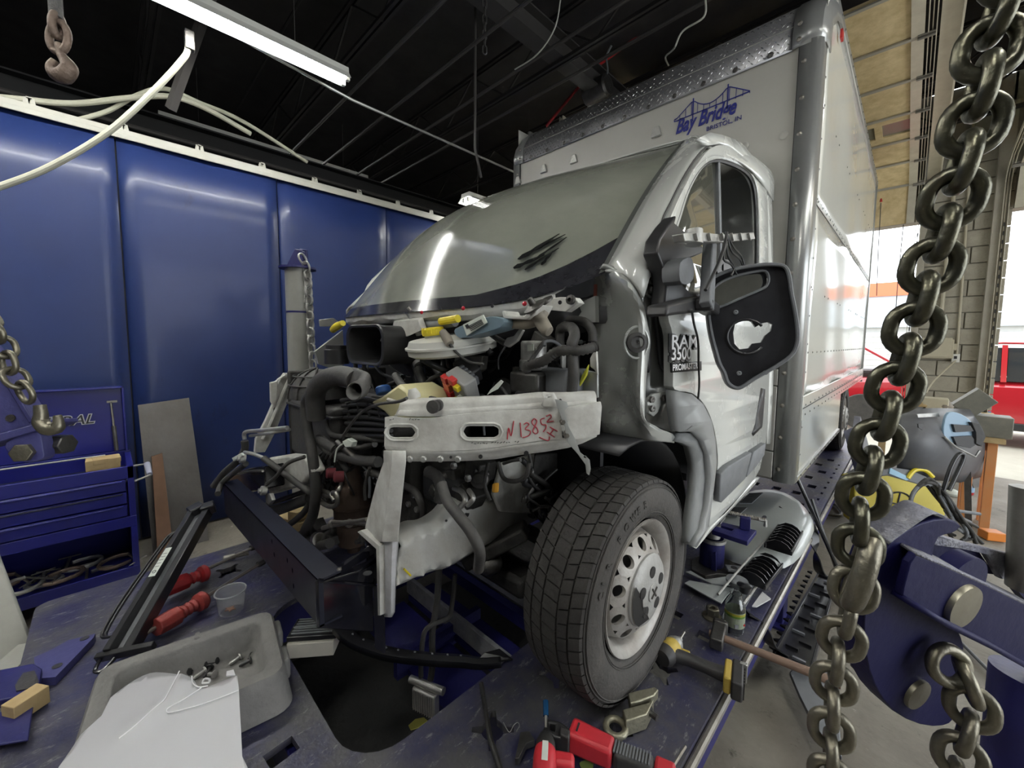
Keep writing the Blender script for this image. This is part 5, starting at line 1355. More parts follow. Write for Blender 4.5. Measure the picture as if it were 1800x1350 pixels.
# hanging a/c lines with the cooler block under the rail
T('hanging_hose', MB().tube([W(x, y, X=x_) for x, y, x_ in ((800, 1010, .40), (795, 1060, .40), (788, 1085, .40), (760, 1098, .39), (745, 1115, .38), (740, 1165, .38), (740, 1190, .38))], .009, 10, smooth=6), m_rubber)
T('hanging_hose', MB().tube([W(x, y, X=x_) for x, y, x_ in ((772, 1000, .38), (768, 1060, .38), (760, 1110, .38), (760, 1165, .38), (757, 1195, .38))], .012, 10, smooth=6), m_rubber)
c = W(748, 1208, X=.38)
cb = T('cooler_block', MB().box(c+V((0, 0, -.05)), (.10, .035, .085), Matrix.Rotation(.35, 3, 'Z')), m_alu, bevel=.006, label='silver finned fitting hanging in the opening')
build('flange_bar', MB().cyl(c+V((-.07, -.02, 0)), c+V((.07, .03, .01)), .014, n=12), m_alu, cb)
for k in range(9):
    build('fin', MB().box(c+Matrix.Rotation(.35, 3, 'Z') @ V((-.04+k*.01, 0, -.05)), (.003, .044, .075), Matrix.Rotation(.35, 3, 'Z')), m_alu, cb)

# ================================================================== MIRROR (part of the truck: its arm is bolted to the door)
m_mir = mat('mirror_shell_black', (.012, .012, .015), .35, 0, (30, (.03, .03, .035), .5))
def MPl(): 
    n = (CAM-W(1320, 570, D=1.22)).normalized(); n = (n+V((.25, .0, .12))).normalized()
    return (W(1320, 570, D=1.22), n)
MP = MPl()
def mp(l, d=0): return [W(x, y, P=MP)+MP[1]*d for x, y in l]
shell = [(1243, 530), (1241, 508), (1252, 490), (1285, 476), (1330, 468), (1362, 467), (1378, 472), (1385, 490), (1388, 515), (1394, 545), (1399, 580), (1398, 605), (1388, 625), (1360, 645), (1325, 665), (1302, 680), (1290, 681), (1278, 672), (1272, 655), (1264, 640), (1258, 620), (1250, 590), (1245, 560)]
glass = [(1251, 542), (1251, 516), (1262, 500), (1290, 486), (1325, 478), (1345, 477), (1351, 490), (1347, 503), (1335, 510), (1300, 525), (1270, 538)]
hole_ = [(1289, 585), (1292, 570), (1302, 561), (1312, 560), (1322, 566), (1328, 575), (1340, 568), (1350, 566), (1358, 570), (1355, 582), (1345, 590), (1338, 602), (1322, 604), (1316, 612), (1300, 614), (1291, 604)]
mr = T('mirror_shell', MB().prism([crom(mp(shell), 3, True), crom(mp(glass), 3, True), mp(hole_)], -MP[1]*.012), m_mir, label='black door mirror shell hanging loose with a hole through it', bevel=.004)
rows = [crom(mp(shell, d), 3, True) for d in (0, .012)]
cxy = V((0, 0, 0))
for p in rows[0]: cxy += p/len(rows[0])
rows2 = [[cxy+(p-cxy)*k-MP[1]*d for p in rows[0]] for k, d in ((1.0, -.014), (1.02, -.004), (1.02, .02), (.97, .06), (.90, .075))]
build('rim', MB().loft(rows2, True), m_mir, mr, solid=.004)
build('rim_edge', MB().tube(crom(mp(shell, .014), 3, True), .0055, 6, closed=True), m_greyp, mr)
m_mirror = mat('mirror_glass', (.85, .86, .86), .015, 1.0)
gl = crom(mp(glass, -.010), 3, True)
gc = sum(gl, V((0, 0, 0)))/len(gl)
tgt = V((6.1, 2.2, 1.0)); nm = (MP[1]+cR*.10-cU*.04).normalized()
gl = [p-nm*((p-gc).dot(nm)/max(.3, nm.dot(MP[1])))*1.0*0+MP[1]*(-((p-gc).dot(nm))/nm.dot(MP[1])) for p in gl]
build('mirror_glass', MB().prism([gl], -nm*.004), m_mirror, mr, fix=True, smooth=False, label='mirror glass')
build('glass_rim', MB().tube(crom(mp(glass, .002), 3, True), .004, 6, closed=True), m_greyp, mr)
build('motor_ring', MB().tube([mp([(1312+34*math.cos(t), 592+30*math.sin(t))], .002)[0] for t in [i*PI/14 for i in range(3, 26)]], .004, 6), m_mir, mr)
for px, py in ((1293, 549), (1299, 656), (1345, 655)):
    build('screw_post', MB().lathe([(.007, 0), (.007, .006), (.003, .007), (0, .004)], mp([(px, py)], .0)[0], MP[1], 12), m_greyp, mr)
# the arm and its black base on the door
base = [(1191, 378), (1186, 392), (1207, 410), (1205, 430), (1236, 432), (1236, 445), (1212, 455), (1198, 462), (1200, 500), (1212, 512), (1232, 514), (1232, 530), (1200, 540), (1172, 556), (1168, 548), (1173, 500), (1170, 480), (1156, 445), (1160, 420), (1176, 395)]
def basep(l, off): return [side(x, y, off) for x, y in l]
bs = T('mirror_base', MB().prism([basep(base, .045)], (-.045, 0, 0)), m_black, label='black mirror base filling the window corner', bevel=.006)
build('base_cover', MB().prism([crom(basep([(1196, 462), (1214, 452), (1220, 470), (1219, 490), (1208, 500), (1196, 494)], .09), 3, True)], (-.05, 0, 0)), m_greyp, bs, bevel=.012)
build('base_foot', MB().prism([basep([(1175, 535), (1235, 520), (1250, 530), (1245, 548), (1200, 552), (1172, 556)], .10)], (-.06, 0, 0)), m_black, bs, bevel=.008)
arm = [(1201, 410), (1232, 408), (1268, 412), (1325, 408), (1328, 420), (1270, 426), (1205, 424)]
ar = T('mirror_arm', MB().prism([basep(arm, .14)], (-.03, 0, 0)), m_alu, label='bare ribbed mirror arm casting', bevel=.003)
for x0 in (1222, 1245, 1268, 1285, 1300, 1315): build('arm_rib', MB().bar(side(x0, 410, .145), side(x0+3, 423, .145), .004, .008, (1, 0, 0)), m_alu, ar)
build('arm_boss', MB().cyl(side(1220, 405, .125), side(1220, 430, .125), .022, n=16), m_alu, ar)
build('arm_post', MB().bar(side(1248, 424, .10), side(1242, 540, .13), .045, .03, (1, 0, 0)), m_greyp, ar, bevel=.004)
build('arm_link', MB().bar(side(1235, 535, .12), W(1250, 545, P=MP), .05, .035), m_black, ar, bevel=.008)
m_wire = mat('black_wire', (.02, .02, .02), .5)
for l in ([(1277, 408), (1276, 420), (1268, 450), (1255, 480), (1240, 510)], [(1278, 410), (1285, 440), (1300, 455), (1306, 470), (1304, 480)], [(1278, 412), (1290, 435), (1303, 450), (1308, 466)], [(1276, 420), (1280, 450), (1290, 470), (1285, 485)], [(1278, 425), (1272, 455), (1285, 465), (1295, 482)]):
    build('mirror_wire', MB().tube([side(x, y, .16) for x, y in l], .0045 if l[0][0] == 1277 else .003, 6, smooth=5), m_wire, ar)
build('fan_bracket', MB().prism([basep([(1258, 465), (1272, 455), (1285, 458), (1288, 480), (1275, 490), (1262, 482)], .10), basep([(1266, 470), (1272, 463), (1272, 480)], .10)], (-.006, 0, 0)), m_black, ar)
build('mirror_wire', MB().tube([side(1216, 545, .11), side(1220, 570, .08), side(1227, 600, .05), side(1228, 640, .035), side(1229, 680, .03), side(1224, 720, .03), side(1214, 750, .03)], .0035, 6, smooth=5), m_wire, ar)
T('side_marker_shadow', MB().tube([side(1214, 748, .03), side(1205, 755, .03)], .006, 6), m_wire)
# ================================================================== LOOSE THINGS
def px_poly(l, **k): return [W(x, y, **k) for x, y in l]
def plane_of(a, b, c): 
    n = (b-a).cross(c-a).normalized(); return (a, n)
# ---- chains
def link_mesh(pitch, wire, width, n=10, m=8):
    mb = MB(); h = (pitch+wire)/2; w = width/2; pts = []
    for i in range(n+1):
        a = PI*i/n; pts.append((w*math.cos(a), 0, h-w+w*math.sin(a)) if h > w else (w*math.cos(a), 0, h*math.sin(a)))
    for i in range(n+1):
        a = PI+PI*i/n; pts.append((w*math.cos(a), 0, -(h-w)+w*math.sin(a)) if h > w else (w*math.cos(a), 0, h*math.sin(a)))
    # widen arcs: ellipse caps when wide
    mb.tube(pts, wire/2, m, closed=True)
    return mb
def chain(name, pts, pitch, wire, width, m, label, cat='chain', roll0=0, group=None, n=10, k=8):
    P = crom([V(p) for p in pts], 12); L = [0]
    for a, b in zip(P, P[1:]): L.append(L[-1]+(b-a).length)
    def at(s):
        for i in range(len(L)-1):
            if s <= L[i+1]: return P[i].lerp(P[i+1], (s-L[i])/(L[i+1]-L[i])), (P[i+1]-P[i]).normalized()
        return P[-1], (P[-1]-P[-2]).normalized()
    t = thing(name, P[len(P)//2], label, cat, group)
    first = build('link', link_mesh(pitch, wire, width, n, k), m, t, ang=60)
    N_ = int(L[-1]/pitch); ref = None
    for i in range(N_+1):
        p, d = at(min(L[-1], i*pitch))
        if ref is None: ref = (CAM-p)
        side_ = (ref-d*ref.dot(d)).normalized(); b = d.cross(side_)
        a = roll0+(PI/2 if i % 2 else 0)
        xax = b*math.cos(a)+side_*math.sin(a)
        M4 = Matrix((xax, d.cross(xax), d)).transposed().to_4x4(); M4.translation = p-V(t.location)
        o = first if i == 0 else dup(first, t)
        o.matrix_basis = M4
    return t
m_chain = mat('oiled_black_chain_steel', (.07, .073, .065), .30, .85, (30, (.22, .20, .12), .6, .3), (80, .15))
m_chain2 = mat('dull_plated_chain', (.27, .25, .19), .35, .8, (18, (.12, .11, .09), .8), (70, .2))
cp = [(1790, -60, .40), (1762, 5, .41), (1742, 75, .415), (1727, 150, .42), (1705, 240, .43), (1682, 320, .44), (1660, 395, .455), (1640, 458, .465), (1620, 525, .475), (1598, 605, .485), (1570, 690, .50), (1545, 770, .51), (1522, 845, .52), (1512, 905, .53), (1507, 965, .54)]
chain('tow_chain', [W(x, y, D=d) for x, y, d in cp], .0365, .0158, .042, m_chain, 'large black steel pulling chain running down the right foreground', roll0=.25, n=12, k=12)
cp = [(1500, 1035, .55), (1488, 1090, .55), (1472, 1150, .56), (1464, 1215, .57), (1461, 1280, .575), (1460, 1350, .58), (1460, 1420, .585)]
chain('tow_chain', [W(x, y, D=d) for x, y, d in cp], .0365, .0148, .042, m_chain2, 'lower plated chain hanging below the fat coupling link', roll0=.15, n=12, k=12)
# fat coupling link
a = W(1535, 935, D=.53); b = W(1490, 1075, D=.54)
mb = MB(); d = (b-a).normalized(); s_ = d.cross(cF).normalized(); s_ = (s_*.55+cF*.83).normalized()
c = (a+b)/2; L_ = (b-a).length/2-.012
pts = [c+s_*(.019*math.cos(t))+d*(L_*math.sin(t)*(1 if abs(math.sin(t)) < .99 else 1)) for t in [i*PI/12 for i in range(24)]]
build('coupling_link', MB().tube(pts, [.011, .012, .013, .012, .011]*1, 12, closed=True), m_chain2, label='fat steel coupling link joining the two foreground chains', cat='chain link', ang=60)
cp = [(1668, 1170, .60), (1700, 1195, .60), (1707, 1250, .60), (1692, 1310, .60), (1680, 1370, .60), (1676, 1420, .60)]
chain('hook_chain', [W(x, y, D=d) for x, y, d in cp], .0385, .0165, .046, m_chain2, 'plated chain hanging from the lower pin of the blue claw', roll0=.1, n=12, k=12)
# ---- blue claw plate
n_ = (-cF+cR*.28-cU*.22).normalized()
CP = (W(1600, 1100, D=.60), n_)
def cl(l, d=0): return [W(x, y, P=CP)+n_*d for x, y in l]
claw = [(1664, 912), (1690, 925), (1672, 938), (1650, 945), (1640, 975), (1640, 1010), (1660, 1060), (1690, 1120), (1694, 1150), (1684, 1185), (1684, 1225), (1678, 1262), (1656, 1276), (1618, 1274), (1570, 1250), (1538, 1205), (1522, 1150), (1519, 1095), (1526, 1040), (1545, 985), (1572, 948), (1620, 920)]
hk = thing('pulling_claw', W(1600, 1100, P=CP), 'thick dark blue curved steel claw plate with two round pins', 'clamp')
m_clawblue = mat('dark_blue_paint', (.006, .006, .062), .5, 0, (9, (.010, .010, .045), .6), (50, .12), spec=.22)
m_worn = mat('scraped_grey_edge', (.26, .26, .27), .55, .5, (25, (.13, .13, .2), .8), (90, .6))
pl = MB().prism([crom(cl(claw), 2, True)], -n_*.035); build('plate', pl, m_clawblue, hk, ang=30, bevel=.002)
top = crom(cl([(1562, 958), (1600, 930), (1640, 905), (1664, 912)]), 4)
bk = [p-n_*.034+(cl([(1600, 1100)])[0]-cl([(1640, 1150)])[0]).normalized()*.002 for p in top]
edge = MB().loft([[p+(V((0, 0, 1))*.0015) for p in top], [p+(V((0, 0, 1))*.0015) for p in bk]]); build('worn_edge', edge, m_worn, hk, solid=.002)
def pin(px, py, r, parent, off=0, m=None):
    c = W(px, py, P=CP)+n_*off
    build('pin', MB().lathe([(r, -.02), (r, .004), (r*.97, .006), (0, .007)], c, n_, 28), m or mat('pin_steel', (.33, .31, .25), .35, .85, (40, (.2, .18, .12), .5)), parent)
pin(1609, 1218, .0255, hk)
# second hook part behind the claw (black)
build('bolt_head', MB().lathe([(.02, -.02), (.02, .01), (0, .01)], W(1520, 1165, D=.66), (-.5, -.5, .2), 6), m_black, hk)
build('keeper', MB().prism([cl([(1686, 1180), (1700, 1190), (1708, 1215), (1706, 1240), (1694, 1270), (1684, 1262)], -.02)], -n_*.012), m_black, hk)
# clevis arms
n2 = n_
CP2 = (W(1700, 1060, P=CP)+n_*.022, n_)
def c2(l, d=0): return [W(x, y, P=CP2)+n_*d for x, y in l]
ck = thing('clevis_arm', c2([(1700, 1060)])[0], 'blue steel clevis arm reaching in from the right edge, holding the claw', 'arm')
armo = [(1612, 975), (1650, 990), (1720, 1022), (1830, 1075), (1830, 1190), (1760, 1150), (1680, 1110), (1620, 1072), (1586, 1048), (1588, 1035), (1600, 990)]
build('side_plate', MB().prism([c2(armo)], -n_*.010), m_clawblue, ck, bevel=.002)
# upper flange of arm, seen from above with grey worn paint
tf = [(1612, 975), (1650, 990), (1720, 1022), (1830, 1075)]
fl = MB().loft([[p for p in c2(tf)], [p+V((cF.x, cF.y, 0))*.035+V((0, 0, .004)) for p in c2(tf)]]); build('worn_flange', fl, m_worn, ck, solid=.004)
bf = [(1586, 1050), (1640, 1082), (1720, 1122), (1830, 1185)]
build('lower_flange', MB().loft([[p+n_*.016 for p in c2(bf)], [p-n_*.012 for p in c2(bf)]]), m_clawblue, ck, solid=.008)
far = [(1632, 935), (1700, 955), (1790, 978), (1840, 990), (1840, 1040), (1800, 1025), (1760, 1018), (1735, 975), (1690, 965), (1640, 958)]
CP3 = (W(1700, 960, P=CP)-n_*.03, n_)
c3 = lambda l, d=0: [W(x, y, P=CP3)+n_*d for x, y in l]
build('top_plate', MB().prism([c3(far)], -n_*.010), m_worn, ck, bevel=.002)
build('back_plate', MB().prism([c3([(1632, 938), (1690, 966), (1738, 978), (1765, 1018), (1700, 1010), (1650, 985)], -.012)], -n_*.008), m_clawblue, ck)
build('web', MB().prism([c3([(1755, 1018), (1840, 1035), (1840, 1100), (1790, 1060)], .02)], -n_*.012), m_clawblue, ck)
build('pulley', MB().lathe([(.045, -.012), (.045, .012), (.03, .013), (0, .013)], W(1680, 1020, P=CP), n_, 32), m_clawblue, ck)
c = c2([(1688, 1063)])[0]
build('pin', MB().lathe([(.034, -.01), (.034, .004), (.033, .007), (0, .008)], c, n_, 32), MATS['pin_steel'], ck)
# post at far right: dark tube below, scraped tube above
build('tower_post', MB().cyl(W(1822, 1190, D=.70), W(1800, 1420, D=.70), .055, n=32), m_rackblue, label='dark blue round tower post at the bottom right edge', cat='post')
build('tower_post', MB().cyl(W(1822, 1040, D=.66), W(1830, 860, D=.66), .034, n=32), m_steel, label='scraped steel tube at the right edge above the blue arm', cat='post')

# ---- hanging hook top left
m_cane = mat('frayed_sling', (.16, .155, .15), .8, 0, (60, (.08, .08, .08), .8), (200, .8))
t = thing('hanging_hook', W(100, 90, D=1.3), 'rusty lifting hook and link on a webbing sling at the top left', 'hook')
build('sling', MB().tube([W(95, -60, D=1.3), W(97, 0, D=1.3), W(99, 32, D=1.3)], .017, 10), m_cane, t)
m_rlink = mat('rusty_link', (.22, .17, .14), .55, .5, (30, (.12, .08, .06), .7), (80, .4))
def ringlink(c, ax1, ax2, rx, ry, w, m, parent, name='link', n=24):
    return build(name, MB().tube([c+ax1*(rx*math.cos(2*PI*i/n))+ax2*(ry*math.sin(2*PI*i/n)) for i in range(n)], w, 10, closed=True), m, parent, ang=60)
ringlink(W(101, 45, D=1.3), cF, cU, .016, .036, .011, m_rlink, t)
ringlink(W(103, 66, D=1.3), cR, cU, .030, .048, .0105, m_rlink, t)
build('hook', MB().tube([W(104, 78, D=1.3), W(108, 96, D=1.3), W(116, 108, D=1.3), W(122, 120, D=1.3), W(112, 133, D=1.3), W(98, 130, D=1.3), W(92, 118, D=1.3), W(97, 106, D=1.3)], [.012, .012, .016, .022, .024, .020, .016, .010], 12, smooth=5), m_rlink, t, ang=60)
# thin hanging chain in roof centre
chain('light_chain', [W(852, y, Y=1.0) for y in (-20, 40, 95)], .055, .011, .030, m_joistl, 'thin chain hanging from the roof in the upper middle', roll0=.3, n=5, k=5)

# ---- far tower behind the truck nose
m_tower = mat('grey_tower_paint', (.36, .36, .33), .4, .2, (8, (.25, .25, .22), .6))
TX = -1.30
c0 = W(528, 620, X=TX); 
t = thing('pulling_tower', (c0.x, c0.y, FZ), 'grey steel pulling tower with a blue cap behind the truck nose', 'tower')
tw = .075
build('column', MB().lathe([(tw, FZ), (tw, W(525, 474, X=TX).z)], (c0.x, c0.y, 0), (0, 0, 1), 20), m_tower, t)
zc_ = W(525, 474, X=TX).z
build('band', MB().lathe([(tw+.002, 0), (tw+.002, .012)], (c0.x, c0.y, W(525, 549, X=TX).z-.006), (0, 0, 1), 20), m_rackblue, t)
build('cap_plate', MB().lathe([(tw+.035, 0), (tw+.035, .012), (tw, .014)], (c0.x, c0.y, zc_), (0, 0, 1), 20), m_rackblue, t)
zt_ = W(530, 440, X=TX).z
hd = MB(); c_ = V((c0.x, c0.y, 0)); hr = cR.copy(); hr.z = 0; hr.normalize()
for q in (-.03, .035):
    hd.prism([[c_+hr*(-.06)+V((0, 0, zc_+.012)), c_+hr*.05+V((0, 0, zc_+.012)), c_+hr*.05+V((0, 0, zt_-.01)), c_+hr*(.0)+V((0, 0, zt_))]], V((0, 0, 0))+(V((0, 0, 1)).cross(hr))*.008 if q < 0 else (V((0, 0, 1)).cross(hr))*-.008)
    hd.v[-8:] = [tuple(V(v)+V((0, 0, 1)).cross(hr)*q) for v in hd.v[-8:]]
build('head', hd, m_rackblue, t, bevel=.004)
build('head_bridge', MB().tube([c_+hr*.02+V((0, 0, zt_)), c_+hr*.06+V((0, 0, zt_-.005)), c_+hr*.065+V((0, 0, zc_+.01))], .008, 8), m_rackblue, t)
build('base_plate', MB().box((c0.x, c0.y, FZ+.02), (.36, .36, .04)), m_rackblue, t, bevel=.005)
o = W(528, 492, X=TX+tw+.0); 
tx = text('stamped_lettering', 'CHIEF', .055, W(530, 491, X=TX+.06), (0, -.05, -1), hr, mat('faded_white', (.55, .55, .52), .6), t, .002, .002)
chain('tower_chain', [W(x, y, X=TX+.10) for x, y in ((532, 455), (537, 465), (541, 485), (543, 520), (545, 560), (547, 600), (550, 640), (552, 700))], .052, .0135, .05, m_alu, 'bright chain draped down the front of the grey tower', roll0=.8, n=6, k=6)

# ---- blue tool chest
m_chest = mat('blue_chest_enamel', (.008, .010, .16), .32, 0, (5, (.008, .01, .16), .6), coat=.2)
m_chestd = mat('chest_gap', (.004, .006, .04), .5)
CX = -1.74                               # front face
chest = thing('tool_chest', (CX-.25, W(120, 900, X=CX).y, FZ), 'blue enamel tool chest with its lid up against the blue wall', 'tool chest')
def cy_(px, py): return W(px, py, X=CX).y
def cz_(px, py): return W(px, py, X=CX).z
yR = cy_(240, 900); yL = yR-1.25
zr1 = cz_(238, 818)
zb1 = cz_(245, 992)                # top of the bottom rail
zs0 = cz_(240, 915)                # bottom of drawer stack
zlow = cz_(246, 1012)
CD = .46
def cbox(y0, y1, z0, z1, x0, x1): return MB().box(((x0+x1)/2, (y0+y1)/2, (z0+z1)/2), (abs(x1-x0), abs(y1-y0), abs(z1-z0)))
build('side_wall', cbox(yR-.03, yR, zlow, zr1, CX-CD, CX), m_chest, chest, bevel=.003)
build('side_wall', cbox(yL, yL+.03, zlow, zr1, CX-CD, CX), m_chest, chest, bevel=.003)
build('back_wall', cbox(yL, yR, zlow, zr1+.01, CX-CD, CX-CD+.02), m_chest, chest, bevel=.002)
build('front_apron', cbox(yL, yR, cz_(222, 842), zr1, CX-.02, CX), m_chest, chest, bevel=.003)
build('tray_floor', cbox(yL, yR, zr1-.10, zr1-.09, CX-CD, CX-.02), m_chestd, chest)
zz = [cz_(222, 842), cz_(222, 864), cz_(222, 886), cz_(222, 908)]
for i in range(3):
    for (ya, yb) in ((yL+.03, yL+.63), (yL+.64, yR-.035)):
        if i < 0: continue
        dr = build('drawer', cbox(ya+.004, yb-.004, zz[i+1]+.004, zz[i]-.004, CX-.3, CX+.004), m_chest, chest, bevel=.003)
        build('drawer_pull', cbox(ya+.02, yb-.02, zz[i]-.016, zz[i]-.006, CX+.002, CX+.016), m_chestd if i % 2 else m_chest, dr, bevel=.003)
build('lower_apron', cbox(yL, yR, zs0-.03, zz[3]-.003, CX-.02, CX+.002), m_chest, chest, bevel=.003)
build('shelf', cbox(yL, yR-.0, zlow, zlow+.012, CX-CD, CX), m_chest, chest)
build('shelf_lip', cbox(yL, yR, zlow, zb1, CX-.012, CX+.004), m_chest, chest, bevel=.003)
for y in (yL+.1, yR-.1):
    build('caster', MB().cyl((CX-.08, y-.02, FZ+.04), (CX-.08, y+.02, FZ+.04), .04, n=16), m_black, chest)
    build('caster', MB().cyl((CX-CD+.08, y-.02, FZ+.04), (CX-CD+.08, y+.02, FZ+.04), .04, n=16), m_black, chest)
    for x in (CX-.08, CX-CD+.08): build('caster_fork', MB().box((x, y, (FZ+.05+zlow)/2), (.05, .05, max(.02, zlow-FZ-.05))), m_dsteel, chest)
LX = CX-CD-.02
ly = W(217, 678, X=LX).y; lz = W(217, 678, X=LX).z; lzb = zr1+.01
lid = build('lid', MB().box((LX, (ly+yL)/2, (lz+lzb)/2), (.03, ly-yL, lz-lzb)), m_chest, chest, bevel=.004)
build('lid_rim', MB().box((LX+.03, ly-.006, (lz+lzb)/2), (.06, .012, lz-lzb)), m_chest, lid, bevel=.003)
build('lid_rim', MB().box((LX+.03, (ly+yL)/2, lz-.006), (.06, ly-yL, .012)), m_chest, lid, bevel=.003)
p0 = W(167, 740, X=LX+.02); p1 = W(58, 752, X=LX+.02)
p1 = V((LX+.02, p0.y-.36, p0.z))
text('lettering', 'GENERAL', .085, (LX+.020, p0.y-.37, p0.z-.012), (0, 1, 0), (0, .0, 1), mat('badge_silver', (.5, .5, .52), .3, .5), lid, .003, .005, .3, 1.0, label='silver-edged lettering')
text('lettering', 'GENERAL', .085, (LX+.0225, p0.y-.37, p0.z-.012), (0, 1, 0), (0, .0, 1), m_black, lid, .003, .0005, .3, 1.0)
text('lettering', 'GENERAL', .03, (CX+.003, yL+.35, cz_(10, 865)), (0, 1, 0), (0, .0, 1), m_black, chest, .002, .0, .3, 1.2)
a = W(195, 706, X=LX+.03); b = W(205, 792, X=LX+.10)
build('gas_strut', MB().tube([a, a.lerp(b, .5)], .006, 8), m_steel, chest); build('gas_strut_barrel', MB().tube([a.lerp(b, .5), b], .011, 10), m_dsteel, chest)
build('strut_bracket', MB().bar(a+V((0, -.02, .0)), a+V((0, .03, .0)), .01, .014), m_steel, chest)
h0 = W(240, 812, X=CX-.05); 
hb_ = V((CX-.08, yR, zr1-.02))
build('side_handle', MB().tube([hb_, hb_+V((.0, .06, -.0)), hb_+V((.10, .07, -.05)), hb_+V((.14, .0, -.06))], .006, 8), m_alu, chest)
build('handle_grip', MB().tube([hb_+V((0, .065, 0)), hb_+V((.10, .07, -.045))], [.016, .018, .014], 12), mat('handle_grip', (.35, .36, .45), .3), chest)
build('rail_bar', MB().tube([V((CX-CD+.06, yL, zr1+.0)), V((CX-CD+.06, yR-.12, zr1+.004))], .006, 8), m_alu, chest)
for i, (px0, px1, z0, zh, lab) in enumerate(((150, 212, 0, .045, 'lower wood block standing in the open chest tray'), (162, 212, .047, .03, 'upper split wood block lying on the other block in the chest'))):
    y0 = W(px0, 815, X=CX-.12).y; y1 = W(px1, 815, X=CX-.12).y
    build('wood_block', MB().box((CX-.14, (y0+y1)/2, zr1-.09+zh/2+.075*0+z0+.06), (.10, abs(y1-y0), zh+(.06 if i == 0 else 0)), Matrix.Rotation(.08*i, 3, 'Z')), m_wood, label=lab, cat='wood block', bevel=.003)
# c-clamps heaped on the bottom shelf
rnd = random.Random(3)
ORD = ['first', 'second', 'third', 'fourth', 'fifth', 'sixth', 'seventh', 'eighth', 'ninth', 'tenth', 'eleventh', 'twelfth', 'thirteenth', 'fourteenth', 'fifteenth', 'sixteenth']
for k in range(12):
    c = V((CX-.07-rnd.uniform(0, .16), yR-.10-k*.075, zlow+.05+rnd.uniform(0, .07))); an = rnd.uniform(0, 6); tl = rnd.uniform(-.3, .3)
    R3 = Matrix.Rotation(an, 3, 'Z') @ Matrix.Rotation(tl, 3, 'X')
    t = thing('c_clamp', c, ORD[k]+' steel C-clamp from the right on the chest bottom shelf', 'clamp', 'C-clamps on the chest bottom shelf')
    r_ = rnd.uniform(.06, .10)
    build('frame', MB().tube([c+R3 @ V((r_*math.cos(a), r_*.8*math.sin(a), 0)) for a in [i*PI/10*1.5/1.0+.3 for i in range(11)]], .011, 6), m_alu if k % 3 else m_rlink, t, ang=60)
    build('screw', MB().tube([c+R3 @ V((r_*.95, .02, .0)), c+R3 @ V((r_*.2, -.13, .01))], .007, 6), m_steel, t)
    build('handle', MB().tube([c+R3 @ V((r_*.2-.05, -.13, .01)), c+R3 @ V((r_*.2+.05, -.13, .02))], .004, 6), m_steel, t)
w = W(132, 1042, X=CX-.03); build('paper_scrap', MB().box((w.x, w.y, w.z+.0), (.03, .05, .001), Matrix.Rotation(.4, 3, 'X')), m_paper, label='tiny white paper scrap on the lip of the chest shelf', cat='paper')

# ---- steel sheet and board leaning on the wall
m_sheet = mat('mill_scale_steel', (.19, .18, .17), .45, .7, (3, (.12, .11, .10), .8), (30, .15))
xs, xb_ = WX+.06, WX+.50
def lean(l, lab, m, name, cat, th, xt, xbm, ztop, zbot):
    pts = []
    for x, y in l:
        X = xt
        for _ in range(12):
            p = W(x, y, X=X); X = xbm+(xt-xbm)*(p.z-zbot)/(ztop-zbot)
        pts.append(p)
    return build(name, MB().prism([pts], (th, 0, 0)), m, label=lab, cat=cat, bevel=.001)
lean([(242, 712), (332, 699), (395, 1150), (292, 1200)], 'tall dull steel sheet leaning against the blue wall', m_sheet, 'steel_sheet', 'metal sheet', .006, xs, xs+.30, .9, FZ)
m_board = mat('brown_board', (.22, .12, .07), .7, 0, (12, (.14, .08, .05), .7))
lean([(266, 802), (285, 796), (322, 1120), (286, 1130)], 'narrow brown board leaning in front of the steel sheet', m_board, 'board', 'board', .02, xs+.10, xs+.45, .6, FZ)

# ---- far-left tower arm with chain and hook
D0 = 1.30
t = thing('pulling_beam', W(40, 740, D=D0), 'sloping blue tower arm at the left edge with a bolted knuckle', 'tower arm')
NL = (-cF+cR*.35+cU*.1).normalized(); LP = (W(30, 720, D=D0), NL)
lpq = lambda l, d=0: [W(x, y, P=LP)+NL*d for x, y in l]
m_armb = mat('lilac_blue_paint', (.05, .05, .17), .4, 0, (8, (.05, .05, .16), .7), (50, .15))
build('arm_plate', MB().prism([lpq([(-40, 600), (0, 650), (55, 742), (50, 762), (-40, 790)])], -NL*.05), m_armb, t, bevel=.004)
build('edge_plate', MB().prism([lpq([(-40, 590), (2, 640), (62, 738), (55, 745), (0, 655), (-40, 610)], .01)], -NL*.08), m_armb, t, bevel=.003)
build('base_flange', MB().prism([lpq([(-40, 775), (50, 750), (108, 735), (110, 742), (70, 758), (0, 778), (-40, 790)], .02)], -NL*.10), m_armb, t, bevel=.003)
build('knuckle', MB().prism([crom(lpq([(15, 778), (68, 758), (80, 790), (78, 806), (50, 812), (25, 800)], .01), 3, True)], -NL*.05), m_armb, t, bevel=.004)
build('hex_bolt', MB().lathe([(.030, 0), (.030, .018), (.02, .02), (0, .02)], lpq([(48, 795)], .01)[0], NL, 6), m_chain2, t, bevel=.002)
build('nut', MB().lathe([(.034, -.04), (.034, .01), (0, .012)], lpq([(92, 783)], -.06)[0], cR, 6), m_dsteel, t, bevel=.003)
build('bolt_hole', MB().lathe([(.012, 0), (.012, .003), (0, .003)], lpq([(20, 735)], .002)[0], NL, 12), m_dsteel, t)
chain('arm_chain', [W(x, y, D=D0-.06) for x, y in ((-25, 560), (3, 600), (18, 645), (38, 680), (58, 708))], .052, .016, .052, m_chain2, 'plated chain running down the far-left blue arm', roll0=.5)
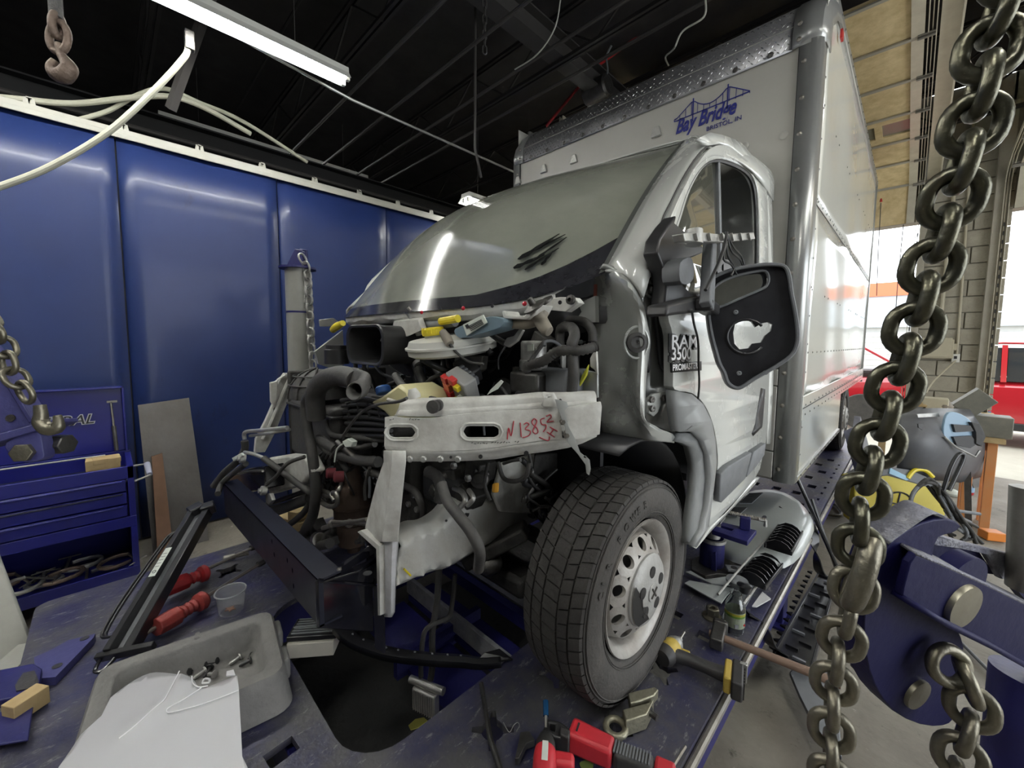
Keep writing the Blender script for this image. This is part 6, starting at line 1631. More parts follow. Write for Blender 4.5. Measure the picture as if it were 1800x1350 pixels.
build('grab_hook', MB().tube([W(x, y, D=D0-.07) for x, y in ((70, 712), (72, 728), (72, 742), (84, 754), (100, 752), (103, 742), (101, 730))], [.014, .016, .020, .020, .018, .013, .009], 12, smooth=5), m_chain2, label='steel grab hook seated in the flange of the far-left arm', cat='hook', ang=60)
# bottom-left grey post with foot plate
NPL = (W(20, 1150, Z=.02))
t = thing('rack_post', W(10, 1150, Z=.05), 'grey angled steel post with a foot plate at the lower left edge', 'post')
a0, a1 = W(-60, 960, D=1.75), W(15, 1170, D=1.62)
build('tube', MB().bar(a0, a1, .13, .13, (0, 0, 1)), m_tower, t, bevel=.012)
FP = (W(30, 1150, D=1.60), (V((0, 0, 1))*.9-cF*.35+cR*.1).normalized())
build('foot_plate', MB().prism([[W(x, y, P=FP) for x, y in ((-60, 1150), (78, 1124), (12, 1192), (-60, 1198))]], -FP[1]*.015), m_tower, t, bevel=.003)
t = thing('clamp_bracket', W(80, 1180, Z=.0), 'blue steel bracket plate with two holes bolted at the rack corner', 'bracket')
BP = (W(100, 1160, Z=.02), V((0, 0, 1)))
bz = lambda l, d=0: [W(x, y, P=BP)+V((0, 0, d)) for x, y in l]
build('plate', MB().prism([bz([(120, 1130), (168, 1118), (165, 1125), (98, 1195), (65, 1198), (60, 1160), (88, 1148)], .01)], (0, 0, -.028)), m_armb, t, smooth=False)
for q_ in ((149, 1127), (101, 1176)): build('bolt_hole', MB().lathe([(.013, 0), (.013, .001), (0, .001)], bz([q_], .011)[0], (0, 0, 1), 14), m_black, t)
build('block', MB().prism([bz([(-40, 1200), (60, 1180), (75, 1190), (70, 1225), (40, 1240), (-40, 1255)], .03)], (0, 0, -.028)), m_rackblue, t, bevel=.004)
build('recess', MB().prism([bz([(28, 1222), (42, 1200), (62, 1195), (70, 1215), (66, 1225), (30, 1232)], .034)], (0, 0, -.003)), m_dsteel, t)
build('block', MB().prism([bz([(-40, 1262), (30, 1250), (60, 1240), (50, 1305), (-40, 1320)], .008)], (0, 0, -.006)), m_rackblue, t, bevel=.004)
w = W(48, 1255, Z=-.0)
build('wood_block', MB().box((w.x, w.y, .034), (.05, .08, .055), Matrix.Rotation(.6, 3, 'Z')), m_wood, label='short yellow wood offcut beside the blue corner bracket', cat='wood block', bevel=.002)
w = W(128, 1102, Z=FZ)
build('rubber_scrap', MB().box((w.x, w.y, FZ+.02), (.10, .20, .03), Matrix.Rotation(.5, 3, 'Z')), m_black, label='black rubber scrap on the floor below the chest', cat='scrap', bevel=.012)

# ---- foam parts tray
m_foam = mat('grey_pulp_tray', (.21, .205, .195), .75, 0, (9, (.13, .125, .12), .8), (45, .5))
TZ = .12
A = W(172, 1172, Z=TZ); B = W(478, 1068, Z=TZ); C = W(538, 1165, Z=TZ)
u = (B-A); lu = u.length; u.normalize(); v_ = V((0, 0, 1)).cross(u); v_ = -v_ if v_.dot(C-B) < 0 else v_; lv = abs((C-B).dot(v_))+.0
def TP(a, b, z): p = A+u*a+v_*b; return V((p.x, p.y, z))
tray = thing('foam_tray', TP(lu/2, lv/2, 0), 'grey moulded pulp tray full of clips under the white panel', 'tray')
def rr(x0, y0, x1, y1, r, z, n=4):
    o = []
    for (cx, cy, a0) in ((x1-r, y1-r, 0), (x0+r, y1-r, 90), (x0+r, y0+r, 180), (x1-r, y0+r, 270)):
        for i in range(n+1):
            a = math.radians(a0+90*i/n); o.append(TP(cx+r*math.cos(a), cy+r*math.sin(a), z))
    return o
W0 = lu; H0 = lv
rows = [rr(-.015, -.015, W0+.015, H0+.015, .05, .003), rr(-.008, -.008, W0+.008, H0+.008, .05, .05), rr(0, 0, W0, H0, .045, TZ-.012), rr(.008, .008, W0-.008, H0-.008, .04, TZ), rr(.042, .042, W0-.042, H0-.042, .035, TZ), rr(.05, .05, W0-.05, H0-.05, .03, TZ-.01), rr(.062, .062, W0-.062, H0-.062, .03, .03), rr(.08, .08, W0-.08, H0-.08, .02, .018)]
mb = MB().loft(rows, True); k_ = len(mb.v); mb.f.append(tuple(range(k_-20, k_)))
build('shell', mb, m_foam, tray, ang=50)
for (b0, b1) in ((.05, .13), (.19, .30)):
    if b1 < H0: build('moulded_recess', MB().box(TP(W0+.004, (b0+b1)/2, .062), (.03, .085, .07), Matrix.Rotation(math.atan2(u.y, u.x), 3, 'Z')), m_foam, tray, bevel=.01)
build('rib', MB().tube([TP(W0*.52, .055, .03), TP(W0*.52, .03, .12), TP(W0*.52, -.01, .11), TP(W0*.52, -.018, .01)], .008, 8), m_foam, tray)
# clips and bolts in the tray
spots = sorted([(452, 1122), (431, 1127), (392, 1140), (422, 1142), (357, 1157), (388, 1158), (414, 1160), (370, 1167), (340, 1177), (352, 1184), (372, 1185), (326, 1168), (432, 1165), (345, 1172), (365, 1180), (380, 1150)], reverse=True)
for i, (x, y) in enumerate(spots):
    c = W(x, y, Z=.03); an = rnd.uniform(0, 6); d = V((math.cos(an), math.sin(an), .25)).normalized()
    t = thing('push_clip', c, ORD[i]+(' black' if i % 4 else ' silver')+' trim clip from the right scattered in the grey tray', 'clip', 'black clips in the grey tray')
    mm = m_black if i % 4 else m_alu
    build('head', MB().lathe([(.012, 0), (.012, .004), (.006, .006), (0, .006)], c+d*.012, d, 10), mm, t)
    build('shank', MB().lathe([(.003, -.02), (.0065, -.012), (.005, 0), (.005, .012)], c, d, 8), mm, t)
p = [(436, 1158), (440, 1148), (452, 1143), (463, 1143), (464, 1150)]
build('wire_clip', MB().tube([W(x, y, Z=.026) for x, y in p], .0018, 6), m_dsteel, label='bent thin wire lying in the right of the grey tray', cat='wire')

# ---- white fender panel lying on the tray
m_newpan = mat('glossy_white_panel', (.66, .66, .67), .12, 0, coat=.6)
fo = [(40, 1420), (100, 1350), (140, 1290), (170, 1245), (200, 1215), (235, 1190), (262, 1178), (285, 1178), (318, 1184), (338, 1192), (345, 1202), (352, 1208), (362, 1208), (404, 1191), (417, 1187), (421, 1240), (425, 1326), (426, 1420)]
FPz = (W(300, 1260, Z=.16), V((-.10, -.12, 1)).normalized())
fp = lambda l, d=0: [W(x, y, P=FPz)+FPz[1]*d for x, y in l]
P_ = crom(fp(fo), 2, True); bm = bmesh.new()
tri = geometry.tessellate_polygon([P_]); vs = [bm.verts.new(p) for p in P_]
for q in tri: bm.faces.new([vs[i] for i in q])
c0_ = fp([(280, 1300)])[0]
for ax in (cR, V((0, 0, 1)).cross(cR)):
    ax = V((ax.x, ax.y, 0)).normalized()
    for k in range(-14, 15): bmesh.ops.bisect_plane(bm, geom=bm.verts[:]+bm.edges[:]+bm.faces[:], plane_co=c0_+ax*k*.035, plane_no=ax)
cr = [fp([(316, 1183), (296, 1225), (278, 1247), (210, 1300)])]
for vtx in bm.verts:
    q = (vtx.co-c0_); e = q.length; vtx.co += FPz[1]*(.02*math.cos(min(e, .5)*3.2)-.02)
    # crease
    for line in cr:
        for a_, b_ in zip(line, line[1:]):
            w_ = (vtx.co-a_).dot(b_-a_)/(b_-a_).length_squared
            if 0 <= w_ <= 1:
                dd = (vtx.co-a_-(b_-a_)*w_).length
                if dd < .05: vtx.co += FPz[1]*.006*(1-dd/.05)
bm.verts.index_update(); mb = MB(); mb.v = [tuple(v.co) for v in bm.verts]; mb.f = [tuple(v.index for v in f.verts) for f in bm.faces]; bm.free()
fpan = build('fender_panel', mb, m_newpan, label='new glossy white fender panel lying across the grey tray', cat='fender', solid=.003)
def onpan(l, d): return [p+FPz[1]*d for p in fp(l)]
for l, r in (([(316, 1183), (296, 1222), (288, 1235), (270, 1250), (240, 1278), (210, 1302)], .0022), ([(355, 1212), (325, 1232), (298, 1247), (294, 1254), (305, 1255), (360, 1240), (420, 1217)], .0018), ([(338, 1192), (340, 1204), (350, 1211), (366, 1209)], .002)):
    build('crease_highlight', MB().tube(onpan(l, .006), r*.8, 6, smooth=4), mat('highlight_white', (.92, .92, .92), .2), fpan)  # whiter strips paint the highlights along the pressed creases
build('tab', MB().prism([onpan([(398, 1190), (399, 1182), (411, 1179), (414, 1188)], .004)], FPz[1]*-.004), m_newpan, fpan)
build('tab_hole', MB().tube(crom(onpan([(357, 1203), (360, 1196), (368, 1196), (368, 1202)], .004), 3, True), .003, 6, closed=True), m_newpan, fpan)
build('folded_edge', MB().prism([[p for p in fp([(426, 1326), (426, 1420), (300, 1420)], -.02)]], (0, 0, -.03)), m_black, fpan)

# ---- long black radiator support leaning up from the deck
bA = W(208, 1146, Z=.06); bB = W(353, 898, Y=-.87)
t = thing('radiator_support', bA, 'long black radiator side bracket leaning from the deck to the bumper beam', 'bracket')
ax = (bB-bA).normalized(); wd = V(cR); wd = (wd-ax*wd.dot(ax)).normalized(); dp = ax.cross(wd)
def rs(l, w_, d): return bA+ax*l+wd*w_+dp*d
LL = (bB-bA).length
m_bp = mat('satin_black_plastic', (.012, .012, .014), .28, 0, coat=.2)
build('side_rail', MB().bar(rs(0, -.028, 0), rs(LL, -.032, 0), .022, .05, dp), m_bp, t, bevel=.003)
build('side_rail', MB().bar(rs(0, .030, .01), rs(LL, .028, .01), .028, .05, dp), m_bp, t, bevel=.003)
build('core', MB().bar(rs(.0, 0, .02), rs(LL, 0, .02), .05, .02, dp), m_greyp, t)
build('top_block', MB().bar(rs(LL-.01, -.045, 0), rs(LL+.03, .0, 0), .05, .055, dp).bar(rs(LL-.0, .0, 0), rs(LL+.02, .055, 0), .045, .05, dp), m_bp, t, bevel=.006)
build('foot', MB().bar(rs(-.005, -.06, 0), rs(-.005, .11, 0), .03, .02, ax), m_bp, t, bevel=.003)
build('foot_hoop', MB().tube([rs(-.01, -.045, 0), rs(-.05, -.04, 0), rs(-.055, -.015, 0), rs(-.02, .0, 0)], .006, 8, smooth=4), m_bp, t)
for o_ in (0, .012): build('hoop_tube', MB().tube([rs(.05, -.035-o_, -.02), rs(.07, -.065-o_, -.02), rs(.2, -.072-o_, -.02), rs(.40, -.06-o_, -.02), rs(.50, -.05-o_, -.02), rs(.52, -.03, -.02)], .005, 8, smooth=5), m_bp, t)
st = [rs(.28, -.033, -.029), rs(.28, -.010, -.029), rs(.42, -.010, -.029), rs(.42, -.033, -.029)]
lb_ = [p for p in st]
for pl_ in (build('white_sticker', MB().prism([lb_], dp*.002), m_paper, t, smooth=False),): pass
mb = MB(); 
mb.tube([rs(.30+.006*math.cos(a), -.021+.006*math.sin(a), -.0305) for a in [i*PI/6 for i in range(12)]], .001, 5, closed=True)
for k in range(5): mb.tube([rs(.325+k*.016, -.030, -.0305), rs(.325+k*.016, -.014, -.0305)], .0008, 4)
build('sticker_print', mb, m_black, t)
# ---- bumper beam
m_beam = mat('satin_navy_beam', (.005, .006, .015), .32, 0, (5, (.009, .009, .014), .5), spec=.35)
bt = thing('bumper_beam', W(480, 950, Y=-.78), 'dark navy steel bumper beam still hanging across the truck nose', 'bumper beam')
by = -.785
tl, tr, br_, bl = W(392, 848, Y=by), W(560, 1020, Y=by), W(566, 1108, Y=by), W(386, 868, Y=by)
bl = V((tl.x-.01, by, tl.z-.16)); br2 = V((tr.x, by, W(566, 1108, Y=by).z))
hs = []
for (px, py) in ((478, 952), (482, 975), (505, 985), (514, 1003), (516, 1030)):
    w = W(px, py, Y=by); hs.append([w+V((.006*math.cos(a), 0, .009*math.sin(a))) for a in [i*PI/4 for i in range(8)]])
build('face_plate', MB().prism([[tl, tr, br2, V((tl.x+.02, by, tl.z-.15))]]+hs, (0, .012, 0)), m_beam, bt)
build('top_flange', MB().prism([[tl+V((0, 0, 0)), tr, tr+V((.0, .06, .004)), tl+V((0, .06, .004))]], (0, 0, -.006)), m_beam, bt)
build('bottom_flange', MB().prism([[V((tl.x+.02, by, tl.z-.15)), br2, br2+V((0, .06, 0)), V((tl.x+.02, by+.06, tl.z-.15))]], (0, 0, .006)), m_beam, bt)
e1 = W(656, 1030, X=.455); e2 = W(662, 1108, X=.455); 
build('end_plate', MB().prism([[tr, V((.455, e1.y, e1.z)), V((.455, e1.y, e2.z)), br2]], (-.006, -.008, 0)), m_blackg, bt, bevel=.002)
build('end_lip', MB().tube([tr, V((.455, e1.y, e1.z+.002))], .005, 8), m_blackg, bt)
build('end_drop', MB().prism([[V((.455, e1.y, e1.z)), V((.475, e1.y+.02, e1.z)), V((.475, e1.y+.02, e2.z-.07)), V((.458, e1.y, e2.z-.05))]], (.0, .006, 0)), m_blackg, bt)
top_z = tr.z-.006
build('shelf_plate', MB().prism([[tr+V((0, .004, -.006)), V((.45, e1.y, e1.z-.006)), V((.455, e1.y+.13, top_z)), V((.40, e1.y+.16, top_z)), V((tr.x+.02, by+.10, top_z))]], (0, 0, -.006)), m_blackg, bt, bevel=.001)
for i in range(3): build('gusset', MB().prism([[V((tr.x+.0, by+.06, top_z)), V((.40, -.50, top_z)), V((.40, -.50, top_z+.03)), V((tr.x+.0, by+.06, top_z+.03))]], (.004, 0, 0)), m_blackg, bt) if i == 0 else None
for k in range(8):
    t_ = k/7; c = V((tr.x, by+.055, top_z+.014)).lerp(V((.39, -.51, top_z+.014)), t_)
    build('rivet', MB().lathe([(.005, -.004), (.005, .004), (.003, .007), (0, .007)], c, (.4, -.8, .4), 8), m_steel, bt)
w = W(646, 1008, Z=top_z); build('plate_hole', MB().lathe([(.012, 0), (.012, .0015), (0, .0015)], w, (0, 0, 1), 16), m_int, bt)
# small pads behind
build('mount_arm', MB().bar(V((.36, -.60, top_z-.05)), V((.46, -.30, .45)), .05, .09), m_blackg, bt, bevel=.004)
# ---- black strip and pad lying across the opening
sp = [(596, 1098), (620, 1122), (660, 1140), (700, 1150), (760, 1157), (810, 1160), (845, 1164), (880, 1161)]
cen = crom([W(x, y, Z=z_) for (x, y), z_ in zip(sp, (.10, .07, .04, .03, .02, .015, .012, .012))], 4)
t = thing('lower_valance', cen[len(cen)//2], 'long curved black plastic valance strip bridging the rack opening', 'trim strip')
rows = []
for i, p in enumerate(cen):
    d_ = (cen[min(i+1, len(cen)-1)]-cen[max(i-1, 0)]).normalized(); s_ = V((0, 0, 1)).cross(d_).normalized()
    wv = .028*(1-.4*(i/(len(cen)-1)))
    rows.append([p-s_*wv+V((0, 0, -.012)), p-s_*wv*.9+V((0, 0, .008)), p-s_*wv*.2+V((0, 0, .014)), p+s_*wv*.5+V((0, 0, .010)), p+s_*wv+V((0, 0, -.006))])
build('strip', MB().loft(rows), m_bp, t, solid=.005)
build('fin', MB().prism([[W(850, 1150, Z=.03), W(878, 1142, Z=.05), W(902, 1161, Z=.015), W(870, 1166, Z=.012), W(835, 1168, Z=.012)]], (0, 0, .006)), m_bp, t, bevel=.002)
mb = MB()
for k in range(10): mb.tube([cen[2+k*2]+V((0, 0, .013)), cen[2+k*2]+V((0, 0, .018))], .004, 6)
build('clip_stud', mb, m_greyp, t, kind='stuff')
w = W(553, 1120, Z=.045)
build('wood_block', MB().box((w.x, w.y, .03), (.16, .09, .055), Matrix.Rotation(.9, 3, 'Z')), mat('pale_wood', (.5, .47, .4), .7, 0, (10, (.35, .33, .3), .6)), label='pale wood block under the black pad by the tray corner', cat='wood block', bevel=.003)
t = thing('vent_pad', (w.x, w.y, .06), 'black ribbed pad resting on the pale wood block', 'pad')
build('pad', MB().box((w.x-.01, w.y+.01, .068), (.17, .10, .018), Matrix.Rotation(.9, 3, 'Z')), m_bp, t, bevel=.003)
for k in range(8): build('ridge', MB().box((w.x-.01, w.y+.01, .0785), (.16-.002*k, .004, .003), Matrix.Rotation(.9, 3, 'Z') ), m_greyp, t) if k == 0 else build('ridge', MB().box(V((w.x-.01, w.y+.01, .0785))+Matrix.Rotation(.9, 3, 'Z') @ V((0, -.045+k*.0125, 0)), (.15, .004, .003), Matrix.Rotation(.9, 3, 'Z')), m_greyp, t)
w = W(520, 925, Z=.05)
build('wood_block', MB().box((w.x, w.y, .06), (.22, .10, .10), Matrix.Rotation(.3, 3, 'Z')), m_wood, label='raw pine block on the far side of the deck behind the beam', cat='wood block', bevel=.003)
build('wood_block', MB().box((w.x+.05, w.y+.0, .14), (.07, .08, .055), Matrix.Rotation(.5, 3, 'Z')), m_wood, label='small pine cube on top of the pine block behind the beam', cat='wood block', bevel=.003)
# ---- slide hammers
def slide_hammer(p0, p1, q, lab, col):
    a = W(*p0, Z=.06); b = W(*p1, Z=.05); d_ = (b-a).normalized(); L_ = (b-a).length
    t = thing('slide_hammer', a, lab, 'tool')
    build('weight', MB().lathe([(.012, -.02), (.034, -.018), (.036, .03), (.036, .06), (.026, .07), (.022, .075)], a, d_, 8), col, t, bevel=.003)
    pr = [(.020, .07)]
    for k in range(4): pr += [(.026, .085+k*.03), (.021, .10+k*.03)]
    pr += [(.036, .20), (.038, .23), (.030, .245), (.012, .25)]
    k_ = L_/.25; build('grip', MB().lathe([(r, h*k_) for r, h in pr], a, d_, 16), col, t)
    e = W(*q, Z=.04); build('rod', MB().cyl(a-d_*.06, e, .008, n=10), m_steel, t)
    build('tip_nut', MB().lathe([(.014, -.015), (.016, .0), (.016, .02), (.006, .022)], e, d_, 6), m_dsteel, t)
m_dred = mat('dirty_red_rubber', (.30, .03, .025), .5, 0, (14, (.12, .03, .025), .8), (50, .3))
slide_hammer((283, 1098), (362, 1052), (458, 990), 'nearer dirty red slide hammer with spool grip on the deck', m_dred)
slide_hammer((300, 1032), (365, 1005), (445, 962), 'farther red slide hammer by the foot of the steel sheet', mat('brighter_red_rubber', (.42, .02, .025), .4, 0, (14, (.2, .02, .02), .7)))
# ---- clear tub
w = W(407, 1075, Z=.0)
t = thing('plastic_tub', (w.x, w.y, 0), 'clear round plastic tub beside the red slide hammer', 'tub')
m_clear = mat('clear_plastic', (.55, .56, .58), .15, 0, alpha=.28, spec=.8)
build('cup', MB().lathe([(.040, .004), (.044, .01), (.052, .085), (.056, .088), (.056, .094), (.052, .094)], (w.x, w.y, 0), (0, 0, 1), 28, cap=False), m_clear, t, solid=.0015)
build('rim', MB().tube([(w.x+.055*math.cos(a), w.y+.055*math.sin(a), .091) for a in [i*PI/14 for i in range(28)]], .003, 6, closed=True), mat('clear_rim', (.5, .5, .52), .2, alpha=.6), t)
lf = W(408, 1075, Z=.01)
build('leaf', MB().prism([[V((w.x+x*.6, w.y+y*.6, .012)) for x, y in ((-.03, -.03), (-.01, -.02), (.0, -.04), (.012, -.018), (.035, -.02), (.02, .0), (.025, .02), (.0, .01), (-.02, .02), (-.015, -.005))]], (0, 0, .004)), mat('orange_leaf', (.35, .12, .03), .6), label='dry orange leaf in the bottom of the clear tub', cat='leaf')
w = W(430, 985, Z=.02)
build('socket', MB().lathe([(.010, 0), (.014, .004), (.014, .05), (.009, .054), (.009, .11), (0, .11)], W(392, 982, Z=.02), (W(425, 975, Z=.02)-W(392, 982, Z=.02)), 12), m_steel, label='chrome socket lying on the far deck edge', cat='socket')

# ================================================================== right side of the deck
# inverted white hood panel with vents
m_pale = mat('pale_grey_blue_panel', (.40, .43, .42), .28, 0, (5, (.32, .34, .34), .5), coat=.3)
ho = [(1228, 935), (1255, 908), (1285, 880), (1310, 862), (1345, 856), (1380, 862), (1408, 878), (1426, 900), (1432, 920), (1420, 945), (1408, 965), (1380, 985), (1330, 985), (1290, 975), (1260, 960)]
HP = (W(1330, 920, Z=.09), V((-.10, -.06, 1)).normalized())
hp = lambda l, d=0: [W(x, y, P=HP)+HP[1]*d for x, y in l]
O_ = crom(hp(ho), 2, True); c = V((0, 0, 0))
for p in O_: c += p/len(O_)
rows = [[c+(p-c)*k+V((0, 0, h)) for p in O_] for k, h in ((1.0, -.040), (.985, -.02), (.94, -.004), (.8, .008), (.55, .016), (.3, .019), (.05, .02))]
hood = build('hood_panel', MB().loft(rows, True), m_pale, label='pale grey hood panel with louvres lying on the deck beside the door', cat='panel', ang=60)
for l in ([(1318, 876), (1342, 875), (1322, 894), (1300, 894)], [(1290, 902), (1314, 902), (1296, 918), (1280, 916)]):
    g = build('vent_grille', MB().prism([hp(l, .030)], (0, 0, .006)), m_greyp, hood, smooth=False)
    a, b, c_, d_ = hp(l, .038)
    for k in range(8):
        t_ = (k+.5)/8; build('louvre', MB().bar(a.lerp(d_, t_), b.lerp(c_, t_), .004, .004), m_black, g, smooth=False)
# white wedge shapes
for i, l in enumerate(([(1205, 1005), (1214, 1003), (1240, 1018), (1300, 1010), (1285, 1028), (1250, 1025)], [(1203, 1025), (1212, 1020), (1290, 1034), (1278, 1046), (1268, 1060), (1230, 1040)])):
    build('trim_piece', MB().prism([px_poly(l, Z=.03)], (0, 0, -.006)), m_pale, label=['upper pale wedge-shaped trim piece by the blue jack', 'lower pale wedge-shaped trim piece pointing at the tyre'][i], cat='trim piece', bevel=.001)
build('trim_piece', MB().prism([px_poly([(1322, 1065), (1340, 1040), (1355, 1052), (1330, 1066)], Z=.03)], (0, 0, -.005)), m_newpan, label='small white triangular trim piece by the bottle', cat='trim piece')
# blue bottle jack with clamp
jc = W(1250, 1000, Z=0)
t = thing('bottle_jack', (jc.x, jc.y, 0), 'blue bottle jack standing under the door sill', 'jack')
zj = W(1250, 950, Y=jc.y).z
build('base', MB().prism([px_poly([(1215, 985), (1235, 972), (1285, 985), (1305, 1002), (1296, 1012), (1262, 1008), (1240, 1012), (1215, 1000)], Z=.03)], (0, 0, -.028)), m_dsteel, t, bevel=.003)
build('cylinder', MB().lathe([(.056, .02), (.056, zj), (.060, zj+.004), (.060, zj+.018), (.050, zj+.022)], (jc.x, jc.y, 0), (0, 0, 1), 28), m_rackblue, t)
build('collar', MB().lathe([(.061, 0), (.061, .014), (.05, .016)], (jc.x, jc.y, zj+.006), (0, 0, 1), 28), m_alu, t)
build('ram', MB().lathe([(.034, zj), (.034, zj+.09)], (jc.x, jc.y, 0), (0, 0, 1), 24), m_alu, t)
build('release_lever', MB().prism([[V((jc.x+.03, jc.y-.055, z)) + V((x, 0, 0)) for x, z in ((-.006, zj*.8), (.006, zj*.85), (.012, .03), (-.012, .03))]], (0, -.008, 0)), m_rackblue, t)
zk = zj+.09
JP = (V((0, 0, zk)), V((0, 0, 1)))
t = thing('sill_clamp', (jc.x+.06, jc.y, zk), 'blue sill clamp with a threaded screw on top of the jack', 'clamp')
jp = lambda l, d=0: [W(x, y, P=JP)+V((0, 0, d)) for x, y in l]
build('slotted_plate', MB().prism([jp([(1250, 922), (1262, 916), (1330, 932), (1314, 952), (1252, 932)]), jp([(1262, 922), (1290, 930), (1286, 933), (1262, 926)])], (0, 0, -.022)), m_rackblue, t, bevel=.002)
build('jaw_block', MB().box(jp([(1309, 930)], .03)[0], (.045, .03, .06), Matrix.Rotation(.3, 3, 'Z')), m_rackblue, t, bevel=.003)
a, b = jp([(1262, 908)], .035)[0], jp([(1345, 927)], .035)[0]
pp = [a.lerp(b, i/60) for i in range(61)]
build('screw', MB().tube(pp, .009, 8, rib=.22), m_steel, t, ang=20)
build('screw_handle', MB().tube([jp([(1333, 925)], .035)[0], b, b+V((0, 0, -.03))], .009, 8), m_alu, t)
build('jaw_tooth', MB().prism([jp([(1258, 915), (1275, 915), (1266, 926)], .01)], (0, 0, .012)), m_alu, t)
# black grille panels along the deck edge
def grille(cpx0, cpx1, wpx, n, lab, z=.07):
    a = W(*cpx0, Z=z); b = W(*cpx1, Z=z); d_ = (b-a).normalized(); s_ = V((0, 0, 1)).cross(d_)*-1; L_ = (b-a).length
    t = thing('grille_half', a.lerp(b, .5), lab, 'grille')
    for o_, w_ in ((-.055, .008), (.055, .008)): build('frame_rail', MB().bar(a+s_*o_, b+s_*o_, w_, .022, (0, 0, 1)), m_bp, t, bevel=.002)
    for k in range(n):
        c = a.lerp(b, (k+.5)/n)
        build('vane', MB().prism([[c+s_*x+V((0, 0, zz)) for x, zz in ((-.053, -.02), (.053, -.02), (.053, .004), (.035, .025), (.01, .036), (-.02, .036), (-.053, .014))]], d_*.004), m_bp, t, smooth=False)
    return t
grille((1320, 1024), (1354, 984), 0, 7, 'nearer black vaned grille half lying along the deck edge', .06)
grille((1367, 966), (1389, 930), 0, 7, 'farther black vaned grille half resting on the hood panel edge', .13)
t = thing('front_fascia', W(1340, 1000, Z=.03), 'long grey-black fascia strip under the two grille halves', 'fascia')
for i, (l, m_, z_) in enumerate((([(1268, 1085), (1285, 1050), (1390, 915), (1400, 900), (1412, 905), (1405, 925), (1330, 1030), (1305, 1075), (1285, 1100)], m_greyp, .015),)):
    build('backing', MB().prism([px_poly(l, Z=z_)], (0, 0, -.012)), m_, t, bevel=.001)
build('chrome_edge', MB().tube([W(1280, 1098, Z=.035), W(1330, 1030, Z=.035), W(1375, 970, Z=.035), W(1410, 925, Z=.035)], .006, 8), m_alu, t)
build('rim_bar', MB().tube([W(1262, 1045, Z=.10), W(1300, 1000, Z=.10), W(1345, 950, Z=.10), W(1384, 905, Z=.10)], .005, 8), m_alu, t)
for x, y in ((1303, 975), (1360, 925), (1290, 1000)):
    w = W(x, y, Z=.05); build('mount_tab', MB().box(w, (.07, .05, .012), Matrix.Rotation(.6, 3, 'Z')), m_greyp, t, bevel=.003); build('tab_hole', MB().lathe([(.014, 0), (.014, .002), (0, .002)], w+V((0, 0, .006)), (0, 0, 1), 14), m_int, t)
build('lamp_bowl', MB().lathe([(.030, 0), (.045, .02), (.045, .03), (0, .035)], W(1295, 1030, Z=.05), (0, 0, 1), 20), m_greyp, t)
build('lamp_bowl', MB().lathe([(.022, 0), (.030, .03), (.02, .034), (0, .035)], W(1308, 1040, Z=.07), (0, 0, 1), 16), m_bp, t)
build('lamp_bowl', MB().lathe([(.018, 0), (.024, .02), (.02, .05), (0, .05)], W(1370, 905, Z=.08), (.3, .2, 1), 12), m_bp, t)
# black curved bracket strips over the deck edge
def strip3(l, wdt, th, m, lab, cat='bracket', name='trim_strip', zs=None, up=(0, 0, 1)):
    pts = crom([W(x, y, Z=z) for x, y, z in l], 4); rows = []
    for i, p in enumerate(pts):
        d_ = (pts[min(i+1, len(pts)-1)]-pts[max(i-1, 0)]).normalized(); s_ = d_.cross(V(up)); s_.normalize(); n_2 = s_.cross(d_)
        rows.append([p-s_*wdt/2, p+s_*wdt/2, p+s_*wdt/2+n_2*th, p-s_*wdt/2+n_2*th])
    return build(name, MB().loft(rows, True), m, label=lab, cat=cat, ang=40)
strip3([(1406, 905, .08), (1425, 925, .04), (1432, 960, -.06), (1438, 1000, -.20), (1446, 1012, -.26)], .055, .006, m_bp, 'curved black bracket strip dropping from the deck to the floor')
strip3([(1310, 1075, .03), (1325, 1085, .0), (1342, 1105, -.08), (1355, 1135, -.20), (1385, 1155, -.35), (1390, 1165, -.42)], .05, .006, m_bp, 'black angled bracket strip by the hammer handle')
build('pry_rod', MB().tube([W(1400, 838, Z=.30), W(1430, 905, Z=.12), W(1455, 960, Z=-.05), W(1486, 1030, Z=-.30)], .011, 8), m_bp, label='long thin black rod leaning off the deck, left one', cat='rod')
build('pry_rod', MB().tube([W(1427, 877, Z=.18), W(1445, 930, Z=.02), W(1470, 1000, Z=-.22), W(1482, 1045, Z=-.36)], .009, 8), m_bp, label='shorter thin black rod leaning off the deck, right one', cat='rod')
# cowl grille on the floor: long black strip with windows
a = W(1392, 1165, Z=-.30); b = W(1455, 1012, Z=-.30); d_ = (b-a).normalized(); s_ = V((0, 0, 1)).cross(d_)
t = thing('cowl_grille', a.lerp(b, .5), 'long black cowl grille strip with notched bars leaning beside the deck', 'cowl grille')
L_ = (b-a).length; nrm = V((0, 0, 1))
for o_ in (-.07, .07): build('edge_bar', MB().bar(a+s_*o_, b+s_*o_*.6, .012, .03), m_bp, t, bevel=.002)
build('panel', MB().prism([[a-s_*.07, a+s_*.07, b+s_*.042, b-s_*.042]], (0, 0, -.008)), m_bp, t)
for k in range(14):
    c = a.lerp(b, (k+.5)/14); wv = .055-.02*k/14
    build('notch', MB().box(c+s_*(.02*(1 if k % 2 else -1)), (.05, .012, .022), Matrix.Rotation(math.atan2(s_.y, s_.x), 3, 'Z')), m_greyp if k % 3 == 0 else m_bp, t)
    build('tooth', MB().prism([[c+s_*.075, c+s_*.10+d_*.01, c+s_*.075+d_*.03]], (0, 0, -.01)), m_bp, t)
